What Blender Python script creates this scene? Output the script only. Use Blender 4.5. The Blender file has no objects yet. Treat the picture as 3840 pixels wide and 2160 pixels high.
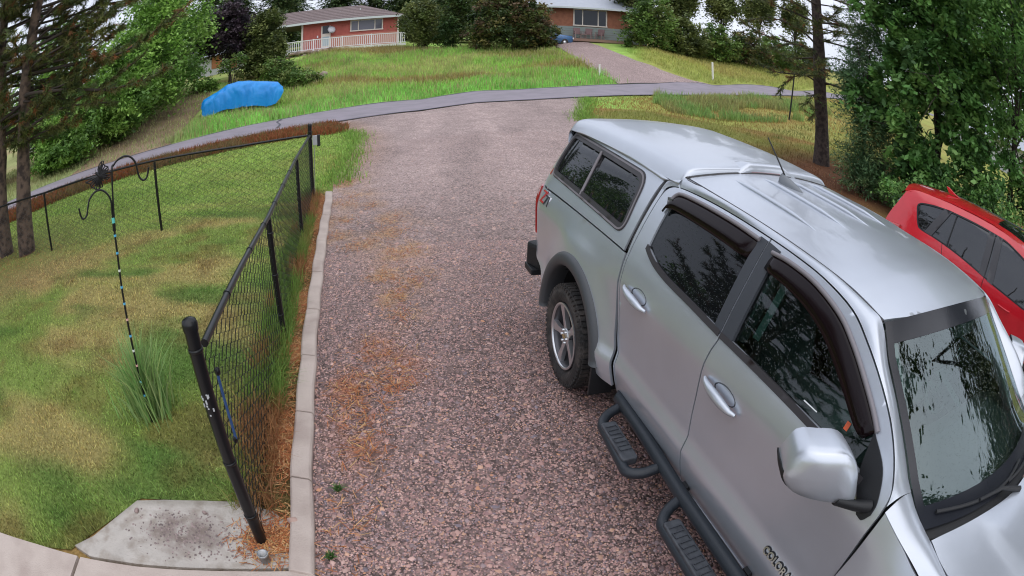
import bpy, bmesh, math, random
import numpy as np
from mathutils import Vector, Matrix
from mathutils.geometry import delaunay_2d_cdt
from bpy_extras import mesh_utils  # noqa

scene = bpy.context.scene
COL = scene.collection
rng = np.random.default_rng(7)
random.seed(7)

# ------------------------------------------------------------------ camera
CAM_H = 2.2744
cam_data = bpy.data.cameras.new("camera")
cam = bpy.data.objects.new("camera", cam_data)
COL.objects.link(cam)
cam_data.type = 'PANO'
cam_data.sensor_fit = 'HORIZONTAL'
cam_data.sensor_width = 36.0
cam_data.clip_start = 0.05
cam_data.clip_end = 3000
try:
    cam_data.panorama_type = 'FISHEYE_LENS_POLYNOMIAL'
    tgt = cam_data
except Exception:
    tgt = cam_data.cycles
    tgt.panorama_type = 'FISHEYE_LENS_POLYNOMIAL'
tgt.fisheye_polynomial_k0 = 0.0
tgt.fisheye_polynomial_k1 = -0.047909492
tgt.fisheye_polynomial_k2 = -0.00035151214
tgt.fisheye_polynomial_k3 = 2.3468689e-05
tgt.fisheye_polynomial_k4 = -1.5609295e-06
tgt.fisheye_fov = math.radians(178)
cR = Vector((0.999879, 0.000409, 0.015566)).normalized()
cF = Vector((0.005733, 0.919764, -0.392431)).normalized()
cU = cR.cross(cF).normalized()
m = Matrix((cR, cU, -cF)).transposed().to_4x4()
m.translation = (0, 0, CAM_H)
cam.matrix_world = m
scene.camera = cam

# ------------------------------------------------------------------ world, sun, exposure
SUN_EL, SUN_AZ = math.radians(62), math.radians(150)   # azimuth clockwise from +Y
world = bpy.data.worlds.new("World")
scene.world = world
world.use_nodes = True
wn = world.node_tree
wn.nodes.clear()
w_out = wn.nodes.new('ShaderNodeOutputWorld')
w_bg = wn.nodes.new('ShaderNodeBackground')
w_sky = wn.nodes.new('ShaderNodeTexSky')
w_sky.sky_type = 'NISHITA'
w_sky.sun_disc = False
w_sky.sun_elevation = SUN_EL
w_sky.sun_rotation = SUN_AZ
w_sky.air_density = 1.0
w_sky.dust_density = 4.0
w_mix = wn.nodes.new('ShaderNodeMixRGB')
w_mix.inputs[0].default_value = 0.82
w_cl = wn.nodes.new('ShaderNodeValToRGB')
w_ns = wn.nodes.new('ShaderNodeTexNoise')
w_ns.inputs['Scale'].default_value = 2.2
w_ns.inputs['Detail'].default_value = 5
w_cl.color_ramp.elements[0].position = 0.35
w_cl.color_ramp.elements[0].color = (6.6, 7.0, 8.3, 1)
w_cl.color_ramp.elements[1].position = 0.68
w_cl.color_ramp.elements[1].color = (9.4, 9.8, 11.0, 1)
w_tc = wn.nodes.new('ShaderNodeTexCoord')
wn.links.new(w_tc.outputs['Generated'], w_ns.inputs['Vector'])
wn.links.new(w_ns.outputs['Fac'], w_cl.inputs['Fac'])
wn.links.new(w_sky.outputs[0], w_mix.inputs[1])
wn.links.new(w_cl.outputs[0], w_mix.inputs[2])
wn.links.new(w_mix.outputs[0], w_bg.inputs[0])
w_bg.inputs[1].default_value = 0.092
wn.links.new(w_bg.outputs[0], w_out.inputs[0])

sun_d = bpy.data.lights.new("sun", 'SUN')
sun = bpy.data.objects.new("sun", sun_d)
COL.objects.link(sun)
sun_d.energy = 0.9
sun_d.angle = math.radians(110)
sun_d.color = (1.0, 0.96, 0.9)
sd = Vector((math.sin(SUN_AZ) * math.cos(SUN_EL), math.cos(SUN_AZ) * math.cos(SUN_EL), math.sin(SUN_EL)))
sun.rotation_euler = sd.to_track_quat('Z', 'Y').to_euler()

scene.view_settings.view_transform = 'Standard'
scene.view_settings.look = 'None'
scene.view_settings.exposure = 0.5
scene.view_settings.gamma = 1.0
scene.view_settings.use_curve_mapping = False
scene.cycles.max_bounces = 8
scene.cycles.transparent_max_bounces = 12
scene.cycles.use_denoising = True
scene.cycles.filter_width = 1.1

# ------------------------------------------------------------------ small helpers
def tag(o, label=None, cat=None, group=None, kind=None):
    if label: o['label'] = label
    if cat: o['category'] = cat
    if group: o['group'] = group
    if kind: o['kind'] = kind
    return o

def empty(name, loc=(0, 0, 0), rz=0.0, label=None, cat=None, group=None):
    o = bpy.data.objects.new(name, None)
    COL.objects.link(o)
    o.location = loc
    o.rotation_euler = (0, 0, rz)
    o.empty_display_size = 0.1
    return tag(o, label, cat, group)

def link(name, me, mat=None, parent=None):
    o = bpy.data.objects.new(name, me)
    COL.objects.link(o)
    if mat is not None and not me.materials:
        for mm in (mat if isinstance(mat, (list, tuple)) else [mat]):
            me.materials.append(mm)
    if parent is not None:
        o.parent = parent
    return o

def np_mesh(name, V, F, col=None, smooth=False):
    """mesh from numpy: V (n,3), F (m,k) faces all of k corners; col (n,3) per-vertex colour."""
    V = np.asarray(V, np.float32); F = np.asarray(F, np.int32)
    me = bpy.data.meshes.new(name)
    k = F.shape[1]
    me.vertices.add(len(V)); me.vertices.foreach_set('co', V.ravel())
    me.loops.add(F.size); me.loops.foreach_set('vertex_index', F.ravel())
    me.polygons.add(len(F))
    me.polygons.foreach_set('loop_start', np.arange(0, F.size, k, dtype=np.int32))
    me.polygons.foreach_set('loop_total', np.full(len(F), k, np.int32))
    if smooth:
        me.polygons.foreach_set('use_smooth', np.ones(len(F), bool))
    me.update(calc_edges=True)
    if col is not None:
        a = me.color_attributes.new('col', 'FLOAT_COLOR', 'POINT')
        c = np.ones((len(V), 4), np.float32); c[:, :3] = col
        a.data.foreach_set('color', c.ravel())
    return me

class MB:
    """collects boxes, tubes, lathes and loose faces into one mesh object"""
    def __init__(s): s.v = []; s.f = []; s.sm = []
    def add(s, V, F, smooth=False):
        n = len(s.v); s.v += [tuple(p) for p in V]
        for f in F: s.f.append(tuple(i + n for i in f)); s.sm.append(smooth)
        return s
    def box(s, c, d, R=None):
        x, y, z = (k / 2 for k in d)
        P = [Vector((a * x, b * y, e * z)) for e in (-1, 1) for a, b in ((-1, -1), (1, -1), (1, 1), (-1, 1))]
        if R is not None: P = [R @ p for p in P]
        P = [p + Vector(c) for p in P]
        return s.add(P, [(3, 2, 1, 0), (4, 5, 6, 7), (0, 1, 5, 4), (1, 2, 6, 5), (2, 3, 7, 6), (3, 0, 4, 7)])
    def bar(s, a, b, w, t, up=(0, 0, 1)):
        a, b = Vector(a), Vector(b); d = b - a; z = d.normalized(); u = Vector(up)
        x = u.cross(z)
        if x.length < 1e-4: x = Vector((1, 0, 0)).cross(z)
        x.normalize(); y = z.cross(x)
        return s.box((a + b) / 2, (w, t, d.length), Matrix((x, y, z)).transposed())
    def tube(s, P, r, n=8, caps=True, flat=1.0):
        P = [Vector(p) for p in P]; rr = r if isinstance(r, (list, tuple)) else [r] * len(P)
        V = []; F = []; prev = None
        for i, p in enumerate(P):
            t = (P[min(i + 1, len(P) - 1)] - P[max(i - 1, 0)]).normalized()
            if prev is None:
                x = t.orthogonal().normalized()
            else:
                x = prev - t * prev.dot(t)
                x = x.normalized() if x.length > 1e-6 else t.orthogonal().normalized()
            prev = x; y = t.cross(x)
            for k in range(n):
                a = 2 * math.pi * k / n
                V.append(p + (x * math.cos(a) + y * math.sin(a) * flat) * rr[i])
        for i in range(len(P) - 1):
            for k in range(n):
                F.append((i * n + k, i * n + (k + 1) % n, (i + 1) * n + (k + 1) % n, (i + 1) * n + k))
        s.add(V, F, True)
        if caps:
            s.add(V[:n], [tuple(range(n - 1, -1, -1))]); s.add(V[-n:], [tuple(range(n))])
        return s
    def lathe(s, prof, axis='Z', c=(0, 0, 0), n=24, smooth=True):
        V = []; F = []
        for r, h in prof:
            for k in range(n):
                a = 2 * math.pi * k / n
                p = (r * math.cos(a), r * math.sin(a), h)
                if axis == 'Y': p = (p[0], p[2], -p[1])
                if axis == 'X': p = (p[2], p[0], p[1])
                V.append((p[0] + c[0], p[1] + c[1], p[2] + c[2]))
        for i in range(len(prof) - 1):
            for k in range(n):
                F.append((i * n + k, i * n + (k + 1) % n, (i + 1) * n + (k + 1) % n, (i + 1) * n + k))
        return s.add(V, F, smooth)
    def prism(s, P2, fn, d):
        """polygon P2 mapped by fn(u, v, depth) and extruded from 0 to d"""
        n = len(P2)
        V = [fn(u, v, 0) for u, v in P2] + [fn(u, v, d) for u, v in P2]
        F = [tuple(range(n)), tuple(range(2 * n - 1, n - 1, -1))]
        F += [(i, n + i, n + (i + 1) % n, (i + 1) % n) for i in range(n)]
        return s.add(V, F)
    def mesh(s, name):
        me = bpy.data.meshes.new(name)
        me.from_pydata(s.v, [], s.f)
        me.polygons.foreach_set('use_smooth', s.sm)
        me.update()
        return me
    def build(s, name, mat=None, parent=None, bevel=0.0, weld=False):
        me = s.mesh(name)
        if weld or bevel:
            bm = bmesh.new(); bm.from_mesh(me)
            if weld: bmesh.ops.remove_doubles(bm, verts=bm.verts, dist=1e-5)
            bmesh.ops.recalc_face_normals(bm, faces=bm.faces)
            bm.to_mesh(me); bm.free()
        o = link(name, me, mat, parent)
        if bevel:
            bv = o.modifiers.new('bevel', 'BEVEL'); bv.width = bevel; bv.segments = 2; bv.limit_method = 'ANGLE'
        return o

def crom(P, n=6):
    """Catmull-Rom through open polyline P"""
    P = [np.array(p, float) for p in P]
    if len(P) < 3: return [tuple(p) for p in P]
    out = []
    for i in range(len(P) - 1):
        p0 = P[i - 1] if i > 0 else 2 * P[0] - P[1]
        p3 = P[i + 2] if i + 2 < len(P) else 2 * P[-1] - P[-2]
        for k in range(n):
            t = k / n
            out.append(tuple(.5 * ((2 * P[i]) + (P[i + 1] - p0) * t + (2 * p0 - 5 * P[i] + 4 * P[i + 1] - p3) * t * t
                                   + (3 * P[i] - p0 - 3 * P[i + 1] + p3) * t ** 3)))
    out.append(tuple(P[-1]))
    return out

def path(*segs, n=6):
    """closed outline from smooth segments that meet at corners"""
    out = []
    for s in segs:
        q = crom(s, n)
        if out and math.dist(out[-1], q[0]) < 1e-6: q = q[1:]
        out += q
    if math.dist(out[0], out[-1]) < 1e-6: out.pop()
    return out

def rounded(pts, r, n=4):
    """round the corners of a closed polygon"""
    out = []; N = len(pts)
    for i in range(N):
        p = np.array(pts[i], float); a = np.array(pts[i - 1], float); b = np.array(pts[(i + 1) % N], float)
        rr = r[i] if isinstance(r, (list, tuple)) else r
        da = (a - p) / np.linalg.norm(a - p); db = (b - p) / np.linalg.norm(b - p)
        rr = min(rr, np.linalg.norm(a - p) * .48, np.linalg.norm(b - p) * .48)
        p0 = p + da * rr; p1 = p + db * rr
        for k in range(n + 1):
            t = k / n
            out.append(tuple((1 - t) ** 2 * p0 + 2 * t * (1 - t) * p + t * t * p1))
    return out

def inpoly(X, Y, poly):
    X = np.asarray(X, float); Y = np.asarray(Y, float); r = np.zeros(X.shape, bool)
    n = len(poly)
    for i in range(n):
        x0, y0 = poly[i]; x1, y1 = poly[(i + 1) % n]
        if y0 == y1: continue
        r ^= ((y0 > Y) != (y1 > Y)) & (X < (x1 - x0) * (Y - y0) / (y1 - y0) + x0)
    return r

def inset(poly, d):
    """offset a closed polygon (positive d = inwards)"""
    P = np.array(poly, float); a = 0.5 * np.sum(P[:, 0] * np.roll(P[:, 1], -1) - np.roll(P[:, 0], -1) * P[:, 1])
    s = 1 if a > 0 else -1
    e0 = P - np.roll(P, 1, 0); e1 = np.roll(P, -1, 0) - P
    n0 = np.stack([-e0[:, 1], e0[:, 0]], 1) * s; n1 = np.stack([-e1[:, 1], e1[:, 0]], 1) * s
    n0 /= np.linalg.norm(n0, axis=1, keepdims=True) + 1e-9; n1 /= np.linalg.norm(n1, axis=1, keepdims=True) + 1e-9
    nn = n0 + n1; nn /= (np.linalg.norm(nn, axis=1, keepdims=True) + 1e-9)
    c = np.clip((nn * n0).sum(1, keepdims=True), .5, 1)
    return [tuple(p) for p in P + nn * d / c]

def densify(poly, step):
    out = []
    for i in range(len(poly)):
        a = np.array(poly[i], float); b = np.array(poly[(i + 1) % len(poly)], float)
        k = max(1, int(math.ceil(np.linalg.norm(b - a) / step)))
        out += [tuple(a + (b - a) * j / k) for j in range(k)]
    return out

def tri2d(outline, step, holes=()):
    """triangulate an outline with inner grid points: (pts, tris, [boundary loops])"""
    loops = [densify(outline, step)] + [densify(hh, step) for hh in holes]
    pts = []; edges = []; lid = []
    for L in loops:
        n0 = len(pts); pts += L; ids = list(range(n0, n0 + len(L))); lid.append(ids)
        edges += [(ids[i], ids[(i + 1) % len(ids)]) for i in range(len(ids))]
    B = np.array(pts)
    lo = B.min(0); hi = B.max(0)
    gx, gy = np.meshgrid(np.arange(lo[0] + step * .37, hi[0], step), np.arange(lo[1] + step * .41, hi[1], step))
    G = np.stack([gx.ravel(), gy.ravel()], 1)
    ok = inpoly(G[:, 0], G[:, 1], loops[0])
    for hh in loops[1:]: ok &= ~inpoly(G[:, 0], G[:, 1], hh)
    G = G[ok]
    for i in range(0, len(G), 2000):
        d = ((G[i:i + 2000, None, :] - B[None]) ** 2).sum(2).min(1)
        G[i:i + 2000][d < (step * .45) ** 2] = np.nan
    G = G[~np.isnan(G[:, 0])]
    allp = [Vector(p) for p in pts] + [Vector(p) for p in G]
    vo, eo, fo, ov, oe, of = delaunay_2d_cdt(allp, edges, [], 0, 1e-6)
    V = np.array([tuple(v) for v in vo]); T = np.array([f for f in fo if len(f) == 3])
    c = V[T].mean(1)
    ok = inpoly(c[:, 0], c[:, 1], loops[0])
    for hh in loops[1:]: ok &= ~inpoly(c[:, 0], c[:, 1], hh)
    T = T[ok]
    a = V[T]; ar = (a[:, 1, 0] - a[:, 0, 0]) * (a[:, 2, 1] - a[:, 0, 1]) - (a[:, 2, 0] - a[:, 0, 0]) * (a[:, 1, 1] - a[:, 0, 1])
    T[ar < 0] = T[ar < 0][:, ::-1]
    mp = {}
    for i, o in enumerate(ov):
        for k in o: mp[k] = i
    lid = [[mp.get(i, i) for i in L] for L in lid]
    return V, T, lid

# ------------------------------------------------------------------ value noise (numpy) for colour patches
_perm = np.random.default_rng(3).random((256, 256))
def vnoise(x, y, s=1.0, seed=0):
    x = np.asarray(x) / s + 17.3 * seed; y = np.asarray(y) / s - 9.1 * seed
    i = np.floor(x).astype(int); j = np.floor(y).astype(int); u = x - i; v = y - j
    u = u * u * (3 - 2 * u); v = v * v * (3 - 2 * v)
    g = lambda a, b: _perm[a % 256, b % 256]
    return (g(i, j) * (1 - u) + g(i + 1, j) * u) * (1 - v) + (g(i, j + 1) * (1 - u) + g(i + 1, j + 1) * u) * v
def fnoise(x, y, s=1.0, seed=0, o=3):
    r = 0; a = 1; t = 0
    for k in range(o):
        r = r + a * vnoise(x, y, s / 2 ** k, seed + k * 3); t += a; a *= .5
    return r / t
def smooth01(x, a, b):
    t = np.clip((np.asarray(x, float) - a) / (b - a), 0, 1); return t * t * (3 - 2 * t)
def mixc(a, b, t):
    a = np.asarray(a, float); b = np.asarray(b, float); t = np.asarray(t)[..., None]; return a * (1 - t) + b * t

# ------------------------------------------------------------------ materials
def mat(name, color=(.5, .5, .5), rough=.5, metal=0.0, coat=0.0, spec=.5, attr=None, noise=None, bump=None, translucent=0, coat_rough=.05):
    """noise=(scale, colour2, lo, hi [,detail]); bump=(scale, strength[, kind]); attr: colour attribute that carries the base colour"""
    M = bpy.data.materials.new(name); M.use_nodes = True
    nt = M.node_tree; N = nt.nodes; b = N['Principled BSDF']
    b.inputs['Base Color'].default_value = (*color, 1); b.inputs['Roughness'].default_value = rough
    b.inputs['Metallic'].default_value = metal; b.inputs['Coat Weight'].default_value = coat
    b.inputs['Coat Roughness'].default_value = coat_rough
    b.inputs['Specular IOR Level'].default_value = spec
    src = None
    tc = N.new('ShaderNodeTexCoord')
    if attr:
        a = N.new('ShaderNodeAttribute'); a.attribute_name = attr; src = a.outputs['Color']
    if noise:
        ns = N.new('ShaderNodeTexNoise'); ns.inputs['Scale'].default_value = noise[0]
        ns.inputs['Detail'].default_value = noise[4] if len(noise) > 4 else 6
        nt.links.new(tc.outputs['Object'], ns.inputs['Vector'])
        mr = N.new('ShaderNodeMapRange'); mr.inputs[1].default_value = noise[2]; mr.inputs[2].default_value = noise[3]
        nt.links.new(ns.outputs['Fac'], mr.inputs[0])
        mx = N.new('ShaderNodeMixRGB')
        if src is not None:
            nt.links.new(src, mx.inputs[1])
            mx.blend_type = 'MULTIPLY'
        else: mx.inputs[1].default_value = (*color, 1)
        mx.inputs[2].default_value = (*noise[1], 1); nt.links.new(mr.outputs[0], mx.inputs[0]); src = mx.outputs[0]
    if src is not None: nt.links.new(src, b.inputs['Base Color'])
    if bump:
        t = N.new('ShaderNodeTexVoronoi' if len(bump) > 2 and bump[2] == 'v' else 'ShaderNodeTexNoise')
        t.inputs['Scale'].default_value = bump[0]
        nt.links.new(tc.outputs['Object'], t.inputs['Vector'])
        bp = N.new('ShaderNodeBump'); bp.inputs['Strength'].default_value = bump[1]; bp.inputs['Distance'].default_value = .02
        nt.links.new(t.outputs[0], bp.inputs['Height']); nt.links.new(bp.outputs[0], b.inputs['Normal'])
    if translucent:
        tr = N.new('ShaderNodeBsdfTranslucent'); mxs = N.new('ShaderNodeMixShader'); mxs.inputs[0].default_value = translucent
        if src is not None: nt.links.new(src, tr.inputs[0])
        else: tr.inputs[0].default_value = (*color, 1)
        nt.links.new(b.outputs[0], mxs.inputs[1]); nt.links.new(tr.outputs[0], mxs.inputs[2])
        nt.links.new(mxs.outputs[0], N['Material Output'].inputs[0])
    return M

def glass_mat(name, tint, ior=1.6, drops=0.0, scale=220, dark=None, gloss=(.95, .97, 1)):
    """a pane: fresnel reflection over tinted see-through (or over dark opaque glass), rain drops as small bumps"""
    M = bpy.data.materials.new(name); M.use_nodes = True
    nt = M.node_tree; N = nt.nodes; N.remove(N['Principled BSDF'])
    fr = N.new('ShaderNodeFresnel'); fr.inputs[0].default_value = ior
    gl = N.new('ShaderNodeBsdfGlossy'); gl.inputs['Roughness'].default_value = .015
    gl.inputs[0].default_value = (*gloss, 1)
    if dark:
        t = N.new('ShaderNodeBsdfDiffuse'); t.inputs[0].default_value = (*dark, 1)
    else:
        t = N.new('ShaderNodeBsdfTransparent'); t.inputs[0].default_value = (*tint, 1)
    mx = N.new('ShaderNodeMixShader')
    nt.links.new(fr.outputs[0], mx.inputs[0]); nt.links.new(t.outputs[0], mx.inputs[1]); nt.links.new(gl.outputs[0], mx.inputs[2])
    last = mx.outputs[0]
    if drops:
        tc = N.new('ShaderNodeTexCoord'); v = N.new('ShaderNodeTexVoronoi'); v.inputs['Scale'].default_value = scale
        nt.links.new(tc.outputs['Object'], v.inputs['Vector'])
        mr = N.new('ShaderNodeMapRange'); mr.inputs[1].default_value = .0; mr.inputs[2].default_value = .34
        mr.inputs[3].default_value = 1; mr.inputs[4].default_value = 0
        nt.links.new(v.outputs['Distance'], mr.inputs[0])
        ns = N.new('ShaderNodeTexNoise'); ns.inputs['Scale'].default_value = scale * .5
        nt.links.new(tc.outputs['Object'], ns.inputs['Vector'])
        gt = N.new('ShaderNodeMath'); gt.operation = 'GREATER_THAN'; gt.inputs[1].default_value = .52
        nt.links.new(ns.outputs['Fac'], gt.inputs[0])
        mu = N.new('ShaderNodeMath'); mu.operation = 'MULTIPLY'
        nt.links.new(mr.outputs[0], mu.inputs[0]); nt.links.new(gt.outputs[0], mu.inputs[1])
        bp = N.new('ShaderNodeBump'); bp.inputs['Strength'].default_value = drops; bp.inputs['Distance'].default_value = .003
        nt.links.new(mu.outputs[0], bp.inputs['Height'])
        for s_ in (gl, fr): nt.links.new(bp.outputs[0], s_.inputs['Normal'])
        df = N.new('ShaderNodeBsdfDiffuse'); df.inputs[0].default_value = (.5, .56, .58, 1)
        m2 = N.new('ShaderNodeMixShader'); sc = N.new('ShaderNodeMath'); sc.operation = 'MULTIPLY'; sc.inputs[1].default_value = .18
        nt.links.new(mu.outputs[0], sc.inputs[0]); nt.links.new(sc.outputs[0], m2.inputs[0])
        nt.links.new(last, m2.inputs[1]); nt.links.new(df.outputs[0], m2.inputs[2]); last = m2.outputs[0]
    nt.links.new(last, N['Material Output'].inputs[0])
    return M
# ================================================================== the pickup truck
M_SILVER = mat('silver_paint', (.56, .60, .66), .30, .6, .45, noise=(3.0, (.52, .555, .61), .35, .75), coat_rough=.04, bump=(420, .035, 'v'))
M_BLACKP = mat('black_plastic', (.016, .017, .019), .48, 0, 0, .35, bump=(300, .15))
M_GREYP = mat('grey_pillar_plastic', (.05, .055, .065), .42, 0, 0, .35)
M_RUBBER = mat('tyre_rubber', (.022, .021, .021), .75, noise=(9, (.07, .06, .055), .45, .7), bump=(60, .3))
M_ALLOY = mat('alloy', (.62, .63, .65), .28, .85)
M_ALLOYDARK = mat('alloy_grey', (.09, .09, .10), .4, .5)
M_DARK = mat('dark_void', (.012, .012, .013), .8)
M_JAMB = mat('door_card', (.035, .037, .038), .8)
M_SEAL = mat('rubber_seal', (.03, .028, .03), .5)
M_FRAME = mat('window_trim', (.045, .042, .046), .4, 0, 0, .35)
M_GREYTRIM = mat('grey_trim', (.20, .185, .20), .45)
M_TINT = glass_mat('tinted_glass', (0, 0, 0), 1.42, drops=.25, scale=120, dark=(.006, .007, .008))
M_WIND = glass_mat('windshield_glass', (.55, .76, .72), 2.2, drops=.5, scale=150, gloss=(.78, .92, .95))
M_FRONTG = glass_mat('door_glass', (.30, .42, .40), 1.6, drops=.4, scale=110)
M_VISOR = mat('smoked_visor', (.008, .004, .005), .14, 0, 0, .22)
M_TAIL = mat('tail_red', (.42, .014, .012), .12, 0, 1)
M_BAR = mat('step_bar_paint', (.022, .027, .034), .38, 0, 0, .4, bump=(200, .1))
M_PAD = mat('step_pad_plastic', (.06, .066, .076), .5, noise=(25, (.035, .038, .045), .4, .65))
M_CHROME = mat('chrome', (.7, .7, .72), .15, 1)
M_REDB = mat('badge_red', (.55, .02, .03), .3, 0, .5)
M_GOLD = mat('badge_gold', (.6, .45, .2), .3, .7)
M_SEAT = mat('seat_cloth', (.34, .36, .35), .9)
M_DASH = mat('dash_plastic', (.10, .11, .11), .75)
M_LIGHTTRIM = mat('interior_trim', (.33, .36, .34), .8)
M_BELT = mat('belt_webbing', (.30, .42, .36), .8)
M_ORANGE = mat('orange_label', (.7, .13, .05), .6)
M_WHITEP = mat('white_print', (.75, .8, .8), .6)

truck = empty('pickup_truck', label='silver crew cab pickup with a matching topper parked on the gravel', cat='pickup truck')
truck.matrix_world = Matrix(((0.2571986, 0.9660008, 0.0262918, 1.335423), (-0.9662999, 0.2573875, -0.0040159, 3.722644),
                             (-0.0106466, -0.0243729, 0.9996462, 0.002), (0, 0, 0, 1)))

LOW = [(.25, .82), (.30, .845), (.36, .874), (.42, .893), (.47, .905), (.52, .914), (.54, .915), (.555, .912), (.612, .893), (.622, .891), (.64, .8905), (.78, .894), (.90, .900),
       (.99, .9045), (1.03, .903), (1.06, .897), (1.10, .887), (1.135, .8765), (1.165, .865), (1.19, .854)]
_lz = np.array([a for a, _ in LOW]); _ly = np.array([b for _, b in LOW])
def Ys(X, Z):
    """half-width of the body side"""
    if Z < 1.19: y = float(np.interp(Z, _lz, _ly))
    else:
        t = (Z - 1.19) / .48; y = .854 - .208 * t - .052 * t * t
    return y
def Yb(X, Z):
    """bed side: swells over the wheel and rounds off at the tail"""
    y = Ys(X, Z) if Z < 1.19 else .854
    r = math.hypot(X + .09, (Z - .36) * 1.0)
    y += .062 * math.exp(-((r - .52) / .17) ** 2) * (1 if Z < 1.05 else max(0, 1 - (Z - 1.05) / .12))
    if X < -1.0: y -= .30 * (min(.3, -1.0 - X)) ** 1.6 * 2.2
    return y
def Yt(X, Z):
    """topper side"""
    y = Ys(X, Z) + .004
    if X < -.9: y -= .55 * (-.9 - X) ** 2
    if Z > 1.66: y -= .8 * (Z - 1.66)
    return y

def panel(name, outline, fn, mat_, parent, step=.06, holes=(), skirt=.018, side=-1, lift=0.0, uvflip=False):
    """body panel: outline in two coordinates, fn maps them to x, y, z on the body; edges turn inwards"""
    V, T, loops = tri2d(outline, step, holes)
    P = np.array([fn(u, v) for u, v in V], float)
    # normals
    nrm = np.zeros_like(P); a = P[T]
    fnm = np.cross(a[:, 1] - a[:, 0], a[:, 2] - a[:, 0])
    for k in range(3): np.add.at(nrm, T[:, k], fnm)
    nrm /= np.linalg.norm(nrm, axis=1, keepdims=True) + 1e-12
    s = 1.0
    if uvflip: T = T[:, ::-1]; nrm = -nrm
    P = P + nrm * lift
    verts = [tuple(p) for p in P]; faces = [tuple(t) for t in T]; sm = [True] * len(faces)
    if skirt:
        for li, L in enumerate(loops):
            n0 = len(verts)
            verts += [tuple(P[i]) for i in L] + [tuple(P[i] - nrm[i] * skirt) for i in L]; n = len(L)
            for i in range(n):
                j = (i + 1) % n
                faces.append((n0 + i, n0 + n + i, n0 + n + j, n0 + j)); sm.append(False)
    me = bpy.data.meshes.new(name); me.from_pydata(verts, [], faces); me.polygons.foreach_set('use_smooth', sm); me.update()
    return link(name, me, mat_, parent)

def sidefn(Y, sg):
    return (lambda u, v: (u, sg * Y(u, v), v))

def side_panel(name, outline, Y, mat_, parent, sg, **k):
    # for the right side (sg=-1) x runs to the viewer's right when seen from outside
    return panel(name, outline, sidefn(Y, sg), mat_, parent, uvflip=(sg > 0), **k)

def strip(name, pts, Y, w, t, mat_, parent, sg, lift=.004):
    """raised trim strip along a path on the body side"""
    mb = MB(); P = [Vector((x, sg * (Y(x, z) + lift), z)) for x, z in pts]
    mb.tube(P, w, 8, True)
    return mb.build(name, mat_, parent)

# ---- outlines in (x, z)
CAB_REAR = [(.615, .30), (.612, .45), (.590, .60), (.556, .72), (.520, .93), (.497, 1.10), (.480, 1.20), (.464, 1.30), (.458, 1.45), (.460, 1.57), (.482, 1.615), (.555, 1.648), (.64, 1.663)]
DITCH = [(.64, 1.663), (.98, 1.650), (1.24, 1.640), (1.47, 1.628), (1.69, 1.616), (1.88, 1.604), (2.0, 1.595), (2.12, 1.578), (2.20, 1.560)]
APIL = [(2.20, 1.560), (2.245, 1.497), (2.39, 1.427), (2.54, 1.338), (2.70, 1.228)]
DOORTOP = [(.498, 1.30), (.494, 1.45), (.502, 1.545), (.540, 1.588), (.64, 1.606), (.885, 1.611), (1.15, 1.607), (1.436, 1.597)]
DOORTOP2 = [(1.444, 1.597), (1.61, 1.589), (1.82, 1.573), (2.035, 1.536), (2.18, 1.478), (2.315, 1.414), (2.444, 1.345), (2.54, 1.280), (2.613, 1.215), (2.645, 1.17), (2.652, 1.107)]
SPLIT_R = [(1.436, 1.597), (1.440, 1.50), (1.458, 1.28), (1.470, 1.165), (1.455, 1.09), (1.444, .965), (1.441, .845), (1.440, .74), (1.455, .58), (1.468, .42), (1.472, .315)]
SPLIT_F = [(x + .009, z) for x, z in SPLIT_R]
REAR_DR = [(.498, 1.30), (.505, 1.20), (.520, 1.10), (.543, .93), (.578, .72), (.612, .60), (.634, .45), (.637, .335)]
DOORFRONT = [(2.652, 1.107), (2.645, 1.0), (2.632, .79), (2.625, .60), (2.61, .32)]
RWIN = path([(.640, 1.285), (.628, 1.40), (.626, 1.52), (.655, 1.568)], [(.655, 1.568), (.80, 1.582), (1.10, 1.580), (1.372, 1.570)],
            [(1.372, 1.570), (1.372, 1.50), (1.392, 1.30), (1.405, 1.195)], [(1.405, 1.195), (1.20, 1.205), (.95, 1.218), (.80, 1.238), (.70, 1.268), (.640, 1.285)])
FWIN = path([(1.50, 1.192), (1.497, 1.35), (1.505, 1.55)], [(1.505, 1.55), (1.70, 1.548), (1.90, 1.52), (2.10, 1.455), (2.26, 1.382), (2.38, 1.312), (2.47, 1.255), (2.535, 1.205)],
            [(2.535, 1.205), (2.525, 1.165)], [(2.525, 1.165), (2.2, 1.172), (1.9, 1.178), (1.50, 1.192)])

ARCH = [(-.09 + .49 * math.cos(a), .36 + .49 * math.sin(a) * 1.06) for a in np.linspace(math.radians(5), math.radians(172), 26)]

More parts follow.
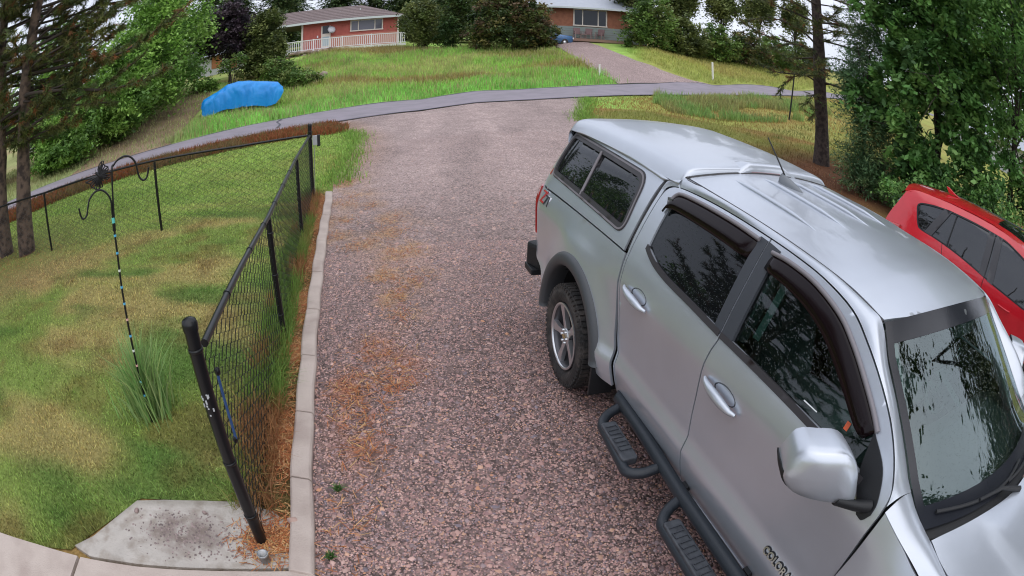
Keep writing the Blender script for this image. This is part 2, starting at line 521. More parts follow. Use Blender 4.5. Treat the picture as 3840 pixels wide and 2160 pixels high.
for sg in (-1, 1):
    # bed side with wheel opening
    bed = path([(-1.17, 1.188), (-.72, 1.190), (0, 1.186), (.463, 1.180)], [(.463, 1.180), (.478, 1.10), (.503, .93), (.540, .72), (.575, .60), (.598, .45), (.602, .385)],
               [(.602, .385), (.50, .385), (.40, .40)], ARCH, [ARCH[-1], (-.60, .43), (-.80, .55), (-1.0, .60), (-1.17, .62)], [(-1.17, .62), (-1.185, .8), (-1.185, 1.0), (-1.17, 1.188)])
    side_panel('bed_side', bed, Yb, M_SILVER, truck, sg, step=.03 if sg < 0 else .06)
    # flare
    mb = MB()
    def flare_prof(a):
        c, s_ = math.cos(a), math.sin(a) * 1.06
        out = []
        for r, y in ((.570, .925), (.566, .962), (.548, .985), (.515, .990), (.488, .984), (.476, .965), (.478, .90), (.480, .84)):
            out.append(Vector((-.09 + r * c, sg * y, .36 + r * s_)))
        return out
    V = []; F = []; na = 40; npf = 8
    for i in range(na + 1):
        V += flare_prof(math.radians(8 + 170 * i / na))
    for i in range(na):
        for k in range(npf - 1):
            q = (i * npf + k, (i + 1) * npf + k, (i + 1) * npf + k + 1, i * npf + k + 1)
            F.append(q if sg > 0 else q[::-1])
    F.append(tuple(range(npf))); F.append(tuple(na * npf + k for k in range(npf - 1, -1, -1)))
    mb.add(V, F, True); mb.build('wheel_flare', M_BLACKP if 0 else mat('flare_plastic', (.055, .06, .066), .5), truck)
    # liner inside the arch
    mb = MB(); V = []; F = []
    for i in range(25):
        a = math.radians(-20 + 220 * i / 24)
        for y in (.92, .35): V.append((-.09 + .485 * math.cos(a), sg * y, .36 + .505 * math.sin(a)))
    for i in range(24): F.append((2 * i, 2 * i + 1, 2 * i + 3, 2 * i + 2))
    mb.add(V, F, True)
    mb.add([(-.75, sg * .35, .2), (.6, sg * .35, .2), (.6, sg * .35, 1.0), (-.75, sg * .35, 1.0)], [(0, 1, 2, 3)])
    mb.build('wheel_well', M_DARK, truck)
    mb = MB(); mb.box((.44, sg * .90, .33), (.02, .16, .20)); mb.build('mud_flap', M_BLACKP, truck)
    # tail light
    tl = path([(-1.155, 1.178), (-1.168, 1.0), (-1.165, .80), (-1.145, .775)], [(-1.145, .775), (-1.225, .79), (-1.290, .9), (-1.295, 1.03), (-1.23, 1.168), (-1.155, 1.178)])
    mb = MB(); n = len(tl)
    mb.prism(tl, lambda u, v, d: (u, sg * (Yb(-1.13, v) + .004 - .32 * max(0, -1.165 - u) - d), v), .05)
    mb.build('tail_light', M_TAIL, truck, bevel=.008)
    # cab frame: rear strip, roof rail, A pillar, cowl side
    rail = path(CAB_REAR[:10], [CAB_REAR[9], (.487, 1.56), (.486, 1.45), (.490, 1.30)],
                [(.490, 1.30), (.497, 1.20), (.512, 1.10), (.535, .93), (.570, .72), (.604, .60), (.626, .45), (.629, .30)], [(.629, .30), (.615, .30)])
    side_panel('cab_frame', rail, Ys, M_SILVER, truck, sg, step=.045)
    lineA = crom([(.487, 1.56), (.505, 1.582), (.545, 1.598), (.64, 1.611), (.885, 1.616), (1.15, 1.612), (1.44, 1.602), (1.61, 1.594), (1.822, 1.578), (2.038, 1.542), (2.183, 1.484), (2.318, 1.420), (2.447, 1.351), (2.543, 1.286), (2.617, 1.221), (2.648, 1.178), (2.658, 1.148)], 4)
    lineB = crom([(.464, .664, 1.565), (.487, .642, 1.615), (.545, .617, 1.650), (.633, .605, 1.663), (.971, .603, 1.648), (1.222, .603, 1.636), (1.45, .603, 1.623), (1.66, .604, 1.609), (1.855, .605, 1.594), (2.07, .607, 1.562), (2.16, .612, 1.540), (2.27, .645, 1.437), (2.38, .663, 1.352), (2.49, .683, 1.270), (2.56, .697, 1.219), (2.62, .709, 1.176), (2.668, .716, 1.150)], 4)
    V = []; F = []
    for (xa, za), (xb, yb, zb) in zip(lineA, lineB):
        a = Vector((xa, Ys(xa, za), za)); b = Vector((xb, yb, zb)); d = (b - a).length
        for t in np.linspace(0, 1, 7):
            q = a.lerp(b, t) + Vector((.1, .55, .8)).normalized() * ((.16 if xa > .7 else .07) * d * math.sin(math.pi * t)); V.append((q.x, sg * q.y, q.z))
    for i in range(len(lineA) - 1):
        for k in range(6):
            q = (i * 7 + k, (i + 1) * 7 + k, (i + 1) * 7 + k + 1, i * 7 + k + 1); F.append(q if sg < 0 else q[::-1])
    MB().add(V, F, True).build('roof_rail', M_SILVER, truck)
    # dark body shell behind the panel gaps
    inner = path([(.60, .28), (.59, .60), (.52, .93), (.50, 1.20), (.49, 1.50), (.56, 1.60)], [(.56, 1.60), (1.2, 1.600), (1.85, 1.56), (2.15, 1.46), (2.40, 1.335), (2.60, 1.20)], [(2.60, 1.20), (2.64, 1.08), (2.64, .28)], [(2.64, .28), (.60, .28)])
    side_panel('door_jamb', inner, lambda X, Z: Ys(X, Z) - .03, M_JAMB, truck, sg, step=.08, holes=[inset(RWIN, -.01), inset(FWIN, -.01)], skirt=0)
    # doors
    def door(outline, hole, yfn=Ys):
        return side_panel('door', outline, Ys, M_SILVER, truck, sg, step=.024 if sg < 0 else .06, holes=[hole])
    rd = path(REAR_DR[::-1], DOORTOP, SPLIT_R, [(1.472, .315), (1.1, .320), (.637, .335)])
    fd = path(DOORTOP2, DOORFRONT, [(2.61, .32), (2.0, .308), (1.481, .315)], SPLIT_F[::-1])
    d1 = door(rd, RWIN); d2 = door(fd, FWIN)
    # glass, a little behind the skin
    g1 = side_panel('pane', inset(RWIN, -.004), lambda X, Z: Ys(X, Z) - .012, M_TINT, d1, sg, step=.07, skirt=0)
    g2 = side_panel('pane', inset(FWIN, -.004), lambda X, Z: Ys(X, Z) - .012, M_FRONTG, d2, sg, step=.07, skirt=0)
    # black pillar covers either side of the split
    pc = path([(1.376, 1.588), (1.434, 1.585)], [(1.434, 1.585), (1.438, 1.50), (1.456, 1.28), (1.467, 1.178)], [(1.467, 1.178), (1.41, 1.183)], [(1.41, 1.183), (1.394, 1.30), (1.374, 1.50), (1.376, 1.588)])
    side_panel('pillar_cover', pc, Ys, M_GREYP, d1, sg, step=.06, lift=.004)
    pc = path([(1.445, 1.585), (1.51, 1.575)], [(1.51, 1.575), (1.497, 1.50), (1.494, 1.30), (1.497, 1.185)], [(1.497, 1.185), (1.478, 1.178)], [(1.478, 1.178), (1.467, 1.28), (1.449, 1.50), (1.445, 1.585)])
    pc = path([(1.445, 1.585), (1.535, 1.575)], [(1.535, 1.575), (1.528, 1.50), (1.545, 1.30), (1.56, 1.178)], [(1.56, 1.178), (1.478, 1.174)], [(1.478, 1.174), (1.467, 1.28), (1.449, 1.50), (1.445, 1.585)])
    side_panel('pillar_cover', pc, Ys, M_GREYP, d2, sg, step=.06, lift=.005)
    # sail panel in the front corner of the window
    sp = path([(2.425, 1.285), (2.545, 1.222), (2.612, 1.14), (2.622, 1.09)], [(2.622, 1.09), (2.60, 1.055), (2.565, 1.055)], [(2.565, 1.055), (2.52, 1.10), (2.46, 1.18), (2.425, 1.285)])
    side_panel('sail_panel', sp, Ys, M_BLACKP, d2, sg, step=.06, lift=.006)
    # belt mouldings
    b1 = [(.632, 1.278), (.70, 1.252), (.80, 1.226), (.95, 1.207), (1.20, 1.193), (1.462, 1.178)]
    b2 = [(1.475, 1.178), (1.70, 1.172), (2.0, 1.163), (2.3, 1.153), (2.50, 1.145)]
    for dd, bb in ((d1, b1), (d2, b2)):
        q = crom(bb, 5); up = [(x, z + .013) for x, z in q]; dn = [(x, z - .013) for x, z in q]
        side_panel('belt_moulding', up + dn[::-1], Ys, M_FRAME, dd, sg, step=.03, lift=.007)
    # window visors
    def visor(top, low, ends, dd):
        """smoked rain guard: thin curved strip standing off the door"""
        n = 26; V = []; F = []
        T_ = crom(top, 8); L_ = crom(low, 8)
        def res(P, t):
            f = t * (len(P) - 1); i = min(int(f), len(P) - 2); f -= i
            return (P[i][0] * (1 - f) + P[i + 1][0] * f, P[i][1] * (1 - f) + P[i + 1][1] * f)
        for i in range(n + 1):
            a = res(T_, i / n); b = res(L_, i / n)
            e = min(i, n - i) / 2.0; lift = min(1, .25 + e)
            for k, t in enumerate((0, .25, .55, 1.0)):
                x = a[0] + (b[0] - a[0]) * t; z = a[1] + (b[1] - a[1]) * t
                V.append((x, sg * (Ys(x, z) + (.004, .016, .024, .026)[k] * lift), z))
        for i in range(n):
            for k in range(3):
                q = (i * 4 + k, i * 4 + k + 1, i * 4 + k + 5, i * 4 + k + 4); F.append(q if sg < 0 else q[::-1])
        n0 = len(V)
        o = MB().add(V, F, True).build('window_visor', M_VISOR, dd)
        s_ = o.modifiers.new('s', 'SOLIDIFY'); s_.thickness = .003; s_.offset = -1
        # pale edge roll along the top
        mb = MB(); P = [Vector((x, sg * (Ys(x, z) + .012), z)) for x, z in T_]
        mb.tube(P, .011, 6); mb.build('visor_rim', M_GREYTRIM, o)
    visor([(.612, 1.525), (.64, 1.572), (.70, 1.588), (.92, 1.592), (1.18, 1.588), (1.385, 1.578)], [(.600, 1.465), (.63, 1.495), (.70, 1.508), (.92, 1.507), (1.18, 1.500), (1.372, 1.490)], 0, d1)
    visor([(1.50, 1.560), (1.62, 1.563), (1.80, 1.550), (2.0, 1.508), (2.14, 1.452), (2.26, 1.393), (2.37, 1.336), (2.44, 1.295)], [(1.50, 1.492), (1.62, 1.490), (1.80, 1.470), (1.96, 1.432), (2.08, 1.385), (2.20, 1.330), (2.31, 1.278), (2.395, 1.245)], 0, d2)
    # handles
    for dd, x0, z0 in ((d1, .74, 1.023), (d2, 1.635, .968)):
        cup = [(x0 + .085 * math.cos(a) + .02, z0 + .022 + .036 * math.sin(a)) for a in np.linspace(0, 2 * math.pi, 20, endpoint=False)]
        side_panel('handle_recess', cup, lambda X, Z: Ys(X, Z) + .003 - .02 * max(0, 1 - ((X - x0 - .02) / .085) ** 2 - ((Z - z0 - .022) / .036) ** 2), M_GREYP, dd, sg, step=.012, skirt=.005)
        mb = MB(); P = []; R = []
        for t in np.linspace(-1, 1, 11):
            P.append((x0 + .135 * t, sg * (Ys(x0, z0) + .012 + .022 * (1 - t * t) ** .5), z0 + .004 - .016 * t)); R.append(.009 + .014 * (1 - abs(t) ** 2.2))
        mb.tube(P, R, 8); mb.build('handle', M_SILVER, dd)
    MB().tube([(x, sg * (Ys(x, .312) + .004), .312) for x in np.linspace(.64, 2.60, 9)], .009, 6).build('sill_strip', M_SILVER, truck)
    # fender
    fe = path([(2.670, 1.13), (2.664, 1.0), (2.645, .79), (2.636, .60), (2.625, .36)], [(2.625, .36), (2.72, .36)], [(2.72, .36), (2.74, .55), (2.90, .80), (3.14, .89), (3.40, .80), (3.56, .58), (3.62, .48)], [(3.62, .48), (4.0, .50)], [(4.0, .50), (4.02, .8), (3.95, .97)], [(3.95, .97), (3.5, 1.01), (3.0, 1.058), (2.82, 1.095), (2.670, 1.13)])
    def Yf(X, Z):
        y = Ys(X, Z) - .10 * max(0, X - 3.2) ** 2 - .02 * max(0, X - 2.8)
        if Z > .95: y -= .55 * (Z - .95) ** 1.5 * float(smooth01(X, 2.70, 3.1))
        r = math.hypot(X - 3.13, Z - .36); return y + .05 * math.exp(-((r - .52) / .16) ** 2)
    side_panel('fender', fe, Yf, M_SILVER, truck, sg, step=.06)

# ---- wheels (rear pair and front pair)
def make_wheel():
    w = empty('wheel')
    mb = MB()
    mb.lathe([(.235, .0), (.262, -.022), (.305, -.034), (.335, -.026), (.350, -.006), (.357, .03), (.357, .18), (.345, .215), (.30, .235), (.235, .22)], 'Y', n=48)
    ty = mb.build('tyre', M_RUBBER, w)
    tb = MB()
    for i in range(56):
        a = 2 * math.pi * i / 56
        for row, (y0, y1, off) in enumerate(((-.008, .05, 0), (.058, .10, .5), (.108, .152, 0), (.16, .205, .5))):
            b = a + off * 2 * math.pi / 56
            R = Matrix.Rotation(b, 3, 'Y')
            tb.box(R @ Vector((.3605, (y0 + y1) / 2, 0)), (.016, y1 - y0, .028), R)
        R = Matrix.Rotation(a, 3, 'Y')
        tb.box(R @ Vector((.340, -.022, 0)), (.03, .012, .020), R)
    tb.build('tread', M_RUBBER, w)
    rm = MB()
    rm.lathe([(.232, .0), (.240, -.014), (.236, -.022), (.222, -.016), (.212, .02), (.205, .12), (.20, .16), (.0, .16)], 'Y', n=40)
    ri = rm.build('rim', M_ALLOYDARK, w)
    sp = MB()
    for i in range(5):
        a0 = 2 * math.pi * i / 5 + math.pi / 2 + .18
        for da in (-.16, .16):
            R = Matrix.Rotation(a0 + da * .55, 3, 'Y')
            A = [(.045, -.026), (.12, -.030), (.222, -.046), (.222, .010), (.12, .010), (.045, .016)]
            P = [(r, w2 + da * .07) for r, w2 in A]
            sp.prism(P, lambda u, v, d: tuple(R @ Vector((u, -.012 + .018 * (1 - u / .22) + d, v))), .03)
    sp.lathe([(.060, .004), (.056, -.004), (.03, -.008), (.0, -.008)], 'Y', n=20)
    sp.lathe([(.238, -.022), (.230, -.026), (.221, -.022), (.221, .01)], 'Y', n=40)
    lg = sp
    for i in range(6):
        a = 2 * math.pi * i / 6
        lg.lathe([(.009, .01), (.009, -.016), (.0, -.016)], 'Y', (.046 * math.cos(a), -.004, .046 * math.sin(a)), n=8)
    sp.build('spokes', M_ALLOY, w)
    mb = MB()
    bt = [(-.030, -.006), (-.012, -.006), (-.012, -.012), (.012, -.012), (.012, -.006), (.030, -.006), (.026, .006), (.012, .006), (.012, .012), (-.012, .012), (-.012, .006), (-.026, .006)]
    mb.prism(bt, lambda u, v, d: (u, -.011 - d, v), .004); mb.build('hub_emblem', M_GOLD, w)
    return w
wh0 = make_wheel()
def place_wheel(x, y, z, flip, first=False):
    w = wh0 if first else wh0.copy()
    if not first:
        COL.objects.link(w)
        for c in list(wh0.children):
            cc = c.copy(); COL.objects.link(cc); cc.parent = w
    w.parent = truck; w.location = (x, y, z); w.rotation_euler = (0, 0, math.pi if flip else 0)
place_wheel(-.10, -.955, .367, False, True)
place_wheel(-.10, .955, .367, True)
place_wheel(3.13, -.945, .367, False)
place_wheel(3.13, .945, .367, True)

# ---- roof
def Zroof(X, Y):
    e = float(np.interp(X, [.5, .633, .971, 1.222, 1.45, 1.66, 1.855, 1.962, 2.07, 2.16, 2.26], [1.664, 1.664, 1.649, 1.637, 1.624, 1.610, 1.595, 1.583, 1.564, 1.545, 1.522]))
    q = 1 - (Y / .60) ** 2
    z = e + .050 * q
    for yr in (-.345, -.115, .115, .345):
        f = smooth01(X, .66, .80) * (1 - smooth01(X, 1.35, 1.58))
        d = abs(Y - yr + .02 * (X - .7))
        z += .004 * float(f) * math.exp(-(d / .04) ** 2)
    return z
roof = path([(.615, -.588), (1.0, -.596), (1.6, -.597), (2.07, -.598), (2.155, -.596)], [(2.155, -.596), (2.225, -.3), (2.245, 0), (2.225, .3), (2.155, .596)], [(2.155, .596), (2.07, .598), (1.6, .597), (1.0, .596), (.615, .588)], [(.615, .588), (.60, .3), (.598, 0), (.60, -.3), (.615, -.588)])
panel('roof', roof, lambda u, v: (u, v, Zroof(u, v)), M_SILVER, truck, step=.03, skirt=.02)
for sg in (-1, 1):
    mb = MB(); mb.tube([(x, sg * .601, z - .006) for x, z in [(.633, 1.663), (.971, 1.648), (1.222, 1.636), (1.45, 1.623), (1.66, 1.609), (1.855, 1.594), (2.07, 1.562), (2.155, 1.543)]], .008, 6); mb.build('roof_seal', M_FRAME, truck)
for a, b in (((.72, -.345), (1.52, -.390)), ((.70, -.115), (1.52, -.165)), ((.70, .095), (1.50, .075)), ((.66, .320), (1.46, .310))):
    P = []; R = []
    for t in np.linspace(0, 1, 15):
        x = a[0] + (b[0] - a[0]) * t; y = a[1] + (b[1] - a[1]) * t; e = min(1, t * 6, (1 - t) * 3.5); P.append((x, y, Zroof(x, y) - .006 + .006 * e)); R.append(.004 + .012 * e)
    MB().tube(P, R, 8).build('roof_rib', M_SILVER, truck)
# headliner, so that light does not come through the roof
panel('headliner', inset(roof, .02), lambda u, v: (u, v, Zroof(u, v) - .035), M_LIGHTTRIM, truck, step=.15, skirt=0, uvflip=True)

# antenna
an = MB()
V = []; F = []
for i in range(9):
    t = i / 8; x = .775 + .20 * t; wdt = .036 * math.sin(math.pi * min(1, .18 + t * .82)) ** .6 * (1 - .3 * t) + .004; hh = .055 * (1 - t) ** .8 + .006
    z0 = Zroof(x, 0)
    for k in range(7):
        a = math.pi * k / 6; V.append((x, -.008 + wdt * math.cos(a), z0 - .004 + hh * math.sin(a)))
for i in range(8):
    for k in range(6): F.append((i * 7 + k, i * 7 + k + 1, (i + 1) * 7 + k + 1, (i + 1) * 7 + k))
F.append(tuple(range(6, -1, -1))); F.append(tuple(56 + k for k in range(7)))
an.add(V, F, True)
ant = an.build('antenna', mat('antenna_grey', (.16, .175, .19), .45), truck)
MB().tube([(.80, -.008, Zroof(.8, 0) + .045), (.60, -.008, Zroof(.8, 0) + .235)], [.0055, .004], 6).build('mast', M_BLACKP, ant)

# ---- topper
def topper_profile(X):
    """half section (y, z) from bed rail to centre line"""
    zt = float(np.interp(X, [-1.2, -1.05, -.8, -.4, 0, .3, .62], [1.772, 1.775, 1.785, 1.775, 1.762, 1.745, 1.722]))
    sh = float(np.interp(X, [-1.2, -1.05, .3, .62], [.62, .635, .625, .615]))
    P = []
    for z in (1.19, 1.25, 1.32, 1.40, 1.48, 1.56, 1.62): P.append((Yt(X, z), z))
    P += [(sh + .020, zt - .105), (sh - .006, zt - .058), (sh - .032, zt - .024), (sh - .075, zt - .006), (sh - .16, zt + .001), (.3, zt + .008), (.15, zt + .014), (0, zt + .016)]
    return P
TOPWIN = [(-1.01, 1.650), (.245, 1.588), (.325, 1.30), (.27, 1.255), (-.94, 1.310), (-1.085, 1.36)]
TOPWIN = rounded([(-1.055, 1.652), (.262, 1.592), (.338, 1.262), (-1.07, 1.318)], [.09, .10, .09, .10], 6)
for sg in (-1, 1):
    tf = path([(-1.165, 1.20), (-.72, 1.203), (.29, 1.193), (.438, 1.190)], [(.438, 1.190), (.430, 1.32), (.424, 1.48), (.428, 1.56), (.44, 1.605)], [(.44, 1.605), (.2, 1.625), (-.4, 1.660), (-1.085, 1.655)], [(-1.085, 1.655), (-1.11, 1.56), (-1.13, 1.40), (-1.165, 1.20)])
    ts = side_panel('topper_side', tf, Yt, M_SILVER, truck, sg, step=.045, holes=[TOPWIN], skirt=.012)
    # window: frame, divider, two panes
    sw = side_panel('side_window', inset(TOPWIN, -.012), lambda X, Z: Yt(X, Z) + .006, M_FRAME, truck, sg, step=.05, holes=[inset(TOPWIN, .034)], skirt=.02)
    side_panel('window_rim', inset(TOPWIN, -.005), lambda X, Z: Yt(X, Z) + .010, M_GREYTRIM, sw, sg, step=.05, holes=[inset(TOPWIN, .006)], skirt=.008)
    L = inset(TOPWIN, .032)
    dv = [(-.452, 1.63), (-.425, 1.63), (-.375, 1.27), (-.402, 1.27)]
    def xdiv(z): return -.44 + (1.60 - z) * .14
    rear = [p for p in densify(L, .03) if p[0] < xdiv(p[1])]; front = [p for p in densify(L, .03) if p[0] > xdiv(p[1])]
    def order(P):
        c = np.mean(P, 0); return sorted(P, key=lambda p: math.atan2((p[1] - c[1]) * 3, p[0] - c[0]))
    side_panel('pane', order(rear), lambda X, Z: Yt(X, Z) - .008, M_TINT, sw, sg, step=.06, skirt=0)
    side_panel('pane', order(front), lambda X, Z: Yt(X, Z) - .004, M_TINT, sw, sg, step=.06, skirt=0)
    mb = MB(); mb.tube([(xdiv(1.595), sg * (Yt(-.44, 1.595) + .002), 1.605), (xdiv(1.30), sg * (Yt(-.4, 1.30) + .002), 1.295)], .012, 6); mb.build('divider', M_GREYTRIM, sw)
# topper roof, with a raised front lip and brake light
V = []; F = []
xs = list(np.linspace(-1.085, .40, 26)) + [.44, .48, .53, .57, .60]
for X in xs:
    pr = topper_profile(X)[7:]
    full = [(y, z) for y, z in pr] + [(-y, z) for y, z in pr[-2::-1]]
    if X < -1.0: full = [(y, z - .3 * (-1.0 - X) ** 1.5) for y, z in full]
    if X > .40: full = [(y, z + .004 * math.exp(-((X - .52) / .05) ** 2)) for y, z in full]
    V += [(X, -y, z) for y, z in full]
    if X == xs[0]:
        V = [(X - .028, -y, z - .13) for y, z in full] + [(X - .022, -y, z - .035) for y, z in full] + V
    if X == xs[-1]:
        V += [(X + .010, -y, z - .035) for y, z in full] + [(X + .010, -y, z - .09) for y, z in full]
nrow = len(full)
for i in range(len(xs) + 3):
    for k in range(nrow - 1): F.append((i * nrow + k, i * nrow + k + 1, (i + 1) * nrow + k + 1, (i + 1) * nrow + k)[::-1])
me = bpy.data.meshes.new('topper_roof'); me.from_pydata(V, [], F); me.polygons.foreach_set('use_smooth', [True] * len(F)); me.update()
bm = bmesh.new(); bm.from_mesh(me); bmesh.ops.recalc_face_normals(bm, faces=bm.faces)
if sum(f.normal.z for f in bm.faces) < 0: bmesh.ops.reverse_faces(bm, faces=bm.faces)
bm.to_mesh(me); bm.free()
tr_ = link('topper_roof', me, M_SILVER, truck)
s_ = tr_.modifiers.new('sub', 'SUBSURF'); s_.levels = s_.render_levels = 2
# shoulder skin from the side panel up to the roof
for sg in (-1, 1):
    V = []; F = []
    xx = list(np.linspace(-1.09, .40, 26)) + [.43, .46, .50, .55, .60]
    for X in xx:
        za = float(np.interp(X, [-1.085, -.4, .2, .44], [1.652, 1.656, 1.621, 1.602])) if X <= .44 else 1.602
        P = topper_profile(X); q = P[7]
        a = (Yt(X, za), za)
        if X > .44:
            a = (Yt(X, min(1.66, za + (X - .44) * .35)), min(1.66, za + (X - .44) * .35))
        for t in (0, .25, .5, .75, 1):
            y = a[0] + (q[0] - a[0]) * t + .012 * math.sin(math.pi * t); z = a[1] + (q[1] - a[1]) * t
            V.append((X, sg * y, z))
    for i in range(len(xx) - 1):
        for k in range(4):
            q = (i * 5 + k, (i + 1) * 5 + k, (i + 1) * 5 + k + 1, i * 5 + k + 1); F.append(q if sg < 0 else q[::-1])
    MB().add(V, F, True).build('topper_shoulder', M_SILVER, truck)
# topper front face and rear door
mb = MB(); P = topper_profile(.45); full = [(y, z) for y, z in P] + [(-y, z) for y, z in P[-2::-1]]
mb.add([(.425, y * .985, z - .01) for y, z in full] + [(.425, 0, 1.19)], [tuple(range(len(full)))]); mb.build('topper_front', M_DARK, truck)
mb = MB(); P = topper_profile(-1.09); full = [(y * .985, z - .02) for y, z in P] + [(-y * .985, z - .02) for y, z in P[-2::-1]]
mb.add([(-1.10 - .05 * (1.77 - z) , y, z) for y, z in full], [tuple(range(len(full) - 1, -1, -1))]); mb.build('topper_door', M_TINT, truck)
# raised brake light housing at the front edge of the topper roof
V = []; F = []
for i, y in enumerate(np.linspace(-.24, .26, 15)):
    e = min(1, min(i, 14 - i) / 3.0) ** .7
    zt = topper_profile(.5)[-1][1]
    for dx, dz in ((-.13, .004), (-.07, .014 + .012 * e), (.02, .022 + .014 * e), (.050, .014 + .010 * e), (.060, -.012), (.058, -.05)):
        dz = dz * e - .03 * (1 - e)
        V.append((.545 + dx + .03 * (y / .3) ** 2, y, zt - .012 + dz))
for i in range(14):
    for k in range(5): F.append((i * 6 + k, i * 6 + k + 1, (i + 1) * 6 + k + 1, (i + 1) * 6 + k))
bl = MB().add(V, F, True).build('brake_light_housing', M_SILVER, truck)
MB().box((.606, .01, 1.712), (.008, .38, .022)).build('lens', mat('lens_pink', (.45, .30, .32), .25, 0, .5), bl)
for sg in (-1, 1):
    # rubber between topper and cab
    mb = MB(); mb.tube([(x - .014, sg * (Ys(x, z) - .016), z) for x, z in crom(CAB_REAR[6:], 3)], .013, 6); mb.build('gap_seal', M_SEAL, truck)
mb = MB(); mb.tube([(.612, y, Zroof(.61, y) - .004) for y in np.linspace(-.60, .60, 17)], .011, 6); mb.build('gap_seal', M_SEAL, truck)

# ---- tailgate, bumper, underbody
mb = MB(); mb.box((-1.18, 0, .88), (.05, 1.56, .60)); mb.build('tailgate', M_SILVER, truck, bevel=.02)
mb = MB()
mb.box((-1.24, 0, .56), (.10, 1.50, .20))
for sg in (-1, 1): mb.box((-1.17, sg * .82, .57), (.20, .15, .22), Matrix.Rotation(-sg * .35, 3, 'Z'))
bu = mb.build('bumper', M_BLACKP, truck, bevel=.03)
for sg in (-1, 1): MB().box((-1.17, sg * .855, .45), (.20, .13, .055)).build('corner_step', M_BLACKP, bu, bevel=.01)
mb = MB(); mb.box((1.3, 0, .34), (4.9, 1.40, .14)); mb.box((1.62, 0, .30), (2.0, 1.70, .09)); mb.box((-.1, 0, .37), (.14, 1.5, .14)); mb.build('underbody', M_DARK, truck)  # second box added, wide and low, to deepen the shade under the truck

# ---- windshield, cowl, wipers, hood
def ws(u, v):
    """u across -1..1, v from top 0 to bottom 1"""
    vv = [0, .12, .30, .50, .70, .85, 1.0, 1.1]
    X = float(np.interp(v, vv, [2.165, 2.262, 2.385, 2.505, 2.63, 2.735, 2.868, 2.95])); Y = float(np.interp(v, vv, [.600, .638, .660, .682, .708, .724, .738, .745])); Z = float(np.interp(v, vv, [1.540, 1.446, 1.352, 1.264, 1.176, 1.118, 1.082, 1.078]))
    k = 1 - u * u
    return (X + k * (.085 + .09 * v), Y * u, Z + k * (.062 - .040 * v))
def ws_grid(name, u0, u1, v0, v1, m_, lift=0.0, nu=20, nv=16, parent=truck):
    V = []; F = []
    for j in range(nv + 1):
        for i in range(nu + 1):
            p = Vector(ws(u0 + (u1 - u0) * i / nu, v0 + (v1 - v0) * j / nv)); V.append(p + Vector((.57, 0, .82)) * lift)
    for j in range(nv):
        for i in range(nu):
            a = j * (nu + 1) + i; F.append((a, a + nu + 1, a + nu + 2, a + 1))
    return MB().add(V, F, True).build(name, m_, parent)
wsh = ws_grid('windshield', -1, 1, 0, .95, M_WIND)
M_FRIT = mat('glass_border', (.02, .022, .028), .16, 0, 0, .42)
ws_grid('glass_border', -1, -.945, 0, .95, M_FRIT, .002, 2, 16, wsh); ws_grid('glass_border', .945, 1, 0, .95, M_FRIT, .002, 2, 16, wsh)
ws_grid('glass_border', -.945, .945, 0, .075, M_FRIT, .002, 16, 2, wsh); ws_grid('glass_border', -.945, .945, .84, .95, M_FRIT, .002, 16, 4, wsh)
ws_grid('cowl', -1, 1, .94, 1.0, M_BLACKP, -.014, 16, 3)
for pp in ([( -.90, .885), (-.55, .915), (-.2, .925), (.15, .90)], [(-.15, .93), (.2, .94), (.5, .93), (.85, .88)]):
    mb = MB(); P = [Vector(ws(u, v)) + Vector((.57, 0, .82)) * .016 for u, v in crom(pp, 5)]
    mb.tube(P, .009, 6); a = Vector(ws(pp[2][0] + .12, 1.01)) + Vector((.57, 0, .82)) * .03
    mb.tube([a, Vector(ws(pp[2][0] - .1, .93)) + Vector((.57, 0, .82)) * .035, Vector(ws(pp[1][0], pp[1][1])) + Vector((.57, 0, .82)) * .026], [.016, .011, .008], 6)
    mb.build('wiper', M_BLACKP, truck)
def Zhood(X, Y):
    z = 1.092 + .026 * (1 - (Y / .75) ** 2) - .045 * (X - 2.87) - .05 * max(0, X - 3.3) ** 2
    z += .022 * float(smooth01(-abs(Y), -.50, -.40)) * float(smooth01(X, 2.95, 3.15))
    return z - .10 * max(0, abs(Y) - .68) ** 1.2
hood = path([(2.885, -.735), (2.955, -.50), (3.03, -.2), (3.045, 0), (3.03, .2), (2.955, .50), (2.885, .735)], [(2.885, .735), (3.05, .772), (3.5, .79), (3.95, .72)], [(3.95, .72), (4.03, .4), (4.06, 0), (4.03, -.4), (3.95, -.72)], [(3.95, -.72), (3.5, -.79), (3.05, -.772), (2.885, -.735)])
panel('hood', hood, lambda u, v: (u, v, Zhood(u, v)), M_SILVER, truck, step=.05, uvflip=False)
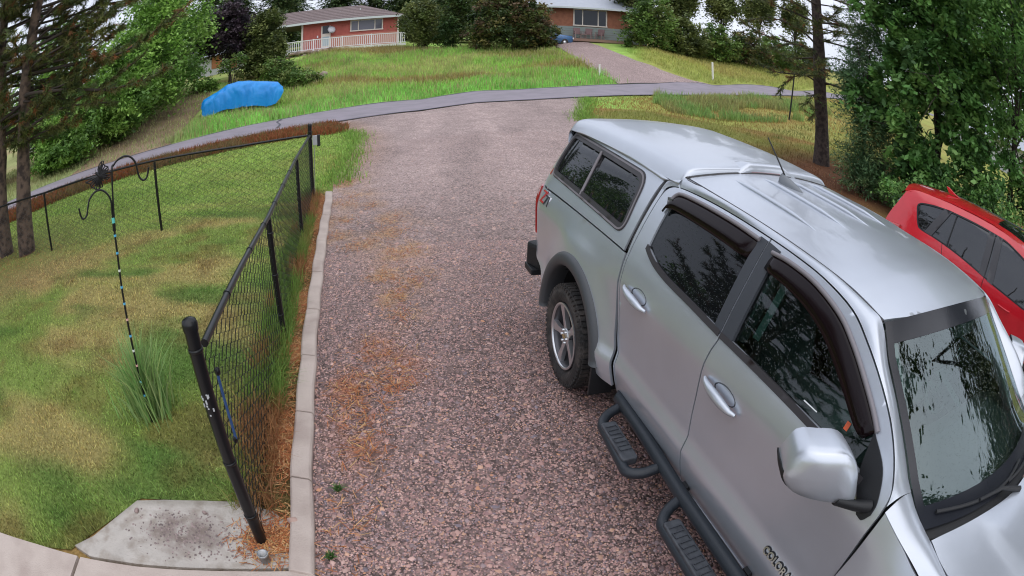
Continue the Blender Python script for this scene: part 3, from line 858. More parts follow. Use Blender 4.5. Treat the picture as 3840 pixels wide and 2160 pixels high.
for sg in (-1, 1):
    # top of the fender between hood and door line
    V = []; F = []; xs = np.linspace(2.668, 3.95, 24)
    for X in xs:
        yin = float(np.interp(X, [2.668, 2.72, 2.80, 2.885, 3.05, 3.5, 3.95], [.716, .723, .732, .742, .780, .797, .728])); zin = Zhood(X, yin) if X > 2.90 else float(np.interp(X, [2.668, 2.72, 2.80, 2.90], [1.148, 1.124, 1.100, Zhood(2.90, .745)]))
        zo = float(np.interp(X, [2.668, 2.82, 3.0, 3.5, 3.95], [1.132, 1.096, 1.058, 1.012, .972])); yo = Ys(X, zo) - .10 * max(0, X - 3.2) ** 2 - .02 * max(0, X - 2.8)
        if zo > .95: yo -= .55 * (zo - .95) ** 1.5 * float(smooth01(X, 2.70, 3.1))
        for t in np.linspace(0, 1, 7):
            y = yin + (yo - yin) * t; z = zin + (zo - zin) * t + .022 * math.sin(math.pi * t) ; V.append((X, sg * y, z))
    for i in range(len(xs) - 1):
        for k in range(6):
            q = (i * 7 + k, (i + 1) * 7 + k, (i + 1) * 7 + k + 1, i * 7 + k + 1); F.append(q if sg > 0 else q[::-1])
    MB().add(V, F, True).build('fender_top', M_SILVER, truck)
mb = MB(); mb.box((4.03, 0, .78), (.10, 1.5, .40)); mb.build('grille', M_BLACKP, truck, bevel=.03)

# ---- mirrors
for sg in (-1, 1):
    mr = empty('mirror'); mr.parent = truck
    # outline of the front of the housing, outboard to the left when seen from the front: (along, z)
    front = [(2.398, 1.214, 1.235), (2.416, 1.182, 1.330), (2.455, 1.115, 1.342), (2.497, 1.040, 1.338), (2.530, .980, 1.275), (2.548, .951, 1.200), (2.558, .930, 1.118), (2.520, .990, 1.112), (2.470, 1.085, 1.128), (2.425, 1.167, 1.158), (2.402, 1.205, 1.20)]
    ring = path([p for p in front] + [front[0]], n=3)
    C = Vector((2.48, 1.08, 1.24)); ax = Vector((.80, .35, 0)).normalized()   # forward-outward
    layers = []
    for off, sc in ((-.14, .95), (-.09, .98), (-.045, .98), (-.022, .955), (-.006, .88), (.004, .60), (.008, .3)):
        L = []
        for p in ring:
            v = Vector(p); d = v - C
            q = C + d * sc + ax * off; L.append((q.x, sg * q.y, q.z - .018 - .10 * max(0, q.z - 1.26)))
        layers.append(L)
    n = len(ring); V = [p for L in layers for p in L]; F = []
    for i in range(len(layers) - 1):
        for k in range(n):
            q = (i * n + k, i * n + (k + 1) % n, (i + 1) * n + (k + 1) % n, (i + 1) * n + k); F.append(q if sg < 0 else q[::-1])
    F.append(tuple((len(layers) - 1) * n + k for k in range(n)))
    MB().add(V, F, True).build('mirror_cap', M_SILVER, mr)
    V = []; F = []
    for off, sc, dz in ((-.145, .98, -.004), (-.10, 1.01, -.012), (-.045, 1.0, -.020), (-.022, .93, -.020)):
        for p in ring:
            d = Vector(p) - C; q = C + d * sc + ax * off; z = q.z + dz
            if d.z > -.02: z = min(z, C.z - .02)
            V.append((q.x, sg * q.y, z))
    for i in range(3):
        for k in range(n):
            q = (i * n + k, i * n + (k + 1) % n, (i + 1) * n + (k + 1) % n, (i + 1) * n + k); F.append(q if sg < 0 else q[::-1])
    F.append(tuple(range(n)))
    MB().add(V, F, True).build('mirror_housing', M_BLACKP, mr)
    mb = MB(); mb.tube([(2.50, sg * 1.00, 1.115), (2.55, sg * .93, 1.10), (2.585, sg * .88, 1.10)], [.030, .034, .045], 8, flat=.6); mb.build('mirror_arm', M_BLACKP, mr)

# ---- step bars
for sg in (-1, 1):
    st = empty('step_bar'); st.parent = truck
    mb = MB(); mb.tube([(.66, sg * .84, .37), (.71, sg * .895, .362), (1.1, sg * .905, .36), (1.6, sg * .935, .36), (2.3, sg * .945, .36), (2.60, sg * .93, .36)], .038, 12); mb.build('bar', M_BAR, st)
    for P, pad in (([(.77, .91, .345), (.80, 1.0, .325), (.865, 1.062, .315), (.95, 1.075, .31), (1.22, 1.095, .31), (1.30, 1.095, .312), (1.345, 1.03, .325), (1.35, .93, .345)], (.90, 1.245, 1.050)),
                   ([(1.61, .94, .345), (1.64, 1.02, .325), (1.70, 1.082, .315), (1.78, 1.095, .31), (2.22, 1.10, .31), (2.31, 1.10, .312), (2.36, 1.03, .325), (2.365, .95, .345)], (1.735, 2.26, 1.063))):
        mb = MB(); mb.tube([(x, sg * y, z) for x, y, z in crom(P, 4)], .030, 10); hp = mb.build('step_loop', M_BAR, st)
        x0, x1, yc = pad
        O_ = rounded([(x0, yc - .052), (x1, yc - .052 + .012), (x1, yc + .048 + .008), (x0, yc + .044)], .022, 4)
        mb = MB(); mb.prism([(u, v) for u, v in O_], lambda u, v, d: (u, sg * v, .352 - d), .05)
        pd = mb.build('step_pad', M_PAD, hp, bevel=.008)
        rb = MB(); nn = int((x1 - x0 - .06) / .036)
        for i in range(nn):
            x = x0 + .05 + i * .036
            rb.bar((x, sg * (yc - .032), .354), (x + .004, sg * (yc + .034), .354), .004, .010)
            if i < nn - 1: rb.bar((x, sg * (yc + (.034 if i % 2 else -.032)), .354), (x + .036, sg * (yc + (.034 if i % 2 else -.032)), .354), .004, .010)
        rb.build('grip_ribs', M_GREYP, pd)
    for x in (.95, 1.55, 2.2): 
        mb = MB(); mb.bar((x, sg * .90, .36), (x, sg * .70, .40), .05, .03); mb.build('bracket', M_BLACKP, st)

# ---- badges
def text(name, body, size, mat_, parent, mw, ext=.004, shear=0, bold=0.0):
    cu = bpy.data.curves.new(name, 'FONT'); cu.body = body; cu.size = size; cu.extrude = ext; cu.shear = shear
    cu.resolution_u = 3; cu.offset = bold
    tmp = bpy.data.objects.new('t', cu); COL.objects.link(tmp)
    dg = bpy.context.evaluated_depsgraph_get(); me = bpy.data.meshes.new_from_object(tmp.evaluated_get(dg))
    bpy.data.objects.remove(tmp)
    o = link(name, me, mat_, parent); o.matrix_local = mw; me.materials.clear(); me.materials.append(mat_)
    return o
def side_frame(x, z, Y, tilt=0.0, off=.004):
    """frame on the right side: text runs towards +x, upright"""
    y = -(Y(x, z) + off); dz = .03
    up = Vector((0, -(Y(x, z + dz) - Y(x, z)), dz)).normalized()
    rt = (Vector((1, -(Y(x + .1, z) - Y(x, z)) / .1, 0)).normalized() + up * tilt).normalized()
    nn = rt.cross(up).normalized()
    return Matrix((rt, up, nn)).transposed().to_4x4(), Vector((x, y, z))
R_, p_ = side_frame(2.235, .565, Ys); R_.translation = p_
text('badge', 'COLORADO', .052, M_CHROME, truck, R_, .006, 0, .0008)
R_, p_ = side_frame(2.235, .565, Ys, 0, .001); R_.translation = p_
text('badge_outline', 'COLORADO', .052, M_DARK, truck, R_, .003, 0, .0035)
R_, p_ = side_frame(-1.035, 1.085, Yb, -.04); R_.translation = p_
zb = text('badge', 'Z', .15, M_REDB, truck, R_, .005, .25)
R_, p_ = side_frame(-.945, 1.085, Yb, -.04); R_.translation = p_
text('badge', '71', .115, M_GREYP, truck, R_, .005, .25)
R_, p_ = side_frame(-.953, 1.079, Yb, -.04, .001); R_.translation = p_
text('badge_outline', '71', .125, M_CHROME, truck, R_, .004, .25)
R_, p_ = side_frame(-1.045, 1.079, Yb, -.04, .001); R_.translation = p_
text('badge_outline', 'Z', .165, M_CHROME, truck, R_, .004, .25)
mb = MB(); mb.prism([(-1.11, 1.30), (-1.075, 1.35), (-1.08, 1.29)], lambda u, v, d: (u, -(Yt(u, v) + .003 + d), v), .004); mb.build('brand_sticker', M_REDB, truck)

# ---- cabin seen through the glass
cb = MB(); cb.box((1.6, 0, .62), (2.0, 1.60, .04)); cb.box((.62, 0, 1.1), (.04, 1.4, .9)); cb.build('cabin_floor', M_DASH, truck)
db = MB(); db.prism([(2.30, .70), (2.32, 1.02), (2.45, 1.085), (2.86, 1.075), (2.86, .70)], lambda u, v, d: (u, -.72 + d, v), 1.44); db.build('dashboard', M_DASH, truck, bevel=.02)
for y in (-.37, .37):
    s_ = MB(); s_.box((1.68, y, .80), (.54, .52, .16), Matrix.Rotation(-.1, 3, 'Y')); st = s_.build('seat', M_SEAT, truck, bevel=.05)
    MB().box((1.36, y, 1.08), (.16, .50, .58), Matrix.Rotation(-.22, 3, 'Y')).build('seat_back', M_SEAT, st, bevel=.06)
    MB().box((1.27, y, 1.43), (.10, .27, .16), Matrix.Rotation(-.22, 3, 'Y')).build('headrest', M_SEAT, st, bevel=.04)
MB().box((.88, 0, .80), (.5, 1.3, .16)).build('rear_seat', M_SEAT, truck, bevel=.05)
MB().box((.72, 0, 1.08), (.14, 1.3, .55), Matrix.Rotation(-.2, 3, 'Y')).build('rear_seat_back', M_SEAT, truck, bevel=.05)
mb = MB(); th = np.linspace(0, 2 * math.pi, 25)
Rw = Matrix.Rotation(math.radians(62), 3, 'Y'); mb.tube([Rw @ Vector((.18 * math.cos(a), .18 * math.sin(a), 0)) + Vector((2.10, .37, 1.06)) for a in th], .016, 8, False)
mb.box((2.11, .37, 1.055), (.06, .16, .10)); mb.bar((2.11, .37, 1.05), (2.11, .21, 1.05), .04, .03); mb.bar((2.11, .37, 1.05), (2.11, .53, 1.05), .04, .03); mb.bar((2.1, .37, 1.06), (2.4, .37, .95), .07, .07)
mb.build('steering_wheel', M_DASH, truck)
for sg in (-1, 1):
    MB().bar((1.60, sg * .615, 1.52), (1.62, sg * .775, 1.22), .045, .004, (0, 1, 0)).build('seat_belt', M_BELT, truck)
    mb = MB(); mb.tube([(2.15, sg * .53, 1.49), (2.40, sg * .59, 1.27), (2.62, sg * .63, 1.09)], .032, 6); mb.build('pillar_trim', M_LIGHTTRIM, truck)
    mb = MB(); mb.box((1.50, sg * .70, 1.36), (.09, .05, .42), Matrix.Rotation(sg * .42, 3, 'X')); mb.build('pillar_trim', M_LIGHTTRIM, truck)
mb = MB(); mb.box((2.30, 0, 1.50), (.03, .22, .07)); mb.bar((2.30, 0, 1.52), (2.27, 0, 1.58), .03, .03); rv = mb.build('rear_view_mirror', M_DASH, truck, bevel=.012)
MB().tube([Vector((2.33, -.02 + .018 * math.cos(a), 1.40 + .024 * math.sin(a))) for a in np.linspace(0, 2 * math.pi, 13)], .003, 5, False).build('mirror_charm', M_CHROME, rv)
# maker's plates in the front window corner
R_, p_ = side_frame(2.10, 1.20, lambda X, Z: Ys(X, Z) - .012); R_.translation = p_
MB().box((0, 0, 0), (.085, .005, .001)).add([], []).build('glass_print', M_WHITEP, truck).matrix_local = R_
R_, p_ = side_frame(2.30, 1.235, lambda X, Z: Ys(X, Z) - .012); R_.translation = p_
MB().box((0, 0, 0), (.022, .032, .001)).build('orange_sticker', M_ORANGE, truck).matrix_local = R_
# ================================================================== terrain
_PROF = [  # azimuth (deg, clockwise from +Y): (distance, height) pairs
    (-180, [(0, 0), (60, 0), (200, 1)]),
    (-100, [(0, 0), (12, -.08), (60, 0), (200, 1)]),
    (-60, [(0, 0), (12, -.10), (20, 0), (23.5, 0), (30, .15), (45, .5), (90, 2.5), (250, 14)]),
    (-48, [(0, 0), (12, -.10), (20.2, 0), (24.4, 0), (29, .34), (40, 1.0), (90, 4), (250, 14)]),
    (-40, [(0, 0), (12, -.12), (20.2, 0), (23.3, 0), (27, .25), (33, 1.2), (40, 2.2), (60, 4), (250, 16)]),
    (-31, [(0, 0), (12, -.13), (20.7, 0), (24.8, .05), (30, .58), (36, 1.6), (46, 2.9), (90, 6), (250, 16)]),
    (-23, [(0, 0), (12, -.14), (21.3, 0), (26.5, .05), (32, .6), (38, 1.75), (46, 3.2), (52, 3.7), (90, 7), (250, 16)]),
    (-17, [(0, 0), (12, -.14), (22.1, 0), (27.5, .1), (34, 1.3), (43, 3.09), (50, 3.9), (90, 7), (250, 16)]),
    (-9, [(0, 0), (12, -.05), (24.3, .07), (29.5, .22), (36, 1.45), (44, 2.95), (50, 3.5), (90, 6), (250, 16)]),
    (-3.4, [(0, 0), (12, 0), (23.5, .32), (28.5, .52), (36, 1.75), (42, 2.96), (50, 3.4), (90, 6), (250, 16)]),
    (0, [(0, 0), (12, 0), (23.7, .40), (29.3, .57), (36, 1.75), (42, 2.9), (50, 3.4), (90, 6), (250, 16)]),
    (5.6, [(0, 0), (12, 0), (25, .54), (30.5, .79), (36, 2.0), (40, 2.9), (45, 3.9), (60, 4.5), (250, 16)]),
    (10.7, [(0, 0), (12, 0), (26.3, .71), (32, 1.05), (38, 2.5), (45, 4.05), (60, 4.6), (250, 16)]),
    (14, [(0, 0), (12, 0), (27.5, .81), (33.5, 1.23), (42, 3.65), (60, 4.6), (250, 16)]),
    (20, [(0, 0), (12, 0), (18, .05), (31, 1.07), (38, 1.54), (50, 4.17), (70, 5), (250, 16)]),
    (28, [(0, 0), (5, 0), (8, -.1), (12, -.05), (18, .02), (26.3, .76), (38, 1.68), (46, 2.11), (56, 4.78), (250, 16)]),
    (33, [(0, 0), (4, 0), (7, -.15), (10, -.18), (14, -.1), (18.4, .0), (30, 1.0), (41, 1.95), (49, 2.4), (70, 4.4), (250, 14)]),
    (45, [(0, 0), (4, 0), (7, -.2), (10, -.22), (14, -.12), (20, .1), (40, 1.9), (60, 3), (250, 12)]),
    (70, [(0, 0), (4, 0), (7, -.2), (12, -.22), (20, .0), (40, 1.2), (60, 2), (250, 10)]),
    (110, [(0, 0), (20, 0), (60, 1), (200, 2)]),
    (180, [(0, 0), (60, 0), (200, 1)]),
]
_az = np.array([a for a, _ in _PROF], float)
def ground_z(x, y):
    x = np.asarray(x, float); y = np.asarray(y, float); shp = x.shape
    x = x.ravel(); y = y.ravel()
    d = np.hypot(x, y); a = np.degrees(np.arctan2(x, y))
    ds = np.array([[np.interp(d + e, [p[0] for p in pr], [p[1] for p in pr]) for e in (-.7, 0, .7)] for _, pr in _PROF]).mean(1)
    i = np.clip(np.searchsorted(_az, a) - 1, 0, len(_az) - 2)
    t = (a - _az[i]) / (_az[i + 1] - _az[i])
    k = np.arange(len(d))
    return (ds[i, k] * (1 - t) + ds[i + 1, k] * t).reshape(shp)
def gz(x, y): return float(ground_z(np.array([x]), np.array([y]))[0])
# ------------------------------------------------------------------ plan outlines (metres, camera foot at the origin)
ROAD_FAR = [(-24.5, 7.0), (-21.6, 10.4), (-19.6, 13.2), (-17.7, 15.6), (-15.6, 17.5), (-13.59, 19.6), (-11.57, 22.19), (-10.2, 23.9), (-8.67, 25.45), (-6.59, 27.1), (-4.27, 28.2), (-1.61, 28.6), (-.25, 28.95), (2.97, 30.1), (5.92, 31.22), (7.92, 32.2), (12.99, 35.2), (18.57, 38.0), (23.53, 40.6), (34, 46), (60, 60)]
ROAD_NEAR = [(-21.0, 4.0), (-18.6, 8.0), (-16.78, 10.7), (-15.87, 12.15), (-14.6, 13.88), (-12.82, 15.85), (-10.37, 18.17), (-8.45, 19.75), (-7.55, 20.46), (-6.75, 21.05), (-5.43, 22.2), (-3.98, 23.2), (-1.79, 23.69), (-.2, 23.8), (1.54, 24.5), (3.43, 25.3), (6.02, 26.5), (10.71, 29.18), (16.1, 32.45), (21.02, 35.7), (32, 42), (58, 56)]
KERB_R = [(-.73, .55), (-.945, 1.627), (-1.311, 2.948), (-1.514, 3.683), (-1.797, 4.702), (-1.988, 5.391), (-2.533, 7.359), (-3.058, 9.253), (-3.30, 10.05)]
GRAVEL = [(-.62, -7), (-.66, -2)] + KERB_R + [(-3.55, 10.9), (-3.72, 11.9), (-4.02, 13.7), (-4.5, 16.5), (-5.35, 18.2), (-6.3, 20.3), (-6.75, 21.1), (-5.43, 22.25), (-3.98, 23.25), (-1.79, 23.74), (-.2, 23.85), (1.54, 24.55), (3.2, 25.25), (3.0, 22.8), (2.42, 20.1), (2.15, 18.2), (2.5, 16), (3.5, 13.8), (5.0, 12.2), (6.6, 11.2), (7.6, 9.4), (9.0, 6), (10, 0), (10, -7)]
LAWN = [(-3.3, -1.5), (-3.5, .9), (-2.97, 1.07), (-2.66, 1.2), (-2.31, 1.9), (-1.55, 2.12), (-1.25, 2.03), (-1.12, 1.70)] + [(x - .145, y) for x, y in KERB_R[2:]] + [(-3.60, 10.9), (-3.80, 11.9), (-4.1, 13.7), (-4.6, 16.5), (-5.5, 18.3), (-8.1, 18.1), (-10.6, 16.0), (-13.0, 13.6), (-15.6, 10.6), (-17.6, 6), (-18, -1.5)]
DRIVE2 = [(5.79, 31.3), (5.75, 32.0), (5.0, 34.2), (4.14, 37.2), (3.4, 41.2), (2.9, 44.4), (5.6, 44.2), (6.3, 42.6), (7.1, 40.2), (8.08, 37.4), (9.4, 35.6), (11.2, 34.6), (13.1, 35.3), (10.5, 33.5), (7.9, 32.3)]
DIRT = [(-13.9, 19.6), (-15.2, 22.4), (-16.2, 25.2), (-17.2, 28.4), (-19.2, 32.6), (-21.5, 34), (-20.0, 29.2), (-19.3, 24.3), (-18.9, 21.4), (-18.6, 18.4), (-17.6, 16.0), (-15.6, 17.6)]

def dist_poly(x, y, P):
    x = np.asarray(x, float); y = np.asarray(y, float); r = np.full(x.shape, 1e9)
    for (x0, y0), (x1, y1) in zip(P[:-1], P[1:]):
        dx, dy = x1 - x0, y1 - y0; t = np.clip(((x - x0) * dx + (y - y0) * dy) / (dx * dx + dy * dy + 1e-9), 0, 1)
        r = np.minimum(r, np.hypot(x - x0 - t * dx, y - y0 - t * dy))
    return r

C_GREEN = np.array((.165, .250, .056)); C_DEEP = np.array((.082, .158, .036)); C_DRY = np.array((.33, .27, .11)); C_BROWN = np.array((.17, .098, .042)); C_RUST = np.array((.27, .085, .030))
C_BRIGHT = np.array((.33, .56, .12))
def lawn_col(x, y):
    n = fnoise(x + .35 * y, y * 2.2, 1.5, 1); n2 = fnoise(x, y, .45, 2)
    c = mixc(C_GREEN, C_DRY, smooth01(n, .38, .64) * .75 + .14)
    c = mixc(c, C_DEEP, smooth01(fnoise(x * .6 + y * .3, y * 1.6, 1.1, 5), .54, .72) * .8)
    c = mixc(c, C_BROWN, smooth01(n2, .55, .75) * .45)
    # under the pines and at the fence foot: needles and bare soil
    d = np.hypot(x + 10.3, y - 6.4)
    c = mixc(c, np.array((.33, .20, .115)), (1 - smooth01(d, 1.0, 4.4)) * .85)
    k = dist_poly(x, y, [(-1.2, 1.7), (-2.1, 4.9), (-2.9, 7.6), (-3.5, 9.9)])
    c = mixc(c, np.array((.19, .10, .055)), (1 - smooth01(k, .10, .38)) * .7)
    far = smooth01(np.hypot(x, y), 9, 12)
    c = mixc(c, mixc(np.array((.27, .38, .095)), np.array((.19, .27, .065)), fnoise(x, y, 1.6, 8)), far * .75)
    return c
def hill_col(x, y):
    n = fnoise(x * .5, y, 2.6, 9); n2 = fnoise(x, y, .9, 4)
    c = mixc(C_BRIGHT, np.array((.44, .50, .17)), smooth01(n, .48, .72) * .85)
    c = mixc(c, C_BROWN * 2.0, smooth01(fnoise(x * .45, y * 1.3, 3.2, 12), .56, .74) * .7)
    c = mixc(c, C_DEEP * 1.3, smooth01(n2, .6, .8) * .5)
    k = dist_poly(x, y, ROAD_FAR)
    return mixc(c, np.array((.27, .56, .13)) * (.8 + .4 * vnoise(x, y, .5, 33))[..., None], (1 - smooth01(k, 1.2, 4.5)) * .8)
def right_col(x, y):
    n = fnoise(x * .5, y, 2.4, 14)
    c = mixc(np.array((.23, .24, .065)), np.array((.33, .215, .08)), smooth01(n, .38, .62))
    c = mixc(c, np.array((.10, .15, .035)), smooth01(fnoise(x, y, 1.3, 15), .55, .75) * .8)
    k = np.hypot(x - 9.6, (y - 13.2) * .8)
    return mixc(c, np.array((.165, .075, .040)), 1 - smooth01(k, 1.5, 4.2))
def region_col(x, y):
    a = np.degrees(np.arctan2(x, y)); d = np.hypot(x, y)
    onhill = d > 22
    c = np.where(onhill[..., None], hill_col(x, y), np.where((x > -3)[..., None], right_col(x, y), lawn_col(x, y)))
    # far verge right of the second drive is dry
    dry = smooth01(a, 10, 14) * onhill
    c = mixc(c, np.array((.36, .27, .09)), dry * .65)
    # brown weedy slope on the far left
    sl = (1 - smooth01(a, -36, -30)) * smooth01(d, 23, 24.5)
    c = mixc(c, np.array((.33, .245, .16)), sl * .65)
    return c * (.82 + .36 * vnoise(x, y, .35, 30))[..., None]

M_GROUND = mat('ground_grass', (.1, .13, .04), .95, spec=.1, attr='col', noise=(30, (.55, .55, .5), .42, .75), bump=(60, .6))
def polar_ground():
    az = np.concatenate([np.arange(-180, -70, 4), np.arange(-70, 70, .8), np.arange(70, 180, 4)])
    rr = np.concatenate([[.0], np.geomspace(.4, 2, 8), np.arange(2.3, 50, .33), np.geomspace(51, 420, 26)])
    A, Rr = np.meshgrid(np.radians(az), rr)
    X = Rr * np.sin(A); Y = Rr * np.cos(A); Z = ground_z(X, Y) - .004
    n = len(az); V = np.stack([X.ravel(), Y.ravel(), Z.ravel()], 1)
    i, j = np.meshgrid(np.arange(len(rr) - 1), np.arange(n), indexing='ij')
    i = i.ravel(); j = j.ravel(); k = (j + 1) % n
    F = np.stack([i * n + j, i * n + k, (i + 1) * n + k, (i + 1) * n + j], 1)[:, ::-1]
    me = np_mesh('ground', V, F, region_col(X.ravel(), Y.ravel()), True)
    return tag(link('ground', me, M_GROUND), kind='structure')
polar_ground()

def sheet(name, poly, step, off, material, colf=None, warp=0.0):
    V, T, _ = tri2d(poly, step)
    z = ground_z(V[:, 0], V[:, 1]) + off
    if warp: z = z + warp * (fnoise(V[:, 0], V[:, 1], .8, 21) - .5)
    me = np_mesh(name, np.column_stack([V, z]), T, colf(V[:, 0], V[:, 1]) if colf else None, True)
    return tag(link(name, me, material), kind='structure')

# fenced lawn
sheet('lawn', LAWN, .16, .006, M_GROUND, lambda x, y: lawn_col(x, y) * (.8 + .4 * vnoise(x, y, .2, 31))[..., None])

# gravel drive: the sheet between the stones
TAN = [(-2.75, 9.3, .45), (-3.2, 10.6, .45), (-2.4, 7.2, .25), (-1.7, 7.9, .3), (-1.0, 5.5, .25), (-1.54, 7.2, .35), (-1.29, 6.47, .30), (-1.93, 6.79, .25), (-.95, 4.7, .16), (-2.49, 7.95, .3), (-3.9, 12.6, .5), (-4.2, 13.8, .55), (-2.2, 8.75, .2), (-1.35, 5.7, .2), (-1.1, 5.1, .2)]
RUST = [(-1.1, 4.03, .16), (-.89, 3.71, .22), (-1.15, 3.5, .2), (-1.02, 3.1, .15), (-.92, 2.77, .12), (-1.15, 3.33, .15), (-.8, 3.5, .12)]
def gravel_col(x, y):
    c = mixc(np.array((.165, .115, .105)), np.array((.385, .295, .275)), smooth01(np.hypot(x, y), 3.5, 11))  # near sheet darkened: shade in the gaps between stones put into the colour
    c = mixc(c, c * .72, smooth01(fnoise(x * 1.4, y * .5, 1.4, 40), .50, .75) * .7)
    tr = np.exp(-((x + .15 * y - .1) / .45) ** 2) + np.exp(-((x + .15 * y - 1.9) / .4) ** 2)
    c = c * (1 + .13 * np.clip(tr, 0, 1) - .04)[..., None]
    c = mixc(c, np.array((.36, .22, .12)), .85 * patch_w(x, y, TAN, .10)); c = mixc(c, np.array((.34, .12, .05)), .7 * patch_w(x, y, RUST, .07))
    e = dist_poly(x, y, [(-3.6, 11), (-3.9, 13.7), (-4.5, 16.5), (-6.3, 20.3)])
    c = mixc(c, np.array((.33, .19, .10)), (1 - smooth01(e, .1, 1.3)) * .5)
    return c * (.85 + .3 * vnoise(x, y, .25, 43))[..., None]
def patch_w(x, y, L, s):
    w = np.zeros(np.shape(x))
    for px, py, r in L: w = np.maximum(w, np.exp(-((x - px) ** 2 + ((y - py) * .65) ** 2) / r ** 2))
    return w * smooth01(vnoise(x * 1.0, y, s, 47) * .6 + vnoise(x, y, s * 2.7, 48) * .4, .35, .62)
def gravel_material():
    M = mat('gravel', (.2, .16, .15), .75, spec=.35, attr='col')
    nt = M.node_tree; N = nt.nodes; b = N['Principled BSDF']; tc = N['Texture Coordinate']
    v = N.new('ShaderNodeTexVoronoi'); v.inputs['Scale'].default_value = 55; nt.links.new(tc.outputs['Object'], v.inputs['Vector'])
    v2 = N.new('ShaderNodeTexVoronoi'); v2.inputs['Scale'].default_value = 19; nt.links.new(tc.outputs['Object'], v2.inputs['Vector'])
    hs = N.new('ShaderNodeSeparateColor'); nt.links.new(v.outputs['Color'], hs.inputs[0])
    mr = N.new('ShaderNodeMapRange'); mr.inputs[3].default_value = .45; mr.inputs[4].default_value = 1.45; nt.links.new(hs.outputs[0], mr.inputs[0])
    hs2 = N.new('ShaderNodeSeparateColor'); nt.links.new(v2.outputs['Color'], hs2.inputs[0])
    mr2 = N.new('ShaderNodeMapRange'); mr2.inputs[3].default_value = .8; mr2.inputs[4].default_value = 1.2; nt.links.new(hs2.outputs[1], mr2.inputs[0])
    mu = N.new('ShaderNodeMath'); mu.operation = 'MULTIPLY'; nt.links.new(mr.outputs[0], mu.inputs[0]); nt.links.new(mr2.outputs[0], mu.inputs[1])
    vm = N.new('ShaderNodeVectorMath'); vm.operation = 'SCALE'
    nt.links.new(N['Attribute'].outputs['Color'], vm.inputs[0]); nt.links.new(mu.outputs[0], vm.inputs['Scale'])
    nt.links.new(vm.outputs[0], b.inputs['Base Color'])
    bp = N.new('ShaderNodeBump'); bp.inputs['Strength'].default_value = .9; bp.inputs['Distance'].default_value = .012; bp.invert = True
    nt.links.new(v.outputs['Distance'], bp.inputs['Height']); nt.links.new(bp.outputs[0], b.inputs['Normal'])
    return M
M_GRAVEL = gravel_material()
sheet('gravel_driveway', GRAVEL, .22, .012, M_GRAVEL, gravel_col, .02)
sheet('far_driveway', DRIVE2, .5, .05, M_GRAVEL, lambda x, y: np.array((.36, .27, .255)) * (.8 + .35 * fnoise(x, y, 1.2, 44))[..., None])
sheet('dirt_slope', DIRT, .5, .03, M_GROUND, lambda x, y: mixc(np.array((.36, .26, .19)), np.array((.24, .18, .10)), fnoise(x, y, .8, 45)) * (.75 + .5 * vnoise(x, y, .3, 46))[..., None])

# road: a strip with a slight crown and dark edges
M_ROAD = mat('asphalt', (.27, .24, .275), .85, noise=(1.2, (.22, .20, .225), .4, .7, 8), bump=(90, .25))
def road():
    a = np.array(crom(ROAD_NEAR, 4)); b = np.array(crom(ROAD_FAR, 4))
    def res(P, n):
        d = np.concatenate([[0], np.cumsum(np.hypot(*np.diff(P, axis=0).T))]); t = np.linspace(0, d[-1], n)
        return np.stack([np.interp(t, d, P[:, 0]), np.interp(t, d, P[:, 1])], 1)
    a = res(a, 160); b = res(b, 160); V = []; ns = 10
    for k in range(ns + 1):
        t = k / ns; P = a * (1 - t) + b * t
        V.append(np.column_stack([P, ground_z(P[:, 0], P[:, 1]) + .035 + .05 * math.sin(math.pi * t)]))
    V = np.concatenate(V); n = 160
    i, j = np.meshgrid(np.arange(ns), np.arange(n - 1), indexing='ij'); i = i.ravel(); j = j.ravel()
    F = np.stack([i * n + j, i * n + j + 1, (i + 1) * n + j + 1, (i + 1) * n + j], 1)
    me = np_mesh('road', V, F, None, True)
    o = tag(link('road', me, M_ROAD), kind='structure')
    M_EDGE = mat('asphalt_edge', (.085, .085, .10), .9)
    for P, sgn in ((a, 1), (b, -1)):
        mb = MB(); V = []; F = []
        q = a * .985 + b * .015 if sgn > 0 else b * .985 + a * .015; w = .10
        for k in range(160):
            dv = (b - a)[k]; dv = dv / np.linalg.norm(dv) * w * (.5 + 1.0 * vnoise(k * .37, 3, 1)) * sgn
            e = q[k] - dv * .5; f = q[k] + dv * .5
            for p in (e, f): V.append((p[0], p[1], gz(p[0], p[1]) + .052))
        for k in range(159): F.append((2 * k, 2 * k + 2, 2 * k + 3, 2 * k + 1))
        mb.add(V, F).build('edge_crack', M_EDGE, o)
    # repaired joint across the road
    mb = MB(); P = [(-8.9, 20.3), (-9.2, 21.3), (-9.8, 22.4), (-10.0, 23.4)]
    V = []
    for x, y in crom(P, 5): V += [(x - .05, y, gz(x, y) + .085), (x + .05, y, gz(x, y) + .085)]
    mb.add(V, [(2 * k, 2 * k + 1, 2 * k + 3, 2 * k + 2) for k in range(len(V) // 2 - 1)]); mb.build('seam', M_EDGE, o)
    mb = MB(); V = []
    for x, y in crom([(-10.7, 20.9), (-9.9, 21.9)], 5): V += [(x - .03, y + .03, gz(x, y) + .088), (x + .03, y - .03, gz(x, y) + .088)]
    mb.add(V, [(2 * k, 2 * k + 1, 2 * k + 3, 2 * k + 2) for k in range(len(V) // 2 - 1)]); mb.build('pale_patch', mat('pale_patch', (.33, .31, .33), .9), o)
road()

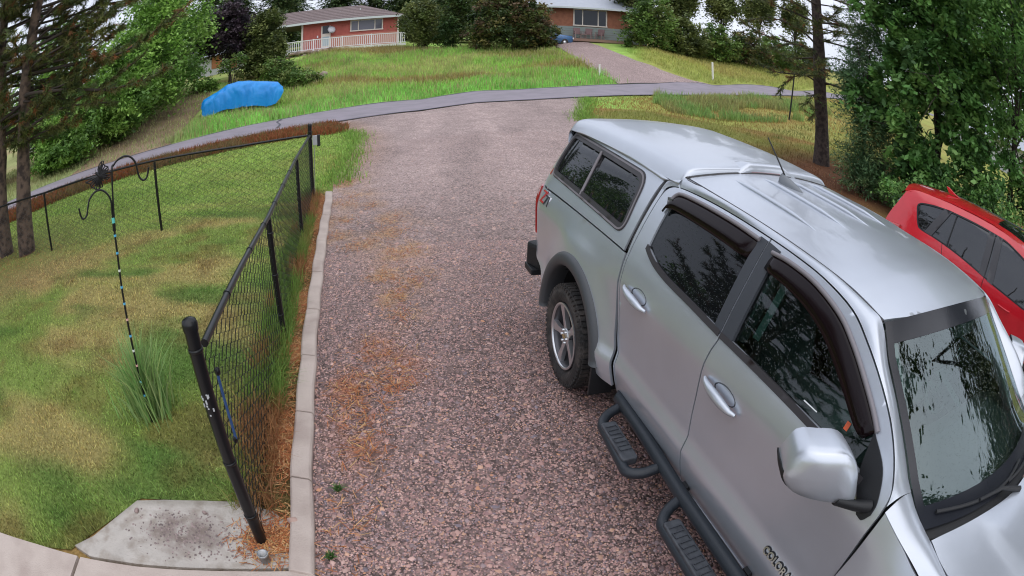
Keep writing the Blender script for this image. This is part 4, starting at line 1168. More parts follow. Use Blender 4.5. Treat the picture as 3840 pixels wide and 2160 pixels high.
# ------------------------------------------------------------------ stones of the gravel
M_STONE = mat('stones', (.2, .2, .2), .55, spec=.5, attr='col')
def stones(name, n, dmin, dmax, az0, az1, s0, s1, seed):
    r = np.random.default_rng(seed)
    a = np.radians(r.uniform(az0, az1, n * 3)); d = np.sqrt(r.uniform(dmin ** 2, dmax ** 2, n * 3)) if dmax > 8 else r.uniform(dmin, dmax, n * 3) ** 1.0
    x = d * np.sin(a); y = d * np.cos(a)
    ok = inpoly(x, y, GRAVEL)
    u = (x - 1.335) * .2572 + (y - 3.72) * -.9663; v = (x - 1.335) * .966 + (y - 3.72) * .2574   # under the truck: thin out
    ok &= ~((np.abs(v) < .7) & (u > -1) & (u < 4))
    x = x[ok][:n]; y = y[ok][:n]; n = len(x)
    s = r.uniform(s0, s1, n) * (1 + 1.3 * (r.random(n) > .965))
    base = np.array([(1, 0, 0), (-.5, .87, 0), (-.5, -.87, 0), (.25, .2, .75), (-.35, -.1, .62)], float)
    base = np.array([(1, 0, .05), (.1, 1, 0), (-1, .1, .05), (-.1, -1, 0), (.35, .3, .75), (-.4, -.2, .68)], float)
    F0 = np.array([(0, 1, 4), (1, 2, 5), (1, 5, 4), (2, 3, 5), (3, 0, 4), (3, 4, 5)])
    th = r.uniform(0, 2 * np.pi, n); c, sn = np.cos(th), np.sin(th)
    jit = base[None] * r.uniform(.65, 1.3, (n, 6, 3)); jit[:, :, 0] *= r.uniform(.8, 1.5, n)[:, None]
    P = np.empty((n, 6, 3)); P[:, :, 0] = (jit[:, :, 0] * c[:, None] - jit[:, :, 1] * sn[:, None]) * s[:, None] + x[:, None]
    P[:, :, 1] = (jit[:, :, 0] * sn[:, None] + jit[:, :, 1] * c[:, None]) * s[:, None] + y[:, None]
    P[:, :, 2] = jit[:, :, 2] * s[:, None] * .9 + (ground_z(x, y) + .012 + .02 * (fnoise(x, y, .8, 21) - .5))[:, None]
    pal = np.array([(.33, .235, .225), (.37, .28, .26), (.26, .19, .195), (.43, .345, .325), (.17, .135, .14), (.25, .225, .245), (.45, .33, .25), (.11, .09, .10), (.43, .365, .335), (.19, .19, .235), (.42, .26, .16)])
    col = pal[r.choice(len(pal), n, p=[.18, .17, .14, .12, .1, .09, .05, .05, .04, .04, .02])] * r.uniform(.75, 1.25, n)[:, None] * np.array((1.16, .945, .88))
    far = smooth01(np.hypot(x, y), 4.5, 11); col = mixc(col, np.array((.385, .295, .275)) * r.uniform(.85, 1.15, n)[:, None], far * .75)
    col = mixc(col, np.array((.44, .27, .15)), .85 * patch_w(x, y, TAN, .10)); col = mixc(col, np.array((.42, .155, .06)), .7 * patch_w(x, y, RUST, .07))
    me = np_mesh(name, P.reshape(-1, 3), (F0[None] + (np.arange(n) * 6)[:, None, None]).reshape(-1, 3), np.repeat(col, 6, 0))
    return tag(link(name, me, M_STONE), kind='stuff')
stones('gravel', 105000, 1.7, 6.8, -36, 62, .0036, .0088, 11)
stones('gravel', 26000, 6.0, 16, -26, 30, .008, .015, 12)

# ------------------------------------------------------------------ grass
M_BLADE = mat('grass_blade', (.1, .15, .04), .7, spec=.2, attr='col', translucent=.25)
def blades(name, x, y, h, w, col, lean=.5, seed=1, z=None, label=None, sheaf=None):
    r = np.random.default_rng(seed); n = len(x)
    z = ground_z(x, y) if z is None else z
    th = r.uniform(0, 2 * np.pi, n); le = r.uniform(0, lean, n) * h
    la = r.uniform(0, 2 * np.pi, n) if sheaf is None else sheaf
    ux, uy = np.cos(th) * w * .5, np.sin(th) * w * .5
    V = np.empty((n, 5, 3))
    lx, ly = np.cos(la) * le, np.sin(la) * le
    V[:, 0] = np.stack([x - ux, y - uy, z], 1); V[:, 1] = np.stack([x + ux, y + uy, z], 1)
    V[:, 2] = np.stack([x + ux * .8 + lx * .35, y + uy * .8 + ly * .35, z + h * .6], 1); V[:, 3] = np.stack([x - ux * .8 + lx * .35, y - uy * .8 + ly * .35, z + h * .6], 1)
    V[:, 4] = np.stack([x + lx, y + ly, z + h * np.sqrt(np.clip(1 - .5 * (le / h) ** 2, .2, 1))], 1)
    F = np.array([(0, 1, 2), (0, 2, 3), (3, 2, 4)])
    me = np_mesh(name, V.reshape(-1, 3), (F[None] + (np.arange(n) * 5)[:, None, None]).reshape(-1, 3), np.repeat(col, 5, 0))
    return tag(link(name, me, M_BLADE), kind='stuff')
def scatter(poly, n, seed, az=(-66, 60), dpow=None):
    r = np.random.default_rng(seed); P = np.array(poly); lo = P.min(0); hi = P.max(0); out = []
    tot = 0
    while tot < n:
        q = r.uniform(lo, hi, (n * 2, 2)); ok = inpoly(q[:, 0], q[:, 1], poly)
        a = np.degrees(np.arctan2(q[:, 0], q[:, 1])); ok &= (a > az[0]) & (a < az[1])
        if dpow: ok &= r.random(len(q)) < np.clip((dpow[0] / np.hypot(q[:, 0], q[:, 1])) ** dpow[1], 0, 1)
        q = q[ok]; out.append(q); tot += len(q)
    return np.concatenate(out)[:n].T
def jitter(c, seed, a=.3):
    r = np.random.default_rng(seed); return c * r.uniform(1 - a, 1 + a, len(c))[:, None] * (1 + r.uniform(-.08, .08, (len(c), 3)))
x, y = scatter(LAWN, 170000, 51, (-82, 0), (2.6, 1.5))
bare = np.clip(smooth01(np.hypot(x + 10.3, y - 6.4), 1.2, 3.6) + .15, 0, 1)
keep = np.random.default_rng(2).random(len(x)) < bare; x, y = x[keep], y[keep]
hh = np.random.default_rng(3).uniform(.012, .040, len(x)) * (1 + .5 * smooth01(vnoise(x, y, .5, 60), .6, .9)) * (1 + .8 * smooth01(np.hypot(x, y), 8, 14))
blades('lawn_grass', x, y, hh, .0045 + .0012 * np.hypot(x, y) * .7, jitter(lawn_col(x, y) * 1.6, 4, .6), 1.1, 5)
# long grass of the hillside beyond the road
HILL = [(-14.2, 19.6), (-11.4, 22.6), (-8.7, 25.7), (-6.6, 27.5), (-4.2, 28.5), (-.2, 29.2), (3, 30.3), (5.5, 31.4), (5.3, 33.4), (4.6, 35.2), (3.6, 38.6), (2.6, 41.5), (-3, 44.5), (-9, 45.5), (-14, 45), (-17.5, 38), (-17.0, 31), (-15.6, 26), (-14.6, 22.5)]
x, y = scatter(HILL, 72000, 52); x = x + np.random.default_rng(71).normal(0, .3, len(x))
c = region_col(x, y); r_ = np.random.default_rng(6)
hh = r_.uniform(.15, .42, len(x)) * (.6 + .9 * vnoise(x, y, 2.2, 61)); ch = r_.random(len(x)) < .16
c[ch] = np.array((.40, .34, .17)); hh[ch] *= 1.25
blades('hillside_grass', x, y, hh, .032, jitter(c * 1.1, 7, .3), .5, 8)
x, y = scatter([(13.6, 35.9), (11.5, 35.1), (9.6, 36.2), (8.4, 38), (8.0, 41), (11, 44), (20, 48), (27, 50), (31, 48), (24, 41.4), (18.6, 38.5)], 16000, 53)
blades('verge_grass', x, y, r_.uniform(.08, .28, len(x)), .03, jitter(region_col(x, y) * 1.15, 9, .3), .6, 10)
x, y = scatter([(-24, 10), (-19.8, 13.5), (-17.9, 15.9), (-15.8, 17.8), (-13.7, 19.9), (-14.9, 22.6), (-16.5, 26.5), (-17.6, 30), (-21, 36), (-25, 33), (-30, 24), (-34, 14)], 13000, 54, (-75, -25))
blades('slope_weeds', x, y, r_.uniform(.06, .26, len(x)), .03, jitter(region_col(x, y) * 1.1, 12, .35), .7, 13)
RIGHT = [(3.4, 25.1), (3.15, 22.8), (2.6, 20.2), (2.35, 18.2), (2.8, 16.1), (3.8, 14.1), (5.3, 12.6), (7, 11.6), (9, 11.2), (15, 14), (22, 24), (26, 37), (21, 35.4), (16, 32.2), (10.7, 29), (6, 26.3)]
x, y = scatter(RIGHT, 42000, 55)
keep = r_.random(len(x)) < np.clip(smooth01(np.hypot(x - 9.6, (y - 13.2) * .8), 1.2, 3.6) + .2, 0, 1); x, y = x[keep], y[keep]
blades('right_lawn_grass', x, y, r_.uniform(.04, .13, len(x)), .018, jitter(right_col(x, y) * 1.2, 14, .3), .8, 15)
WEEDS = [(6.2, 25.6), (5.6, 23.0), (6.2, 21.6), (8.5, 21.2), (11.0, 21.9), (14, 23.6), (17.5, 27), (18.5, 32), (14, 29.8), (9.5, 27.4)]
x, y = scatter(WEEDS, 20000, 56); k_ = vnoise(x, y, 1.6, 66) + .25 * vnoise(x, y, .4, 67) > .46 + .35 * (1 - smooth01(x, 5.8, 8.5)); x, y = x[k_], y[k_]
blades('tall_weeds', x, y, r_.uniform(.15, .55, len(x)) * (.5 + .9 * vnoise(x, y, 1.2, 62)), .03, jitter(mixc(np.array((.27, .42, .13)), np.array((.36, .36, .14)), smooth01(vnoise(x, y, .9, 63), .35, .8)), 16, .35), .5, 17)
# dead rust-coloured weeds along the near road edge
STRIP = [(-16.6, 10.0), (-15.9, 11.6), (-14.3, 13.4), (-12.4, 15.3), (-10.3, 17.3), (-8.2, 19.1), (-6.7, 20.4), (-5.6, 19.2), (-5.3, 18.0), (-6.9, 17.4), (-8.8, 15.9), (-10.9, 14.0), (-13.2, 11.7), (-14.6, 9.5)]
x, y = scatter(STRIP, 26000, 57)
cs = mixc(np.array((.31, .115, .05)), np.array((.24, .16, .075)), smooth01(vnoise(x, y, .7, 64), .5, .85)); g = r_.random(len(x)) < .12; cs[g] = (.12, .17, .05)
blades('dead_weeds', x, y, r_.uniform(.08, .32, len(x)), .022, jitter(cs, 18, .35), .8, 19)
# edge tufts of the drive
E = []
for P in ([(-3.45, 10.6), (-3.75, 12.2), (-4.1, 14), (-4.6, 16.6), (-5.4, 18.2)], [(3.1, 24.6), (3.0, 22.8), (2.45, 20.1), (2.2, 18.2)]):
    for q in range(2600):
        t_ = r_.random() * (len(P) - 1.001); i_ = int(t_); t_ -= i_; E.append((P[i_][0] * (1 - t_) + P[i_ + 1][0] * t_ + r_.normal(.05, .22), P[i_][1] * (1 - t_) + P[i_ + 1][1] * t_ + r_.normal(0, .22)))
E = np.array(E); blades('edge_tufts', E[:, 0], E[:, 1], r_.uniform(.05, .2, len(E)), .015, jitter(mixc(C_BRIGHT, C_GREEN, r_.random(len(E))), 20, .3), .9, 21)

# pine needles: thin rust strips lying on the ground
M_NEEDLE = mat('dead_needles', (.3, .1, .04), .8, spec=.2, attr='col')
def litter(name, x, y, col, L=(.04, .09), w=.0022, z=.02, seed=1, zr=.03):
    r = np.random.default_rng(seed); n = len(x); th = r.uniform(0, 2 * np.pi, n); l = r.uniform(*L, n) * .5
    dx, dy = np.cos(th) * l, np.sin(th) * l; nx, ny = -np.sin(th) * w, np.cos(th) * w
    z0 = ground_z(x, y) + z; za = z0 + r.uniform(0, zr, n); zb = z0 + r.uniform(0, zr, n)
    V = np.stack([np.stack([x - dx - nx, y - dy - ny, za], 1), np.stack([x - dx + nx, y - dy + ny, za], 1), np.stack([x + dx + nx, y + dy + ny, zb], 1), np.stack([x + dx - nx, y + dy - ny, zb], 1)], 1)
    me = np_mesh(name, V.reshape(-1, 3), np.arange(n * 4).reshape(n, 4), np.repeat(col, 4, 0))
    return tag(link(name, me, M_NEEDLE), kind='stuff')
NC = np.array([(.40, .14, .055), (.48, .21, .08), (.28, .10, .045), (.56, .34, .16)])
P = []
fx = lambda y: np.interp(y, [1.5, 2.95, 4.7, 7.36, 9.25, 10], [-1.05, -1.455, -1.94, -2.675, -3.2, -3.45])
yy = r_.uniform(1.75, 9.8, 15000); yy = yy[r_.random(15000) < .15 + .8 * smooth01(vnoise(yy, yy * 0, .35, 49), .35, .7)]; xx = fx(yy) - np.abs(r_.normal(.07, .09, len(yy))); P.append((xx, yy))
for px, py, rr in RUST + [(a, b, c * .8) for a, b, c in TAN]:
    n = int(110 * (rr / .2) ** 1.3); P.append((r_.normal(px, rr * .6, n), r_.normal(py, rr * .8, n)))
n = 5000; P.append((r_.normal(-10.2, 1.3, n), r_.normal(6.2, .8, n)))
P.append((r_.uniform(-1.0, -.7, 160), r_.uniform(1.5, 3.5, 160)))
n = 900; P.append((r_.normal(-1.27, .10, n), r_.normal(1.80, .08, n)))
n = 1500; P.append((r_.normal(9.3, 1.2, n), r_.normal(13.2, 1.3, n)))
x = np.concatenate([p[0] for p in P]); y = np.concatenate([p[1] for p in P])
litter('pine_needles', x, y, jitter(NC[r_.integers(0, 4, len(x))], 22, .25), seed=23, z=.016)
# grass that stands between fence and kerb
yy = np.concatenate([r_.uniform(2.0, 9.8, 7000), r_.normal(3.1, .25, 900), r_.normal(4.4, .4, 900), r_.normal(6.2, .5, 900)]); xx = fx(yy) - r_.uniform(.10, .42, len(yy))
cc = mixc(np.array((.33, .17, .075)), np.array((.17, .28, .06)), smooth01(vnoise(xx * 2, yy, .5, 65), .30, .52))
blades('fence_foot_grass', xx, yy, r_.uniform(.05, .30, len(yy)), .006, jitter(cc, 24, .3), 1.2, 25)
# ================================================================== plants
def leaf_material(name, rough=.5, tl=.3):
    return mat(name, (.08, .13, .03), rough, spec=.35, attr='col', translucent=tl)
M_LEAF = leaf_material('leaf'); M_NDL = leaf_material('needle', .6, .12)
M_BARK = mat('pine_bark', (.15, .105, .08), .9, noise=(7, (.045, .032, .028), .42, .62), bump=(22, 1.0))
M_BARKD = mat('dark_bark', (.075, .055, .048), .9, noise=(9, (.03, .022, .02), .42, .62), bump=(25, .9))
M_TWIG = mat('twig_bark', (.055, .042, .036), .9)

def leaves(C, R, n, size, cols, seed, clusters=40, spread=.30, shell=.45, up=.35, aspect=.55):
    """leaf faces spread through ellipsoids: centres C, radii R; gathered in clumps"""
    r = np.random.default_rng(seed); C = np.atleast_2d(C); R = np.atleast_2d(R)
    vol = np.prod(R, 1) ** .67; k = np.bincount(r.choice(len(C), n, p=vol / vol.sum()), minlength=len(C)); Vs = []; Cs = []
    cols = np.atleast_2d(cols)
    for i in range(len(C)):
        m = k[i]
        if not m: continue
        nc = max(6, int(clusters * vol[i] / vol.max()))
        u = r.normal(size=(nc, 3)); u /= np.linalg.norm(u, axis=1, keepdims=True); u *= (r.random(nc) ** shell)[:, None]
        cc = cols[r.integers(0, len(cols), nc)] * r.uniform(.75, 1.3, nc)[:, None]
        q = r.integers(0, nc, m)
        p = u[q] + r.normal(0, spread, (m, 3)) * r.uniform(.4, 1, m)[:, None]
        p = p * R[i] + C[i]
        s = size * r.uniform(.6, 1.35, m)
        nrm = r.normal(size=(m, 3)); nrm[:, 2] = np.abs(nrm[:, 2]) + up * 2; nrm /= np.linalg.norm(nrm, axis=1, keepdims=True)
        t = np.cross(nrm, r.normal(size=(m, 3))); t /= np.linalg.norm(t, axis=1, keepdims=True) + 1e-9; b = np.cross(nrm, t)
        Vs.append(np.stack([p - t * s[:, None], p + b * (s * aspect)[:, None], p + t * s[:, None], p - b * (s * aspect)[:, None]], 1))
        Cs.append(np.repeat(cc[q] * r.uniform(.8, 1.2, m)[:, None], 4, 0))
    V = np.concatenate(Vs).reshape(-1, 3); col = np.concatenate(Cs)
    return V, np.arange(len(V)).reshape(-1, 4), col

def leaf_obj(name, parent, *a, m_=None, zmin=None, **k):
    V, F, col = leaves(*a, **k)
    if zmin is not None: V[:, 2] = np.maximum(V[:, 2], zmin)
    o = link(name, np_mesh(name, V, F, col), m_ or M_LEAF, parent)
    return o

GREENS = {
    'maple': [(.15, .32, .085), (.10, .23, .06), (.27, .48, .14), (.07, .15, .05), (.18, .35, .10)],
    'light': [(.20, .37, .07), (.15, .28, .055), (.28, .46, .10), (.09, .18, .04)],
    'mid': [(.125, .22, .05), (.075, .14, .035), (.18, .29, .07), (.18, .22, .065)],
    'dark': [(.07, .125, .04), (.045, .085, .03), (.10, .155, .05), (.12, .155, .05)],
    'yew': [(.075, .11, .035), (.12, .15, .045), (.05, .08, .03), (.19, .17, .06), (.14, .095, .055)],
    'olive': [(.16, .20, .06), (.11, .145, .045), (.21, .24, .08), (.07, .095, .035)],
    'purple': [(.075, .052, .068), (.05, .034, .048), (.10, .072, .088), (.045, .04, .05)],
    'blue': [(.09, .18, .075), (.13, .23, .10), (.06, .125, .055), (.16, .24, .095)],
}
def shrub(name, base, blobs, n, size, pal, label, cat='shrub', group=None, seed=1, stems=5, stem_r=.035, clusters=60, spread=.22, **k):
    """bush: several stems from the ground and leaves in overlapping ellipsoids (offsets from the base)"""
    z = gz(base[0], base[1]); t = empty(name, (base[0], base[1], z), 0, label, cat, group)
    C = np.array([b[:3] for b in blobs], float); R = np.array([b[3:6] for b in blobs], float)
    leaf_obj('foliage', t, C, R, n, size, GREENS[pal], seed, clusters=clusters, spread=spread, zmin=.02, **k)
    r = np.random.default_rng(seed + 100); mb = MB()
    for i in range(stems):
        j = r.integers(0, len(C)); q = C[j] + r.normal(0, .35, 3) * R[j]; a = r.normal(0, .25, 2)
        mb.tube([(a[0], a[1], -.1), (a[0] + (q[0] - a[0]) * .3, a[1] + (q[1] - a[1]) * .3, max(.2, q[2] * .5)), tuple(q)], [stem_r, stem_r * .7, stem_r * .3], 5)
    mb.build('stems', M_TWIG, t)
    return t

def needles(tips, n, L, w, cols, seed, droop=.2):
    """tufts of needles round the points of tips (k, 6): position and direction"""
    r = np.random.default_rng(seed); k = len(tips); q = np.repeat(np.arange(k), n); m = len(q)
    d = tips[q, 3:] + r.normal(0, .65, (m, 3)); d[:, 2] -= droop; d /= np.linalg.norm(d, axis=1, keepdims=True)
    l = L * r.uniform(.6, 1.2, m); p = tips[q, :3] - tips[q, 3:] * r.uniform(0, .22, m)[:, None]
    s = np.cross(d, r.normal(size=(m, 3))); s /= np.linalg.norm(s, axis=1, keepdims=True); s *= w * .5
    V = np.stack([p - s, p + s, p + d * l[:, None]], 1).reshape(-1, 3)
    cols = np.atleast_2d(cols); c = cols[r.integers(0, len(cols), k)] * r.uniform(.7, 1.3, k)[:, None]
    return V, np.arange(m * 3).reshape(-1, 3), np.repeat(c[q], 3, 0)

PINE_G = [(.12, .155, .042), (.09, .125, .036), (.16, .18, .05), (.065, .10, .033), (.14, .13, .045)]
def pine(name, trunk, r0, branches, label, seed, top=14.0, group=None, rust=.07, ntuft=30, auto=(4.2, 13.5, 46), L=.17, w=.018, bark=None, blen=(1.2, 3.2), base=None):
    """pine: tapered trunk, explicit branches (world polylines) and more above, tufted with needles"""
    b = np.array(trunk[0]); t = empty(name, tuple(b), 0, label, 'tree', group); r = np.random.default_rng(seed)
    tk = [np.array(p, float) - b for p in trunk]
    while tk[-1][2] < top: tk.append(tk[-1] + np.array((r.normal(0, .05), r.normal(0, .05), 1.1)))
    H = tk[-1][2]; P = [tuple(tk[0] - (0, 0, .25))] + [tuple(p) for p in tk]
    rad = [r0 * 1.45] + [r0 * (1.22 if p[2] < .1 else 1.0) * (1 - .85 * p[2] / H) + .01 for p in tk]
    mb = MB(); cp = crom(P, 3); cr = np.interp([p[2] for p in cp], [p[2] for p in P], rad)
    V0 = len(mb.v); mb.tube(cp, list(cr), 14)
    vv = np.array(mb.v); vv[:, :2] += .018 * np.array([[math.sin(9 * z + 3 * x), math.cos(8 * z + 5 * y)] for x, y, z in vv]); mb.v = [tuple(p) for p in vv]
    mb.build('trunk', bark or M_BARK, t)
    def ctr(z): return np.array([np.interp(z, [p[2] for p in tk], [p[i] for p in tk]) for i in (0, 1)] + [z])
    br = [[np.array(p, float) - b for p in B] for B in branches]
    for i in range(auto[2]):
        z = auto[0] + (auto[1] - auto[0]) * (i + r.random()) / auto[2]; a = r.uniform(0, 2 * np.pi); f = 1 - .6 * (z - auto[0]) / (auto[1] - auto[0])
        l = r.uniform(*blen) * f; c = ctr(z); d = np.array((math.cos(a), math.sin(a), 0)); sag = r.uniform(-.25, .15)
        br.append([c, c + d * l * .35 + (0, 0, sag * l * .3), c + d * l * .7 + (0, 0, sag * l * .5), c + d * l + (0, 0, sag * l * .5 + .12 * l)])
    mb = MB(); tips = []
    for B in br:
        q = crom(B, 4); ln = sum(np.linalg.norm(np.array(q[i + 1]) - np.array(q[i])) for i in range(len(q) - 1)); r1 = .012 + .010 * ln
        mb.tube(q, [r1 * (1 - .8 * i / (len(q) - 1)) for i in range(len(q))], 5, False)
        nt = int(6 + ln * 7)
        for k in range(nt):
            f = r.uniform(.28, 1.0); i = min(int(f * (len(q) - 1)), len(q) - 2); p = np.array(q[i]) + (np.array(q[i + 1]) - np.array(q[i])) * (f * (len(q) - 1) - i)
            dr = np.array(q[i + 1]) - np.array(q[i]); dr /= np.linalg.norm(dr) + 1e-9
            s = np.cross(dr, (0, 0, 1)) * r.choice((-1, 1)); tw = dr * r.uniform(.2, .9) + s * r.uniform(.3, 1) + np.array((0, 0, r.uniform(-.25, .4))); tw /= np.linalg.norm(tw)
            l2 = r.uniform(.15, .55) * (1.15 - f * .5); e = p + tw * l2
            mb.tube([tuple(p), tuple(p + tw * l2 * .6 - (0, 0, .02)), tuple(e)], [.008, .006, .004], 3, False)
            tips.append(np.concatenate([e, tw]))
            if r.random() < .6: tips.append(np.concatenate([p + tw * l2 * .55, tw]))
        tips.append(np.concatenate([np.array(q[-1]), dr]))
    mb.build('branches', M_TWIG, t)
    tips = np.array(tips); isr = r.random(len(tips)) < rust
    V, F, c = needles(tips[~isr], ntuft, L, w, PINE_G, seed + 1, .35)
    link('needles', np_mesh('needles', V, F, c), M_NDL, t)
    if isr.sum() > 2:
        V, F, c = needles(tips[isr], ntuft, L * .8, w, [(.30, .12, .045), (.22, .10, .04)], seed + 2, .5)
        o = link('needles', np_mesh('dead_needles', V, F, c), M_NDL, t); o['label'] = 'rust brown dead needles'
    return t

def conifer(name, x, y, H, R, label, seed, pal='dark', group=None, n=13000, size=.45):
    """far spruce: whorls of drooping sprays round a straight trunk"""
    z0 = gz(x, y); t = empty(name, (x, y, z0), 0, label, 'tree', group); r = np.random.default_rng(seed)
    MB().tube([(0, 0, -.2), (0, 0, H * .5), (0, 0, H)], [.22, .13, .03], 7).build('trunk', M_BARKD, t)
    h = 1 - np.sqrt(r.random(n)); h = .10 + .9 * h; a = r.uniform(0, 2 * np.pi, n); wh = np.floor(h * 17) / 17
    rr = 1.4 * R * (1 - h) ** .75 * (.55 + .45 * np.sin(a * 5 + wh * 40)) * np.sqrt(r.random(n)) + .1
    p = np.stack([np.cos(a) * rr, np.sin(a) * rr, h * H - rr * .28], 1); d = np.stack([np.cos(a), np.sin(a), np.full(n, -.35)], 1) + r.normal(0, .25, (n, 3)); d /= np.linalg.norm(d, axis=1, keepdims=True)
    s = size * r.uniform(.5, 1.3, n); sd = np.cross(d, (0, 0, 1)) + r.normal(0, .3, (n, 3)); sd /= np.linalg.norm(sd, axis=1, keepdims=True)
    V = np.stack([p, p + d * (s * .5)[:, None] + sd * (s * .22)[:, None], p + d * s[:, None], p + d * (s * .5)[:, None] - sd * (s * .22)[:, None]], 1).reshape(-1, 3)
    g = np.array(GREENS[pal]); c = g[r.integers(0, len(g), n)] * r.uniform(.7, 1.2, n)[:, None]
    link('crown', np_mesh('crown', V, np.arange(n * 4).reshape(-1, 4), np.repeat(c, 4, 0)), M_NDL, t)
    return t

def leafy_tree(name, base, H, blobs, n, size, pal, label, seed, r0=.14, group=None, limbs=9, cat='tree', **k):
    z = gz(base[0], base[1]); t = empty(name, (base[0], base[1], z), 0, label, cat, group); r = np.random.default_rng(seed)
    C = np.array([b[:3] for b in blobs], float); R = np.array([b[3:6] for b in blobs], float)
    mb = MB(); tr = [(0, 0, -.2), (r.normal(0, .08), r.normal(0, .08), H * .25), (r.normal(0, .15), r.normal(0, .15), H * .55), (r.normal(0, .2), r.normal(0, .2), H * .9)]
    tr = crom(tr, 4); mb.tube(tr, [r0 * (1 - .8 * i / (len(tr) - 1)) for i in range(len(tr))], 9); mb.build('trunk', M_BARKD, t)
    mb = MB()
    for i in range(limbs):
        j = i % len(C); q = C[j] + r.normal(0, .35, 3) * R[j]; k0 = min(len(tr) - 1, max(2, int(len(tr) * min(.8, max(.15, q[2] / H * .7))))); p = np.array(tr[k0])
        md = (p + q) / 2 + r.normal(0, .12, 3) * np.linalg.norm(q - p) + (0, 0, .15)
        mb.tube(crom([tuple(p), tuple(md), tuple(q)], 3), [r0 * .35, r0 * .3, r0 * .25, r0 * .2, r0 * .14, r0 * .1, r0 * .06], 5, False)
        for _ in range(4):
            e = q + r.normal(0, .5, 3) * R[j]; mb.tube([tuple((md + q) / 2), tuple((q + e) / 2 + (0, 0, .05)), tuple(e)], [r0 * .12, r0 * .08, r0 * .03], 4, False)
    mb.build('limbs', M_TWIG, t)
    leaf_obj('crown', t, C, R, n, size, GREENS[pal], seed + 5, **k)
    return t

# ---- the two pines at the left fence
pine('pine_tree', [(-9.88, 6.98, -.1), (-9.76, 7.16, 2.19), (-9.70, 7.22, 3.74), (-9.66, 7.28, 4.55)], .20, [
    [(-9.75, 7.1, 2.3), (-9.0, 6.83, 2.45), (-8.78, 7.12, 2.55), (-8.5, 7.45, 2.60), (-8.25, 7.72, 2.58), (-7.89, 8.09, 2.48), (-7.49, 8.46, 2.37)],
    [(-9.76, 7.15, 2.15), (-9.07, 7.23, 2.26), (-8.73, 7.64, 2.24), (-8.40, 7.92, 2.22)],
    [(-9.72, 7.2, 3.1), (-9.23, 6.86, 3.04), (-8.93, 7.24, 2.91), (-8.72, 7.5, 2.86), (-8.4, 7.8, 2.72)],
    [(-9.70, 7.2, 3.35), (-9.35, 7.19, 3.40), (-8.99, 7.64, 3.36), (-8.4, 8.1, 3.30)],
    [(-9.68, 7.25, 3.6), (-9.02, 6.97, 3.74), (-8.54, 7.55, 3.92), (-8.36, 7.75, 3.91), (-7.6, 8.4, 3.76)],
    [(-9.66, 7.28, 4.0), (-8.99, 7.79, 4.02), (-8.67, 8.15, 4.19), (-8.0, 8.5, 4.35)],
    [(-9.72, 7.2, 3.2), (-8.92, 6.9, 3.13), (-8.18, 7.65, 2.9), (-7.64, 8.19, 2.69), (-7.2, 8.58, 2.65), (-6.9, 8.82, 2.67), (-6.5, 9.1, 2.79)],
    [(-9.66, 7.28, 4.3), (-9.0, 7.5, 4.5), (-8.2, 8.1, 4.6), (-7.3, 8.8, 4.5)], [(-9.66, 7.28, 4.6), (-8.7, 7.4, 4.9), (-7.6, 8.3, 4.95), (-6.8, 8.9, 4.8)],
    [(-9.7, 7.2, 3.7), (-10.2, 7.0, 3.8), (-10.8, 7.2, 3.7)], [(-9.7, 7.2, 2.9), (-10.3, 7.3, 2.9), (-11.0, 7.7, 2.8)], [(-9.66, 7.28, 4.1), (-9.2, 8.2, 4.2), (-8.6, 9.0, 4.1)]],
     'pine with long bare lower branches behind the fence, right of its twin', 201, group='pines by the left fence', rust=.14, blen=(1.8, 4.6), auto=(2.9, 13.5, 125))
pine('pine_tree', [(-10.98, 6.96, -.1), (-10.90, 7.06, 1.6), (-10.85, 7.12, 2.99), (-10.95, 7.0, 4.95)], .19, [
    [(-10.85, 7.1, 2.9), (-10.3, 7.6, 3.0), (-9.8, 8.2, 2.9)], [(-10.9, 7.0, 3.6), (-10.2, 7.6, 3.7), (-9.4, 8.4, 3.6)], [(-10.9, 7.0, 2.4), (-10.5, 7.8, 2.4), (-10.2, 8.5, 2.2)], [(-10.9, 7.0, 4.2), (-10.2, 6.8, 4.3), (-9.5, 7.0, 4.2)],
    [(-10.9, 7.0, 3.2), (-11.6, 7.4, 3.2), (-12.2, 8.0, 3.0)]],
     'pine with a leaning trunk at the left edge of the photo', 211, group='pines by the left fence', rust=.08, blen=(1.8, 4.4), auto=(2.4, 13, 120))

# ---- right pine and the trees beside the red car
pine('pine_tree', [(9.71, 15.51, 0), (9.60, 15.58, 1.6), (9.50, 15.64, 2.79), (9.44, 15.68, 5.54)], .235, [
    [(9.5, 15.6, 3.2), (9.0, 15.3, 3.6), (8.3, 15.4, 3.7), (7.6, 15.6, 3.4)], [(9.5, 15.6, 2.6), (9.0, 15.9, 2.8), (8.5, 16.1, 2.5), (8.2, 16.1, 2.1)], [(9.5, 15.6, 3.8), (8.8, 15.8, 4.3), (7.9, 16.2, 4.5), (7.0, 16.5, 4.2)],
    [(9.5, 15.6, 3.0), (8.9, 15.0, 3.1), (8.4, 14.8, 2.8)], [(9.5, 15.6, 4.6), (8.6, 15.2, 5.0), (7.5, 15.2, 5.1)], [(9.5, 15.6, 2.2), (9.1, 15.4, 2.2), (8.8, 15.2, 1.9)],
    [(9.5, 15.6, 3.5), (10.1, 15.2, 3.6), (10.7, 14.9, 3.4)], [(9.5, 15.6, 2.6), (10.0, 15.3, 2.7), (10.5, 15.2, 2.5)], [(9.5, 15.6, 4.3), (10.2, 15.2, 4.6), (11, 14.8, 4.6)], [(9.5, 15.6, 1.7), (9.2, 15.3, 1.75), (9.0, 15.2, 1.5)]],
     'tall dark pine standing in the grass beyond the topper', 221, top=16, rust=.10, blen=(1.6, 3.6), auto=(2.6, 15, 95), bark=M_BARKD, ntuft=18)
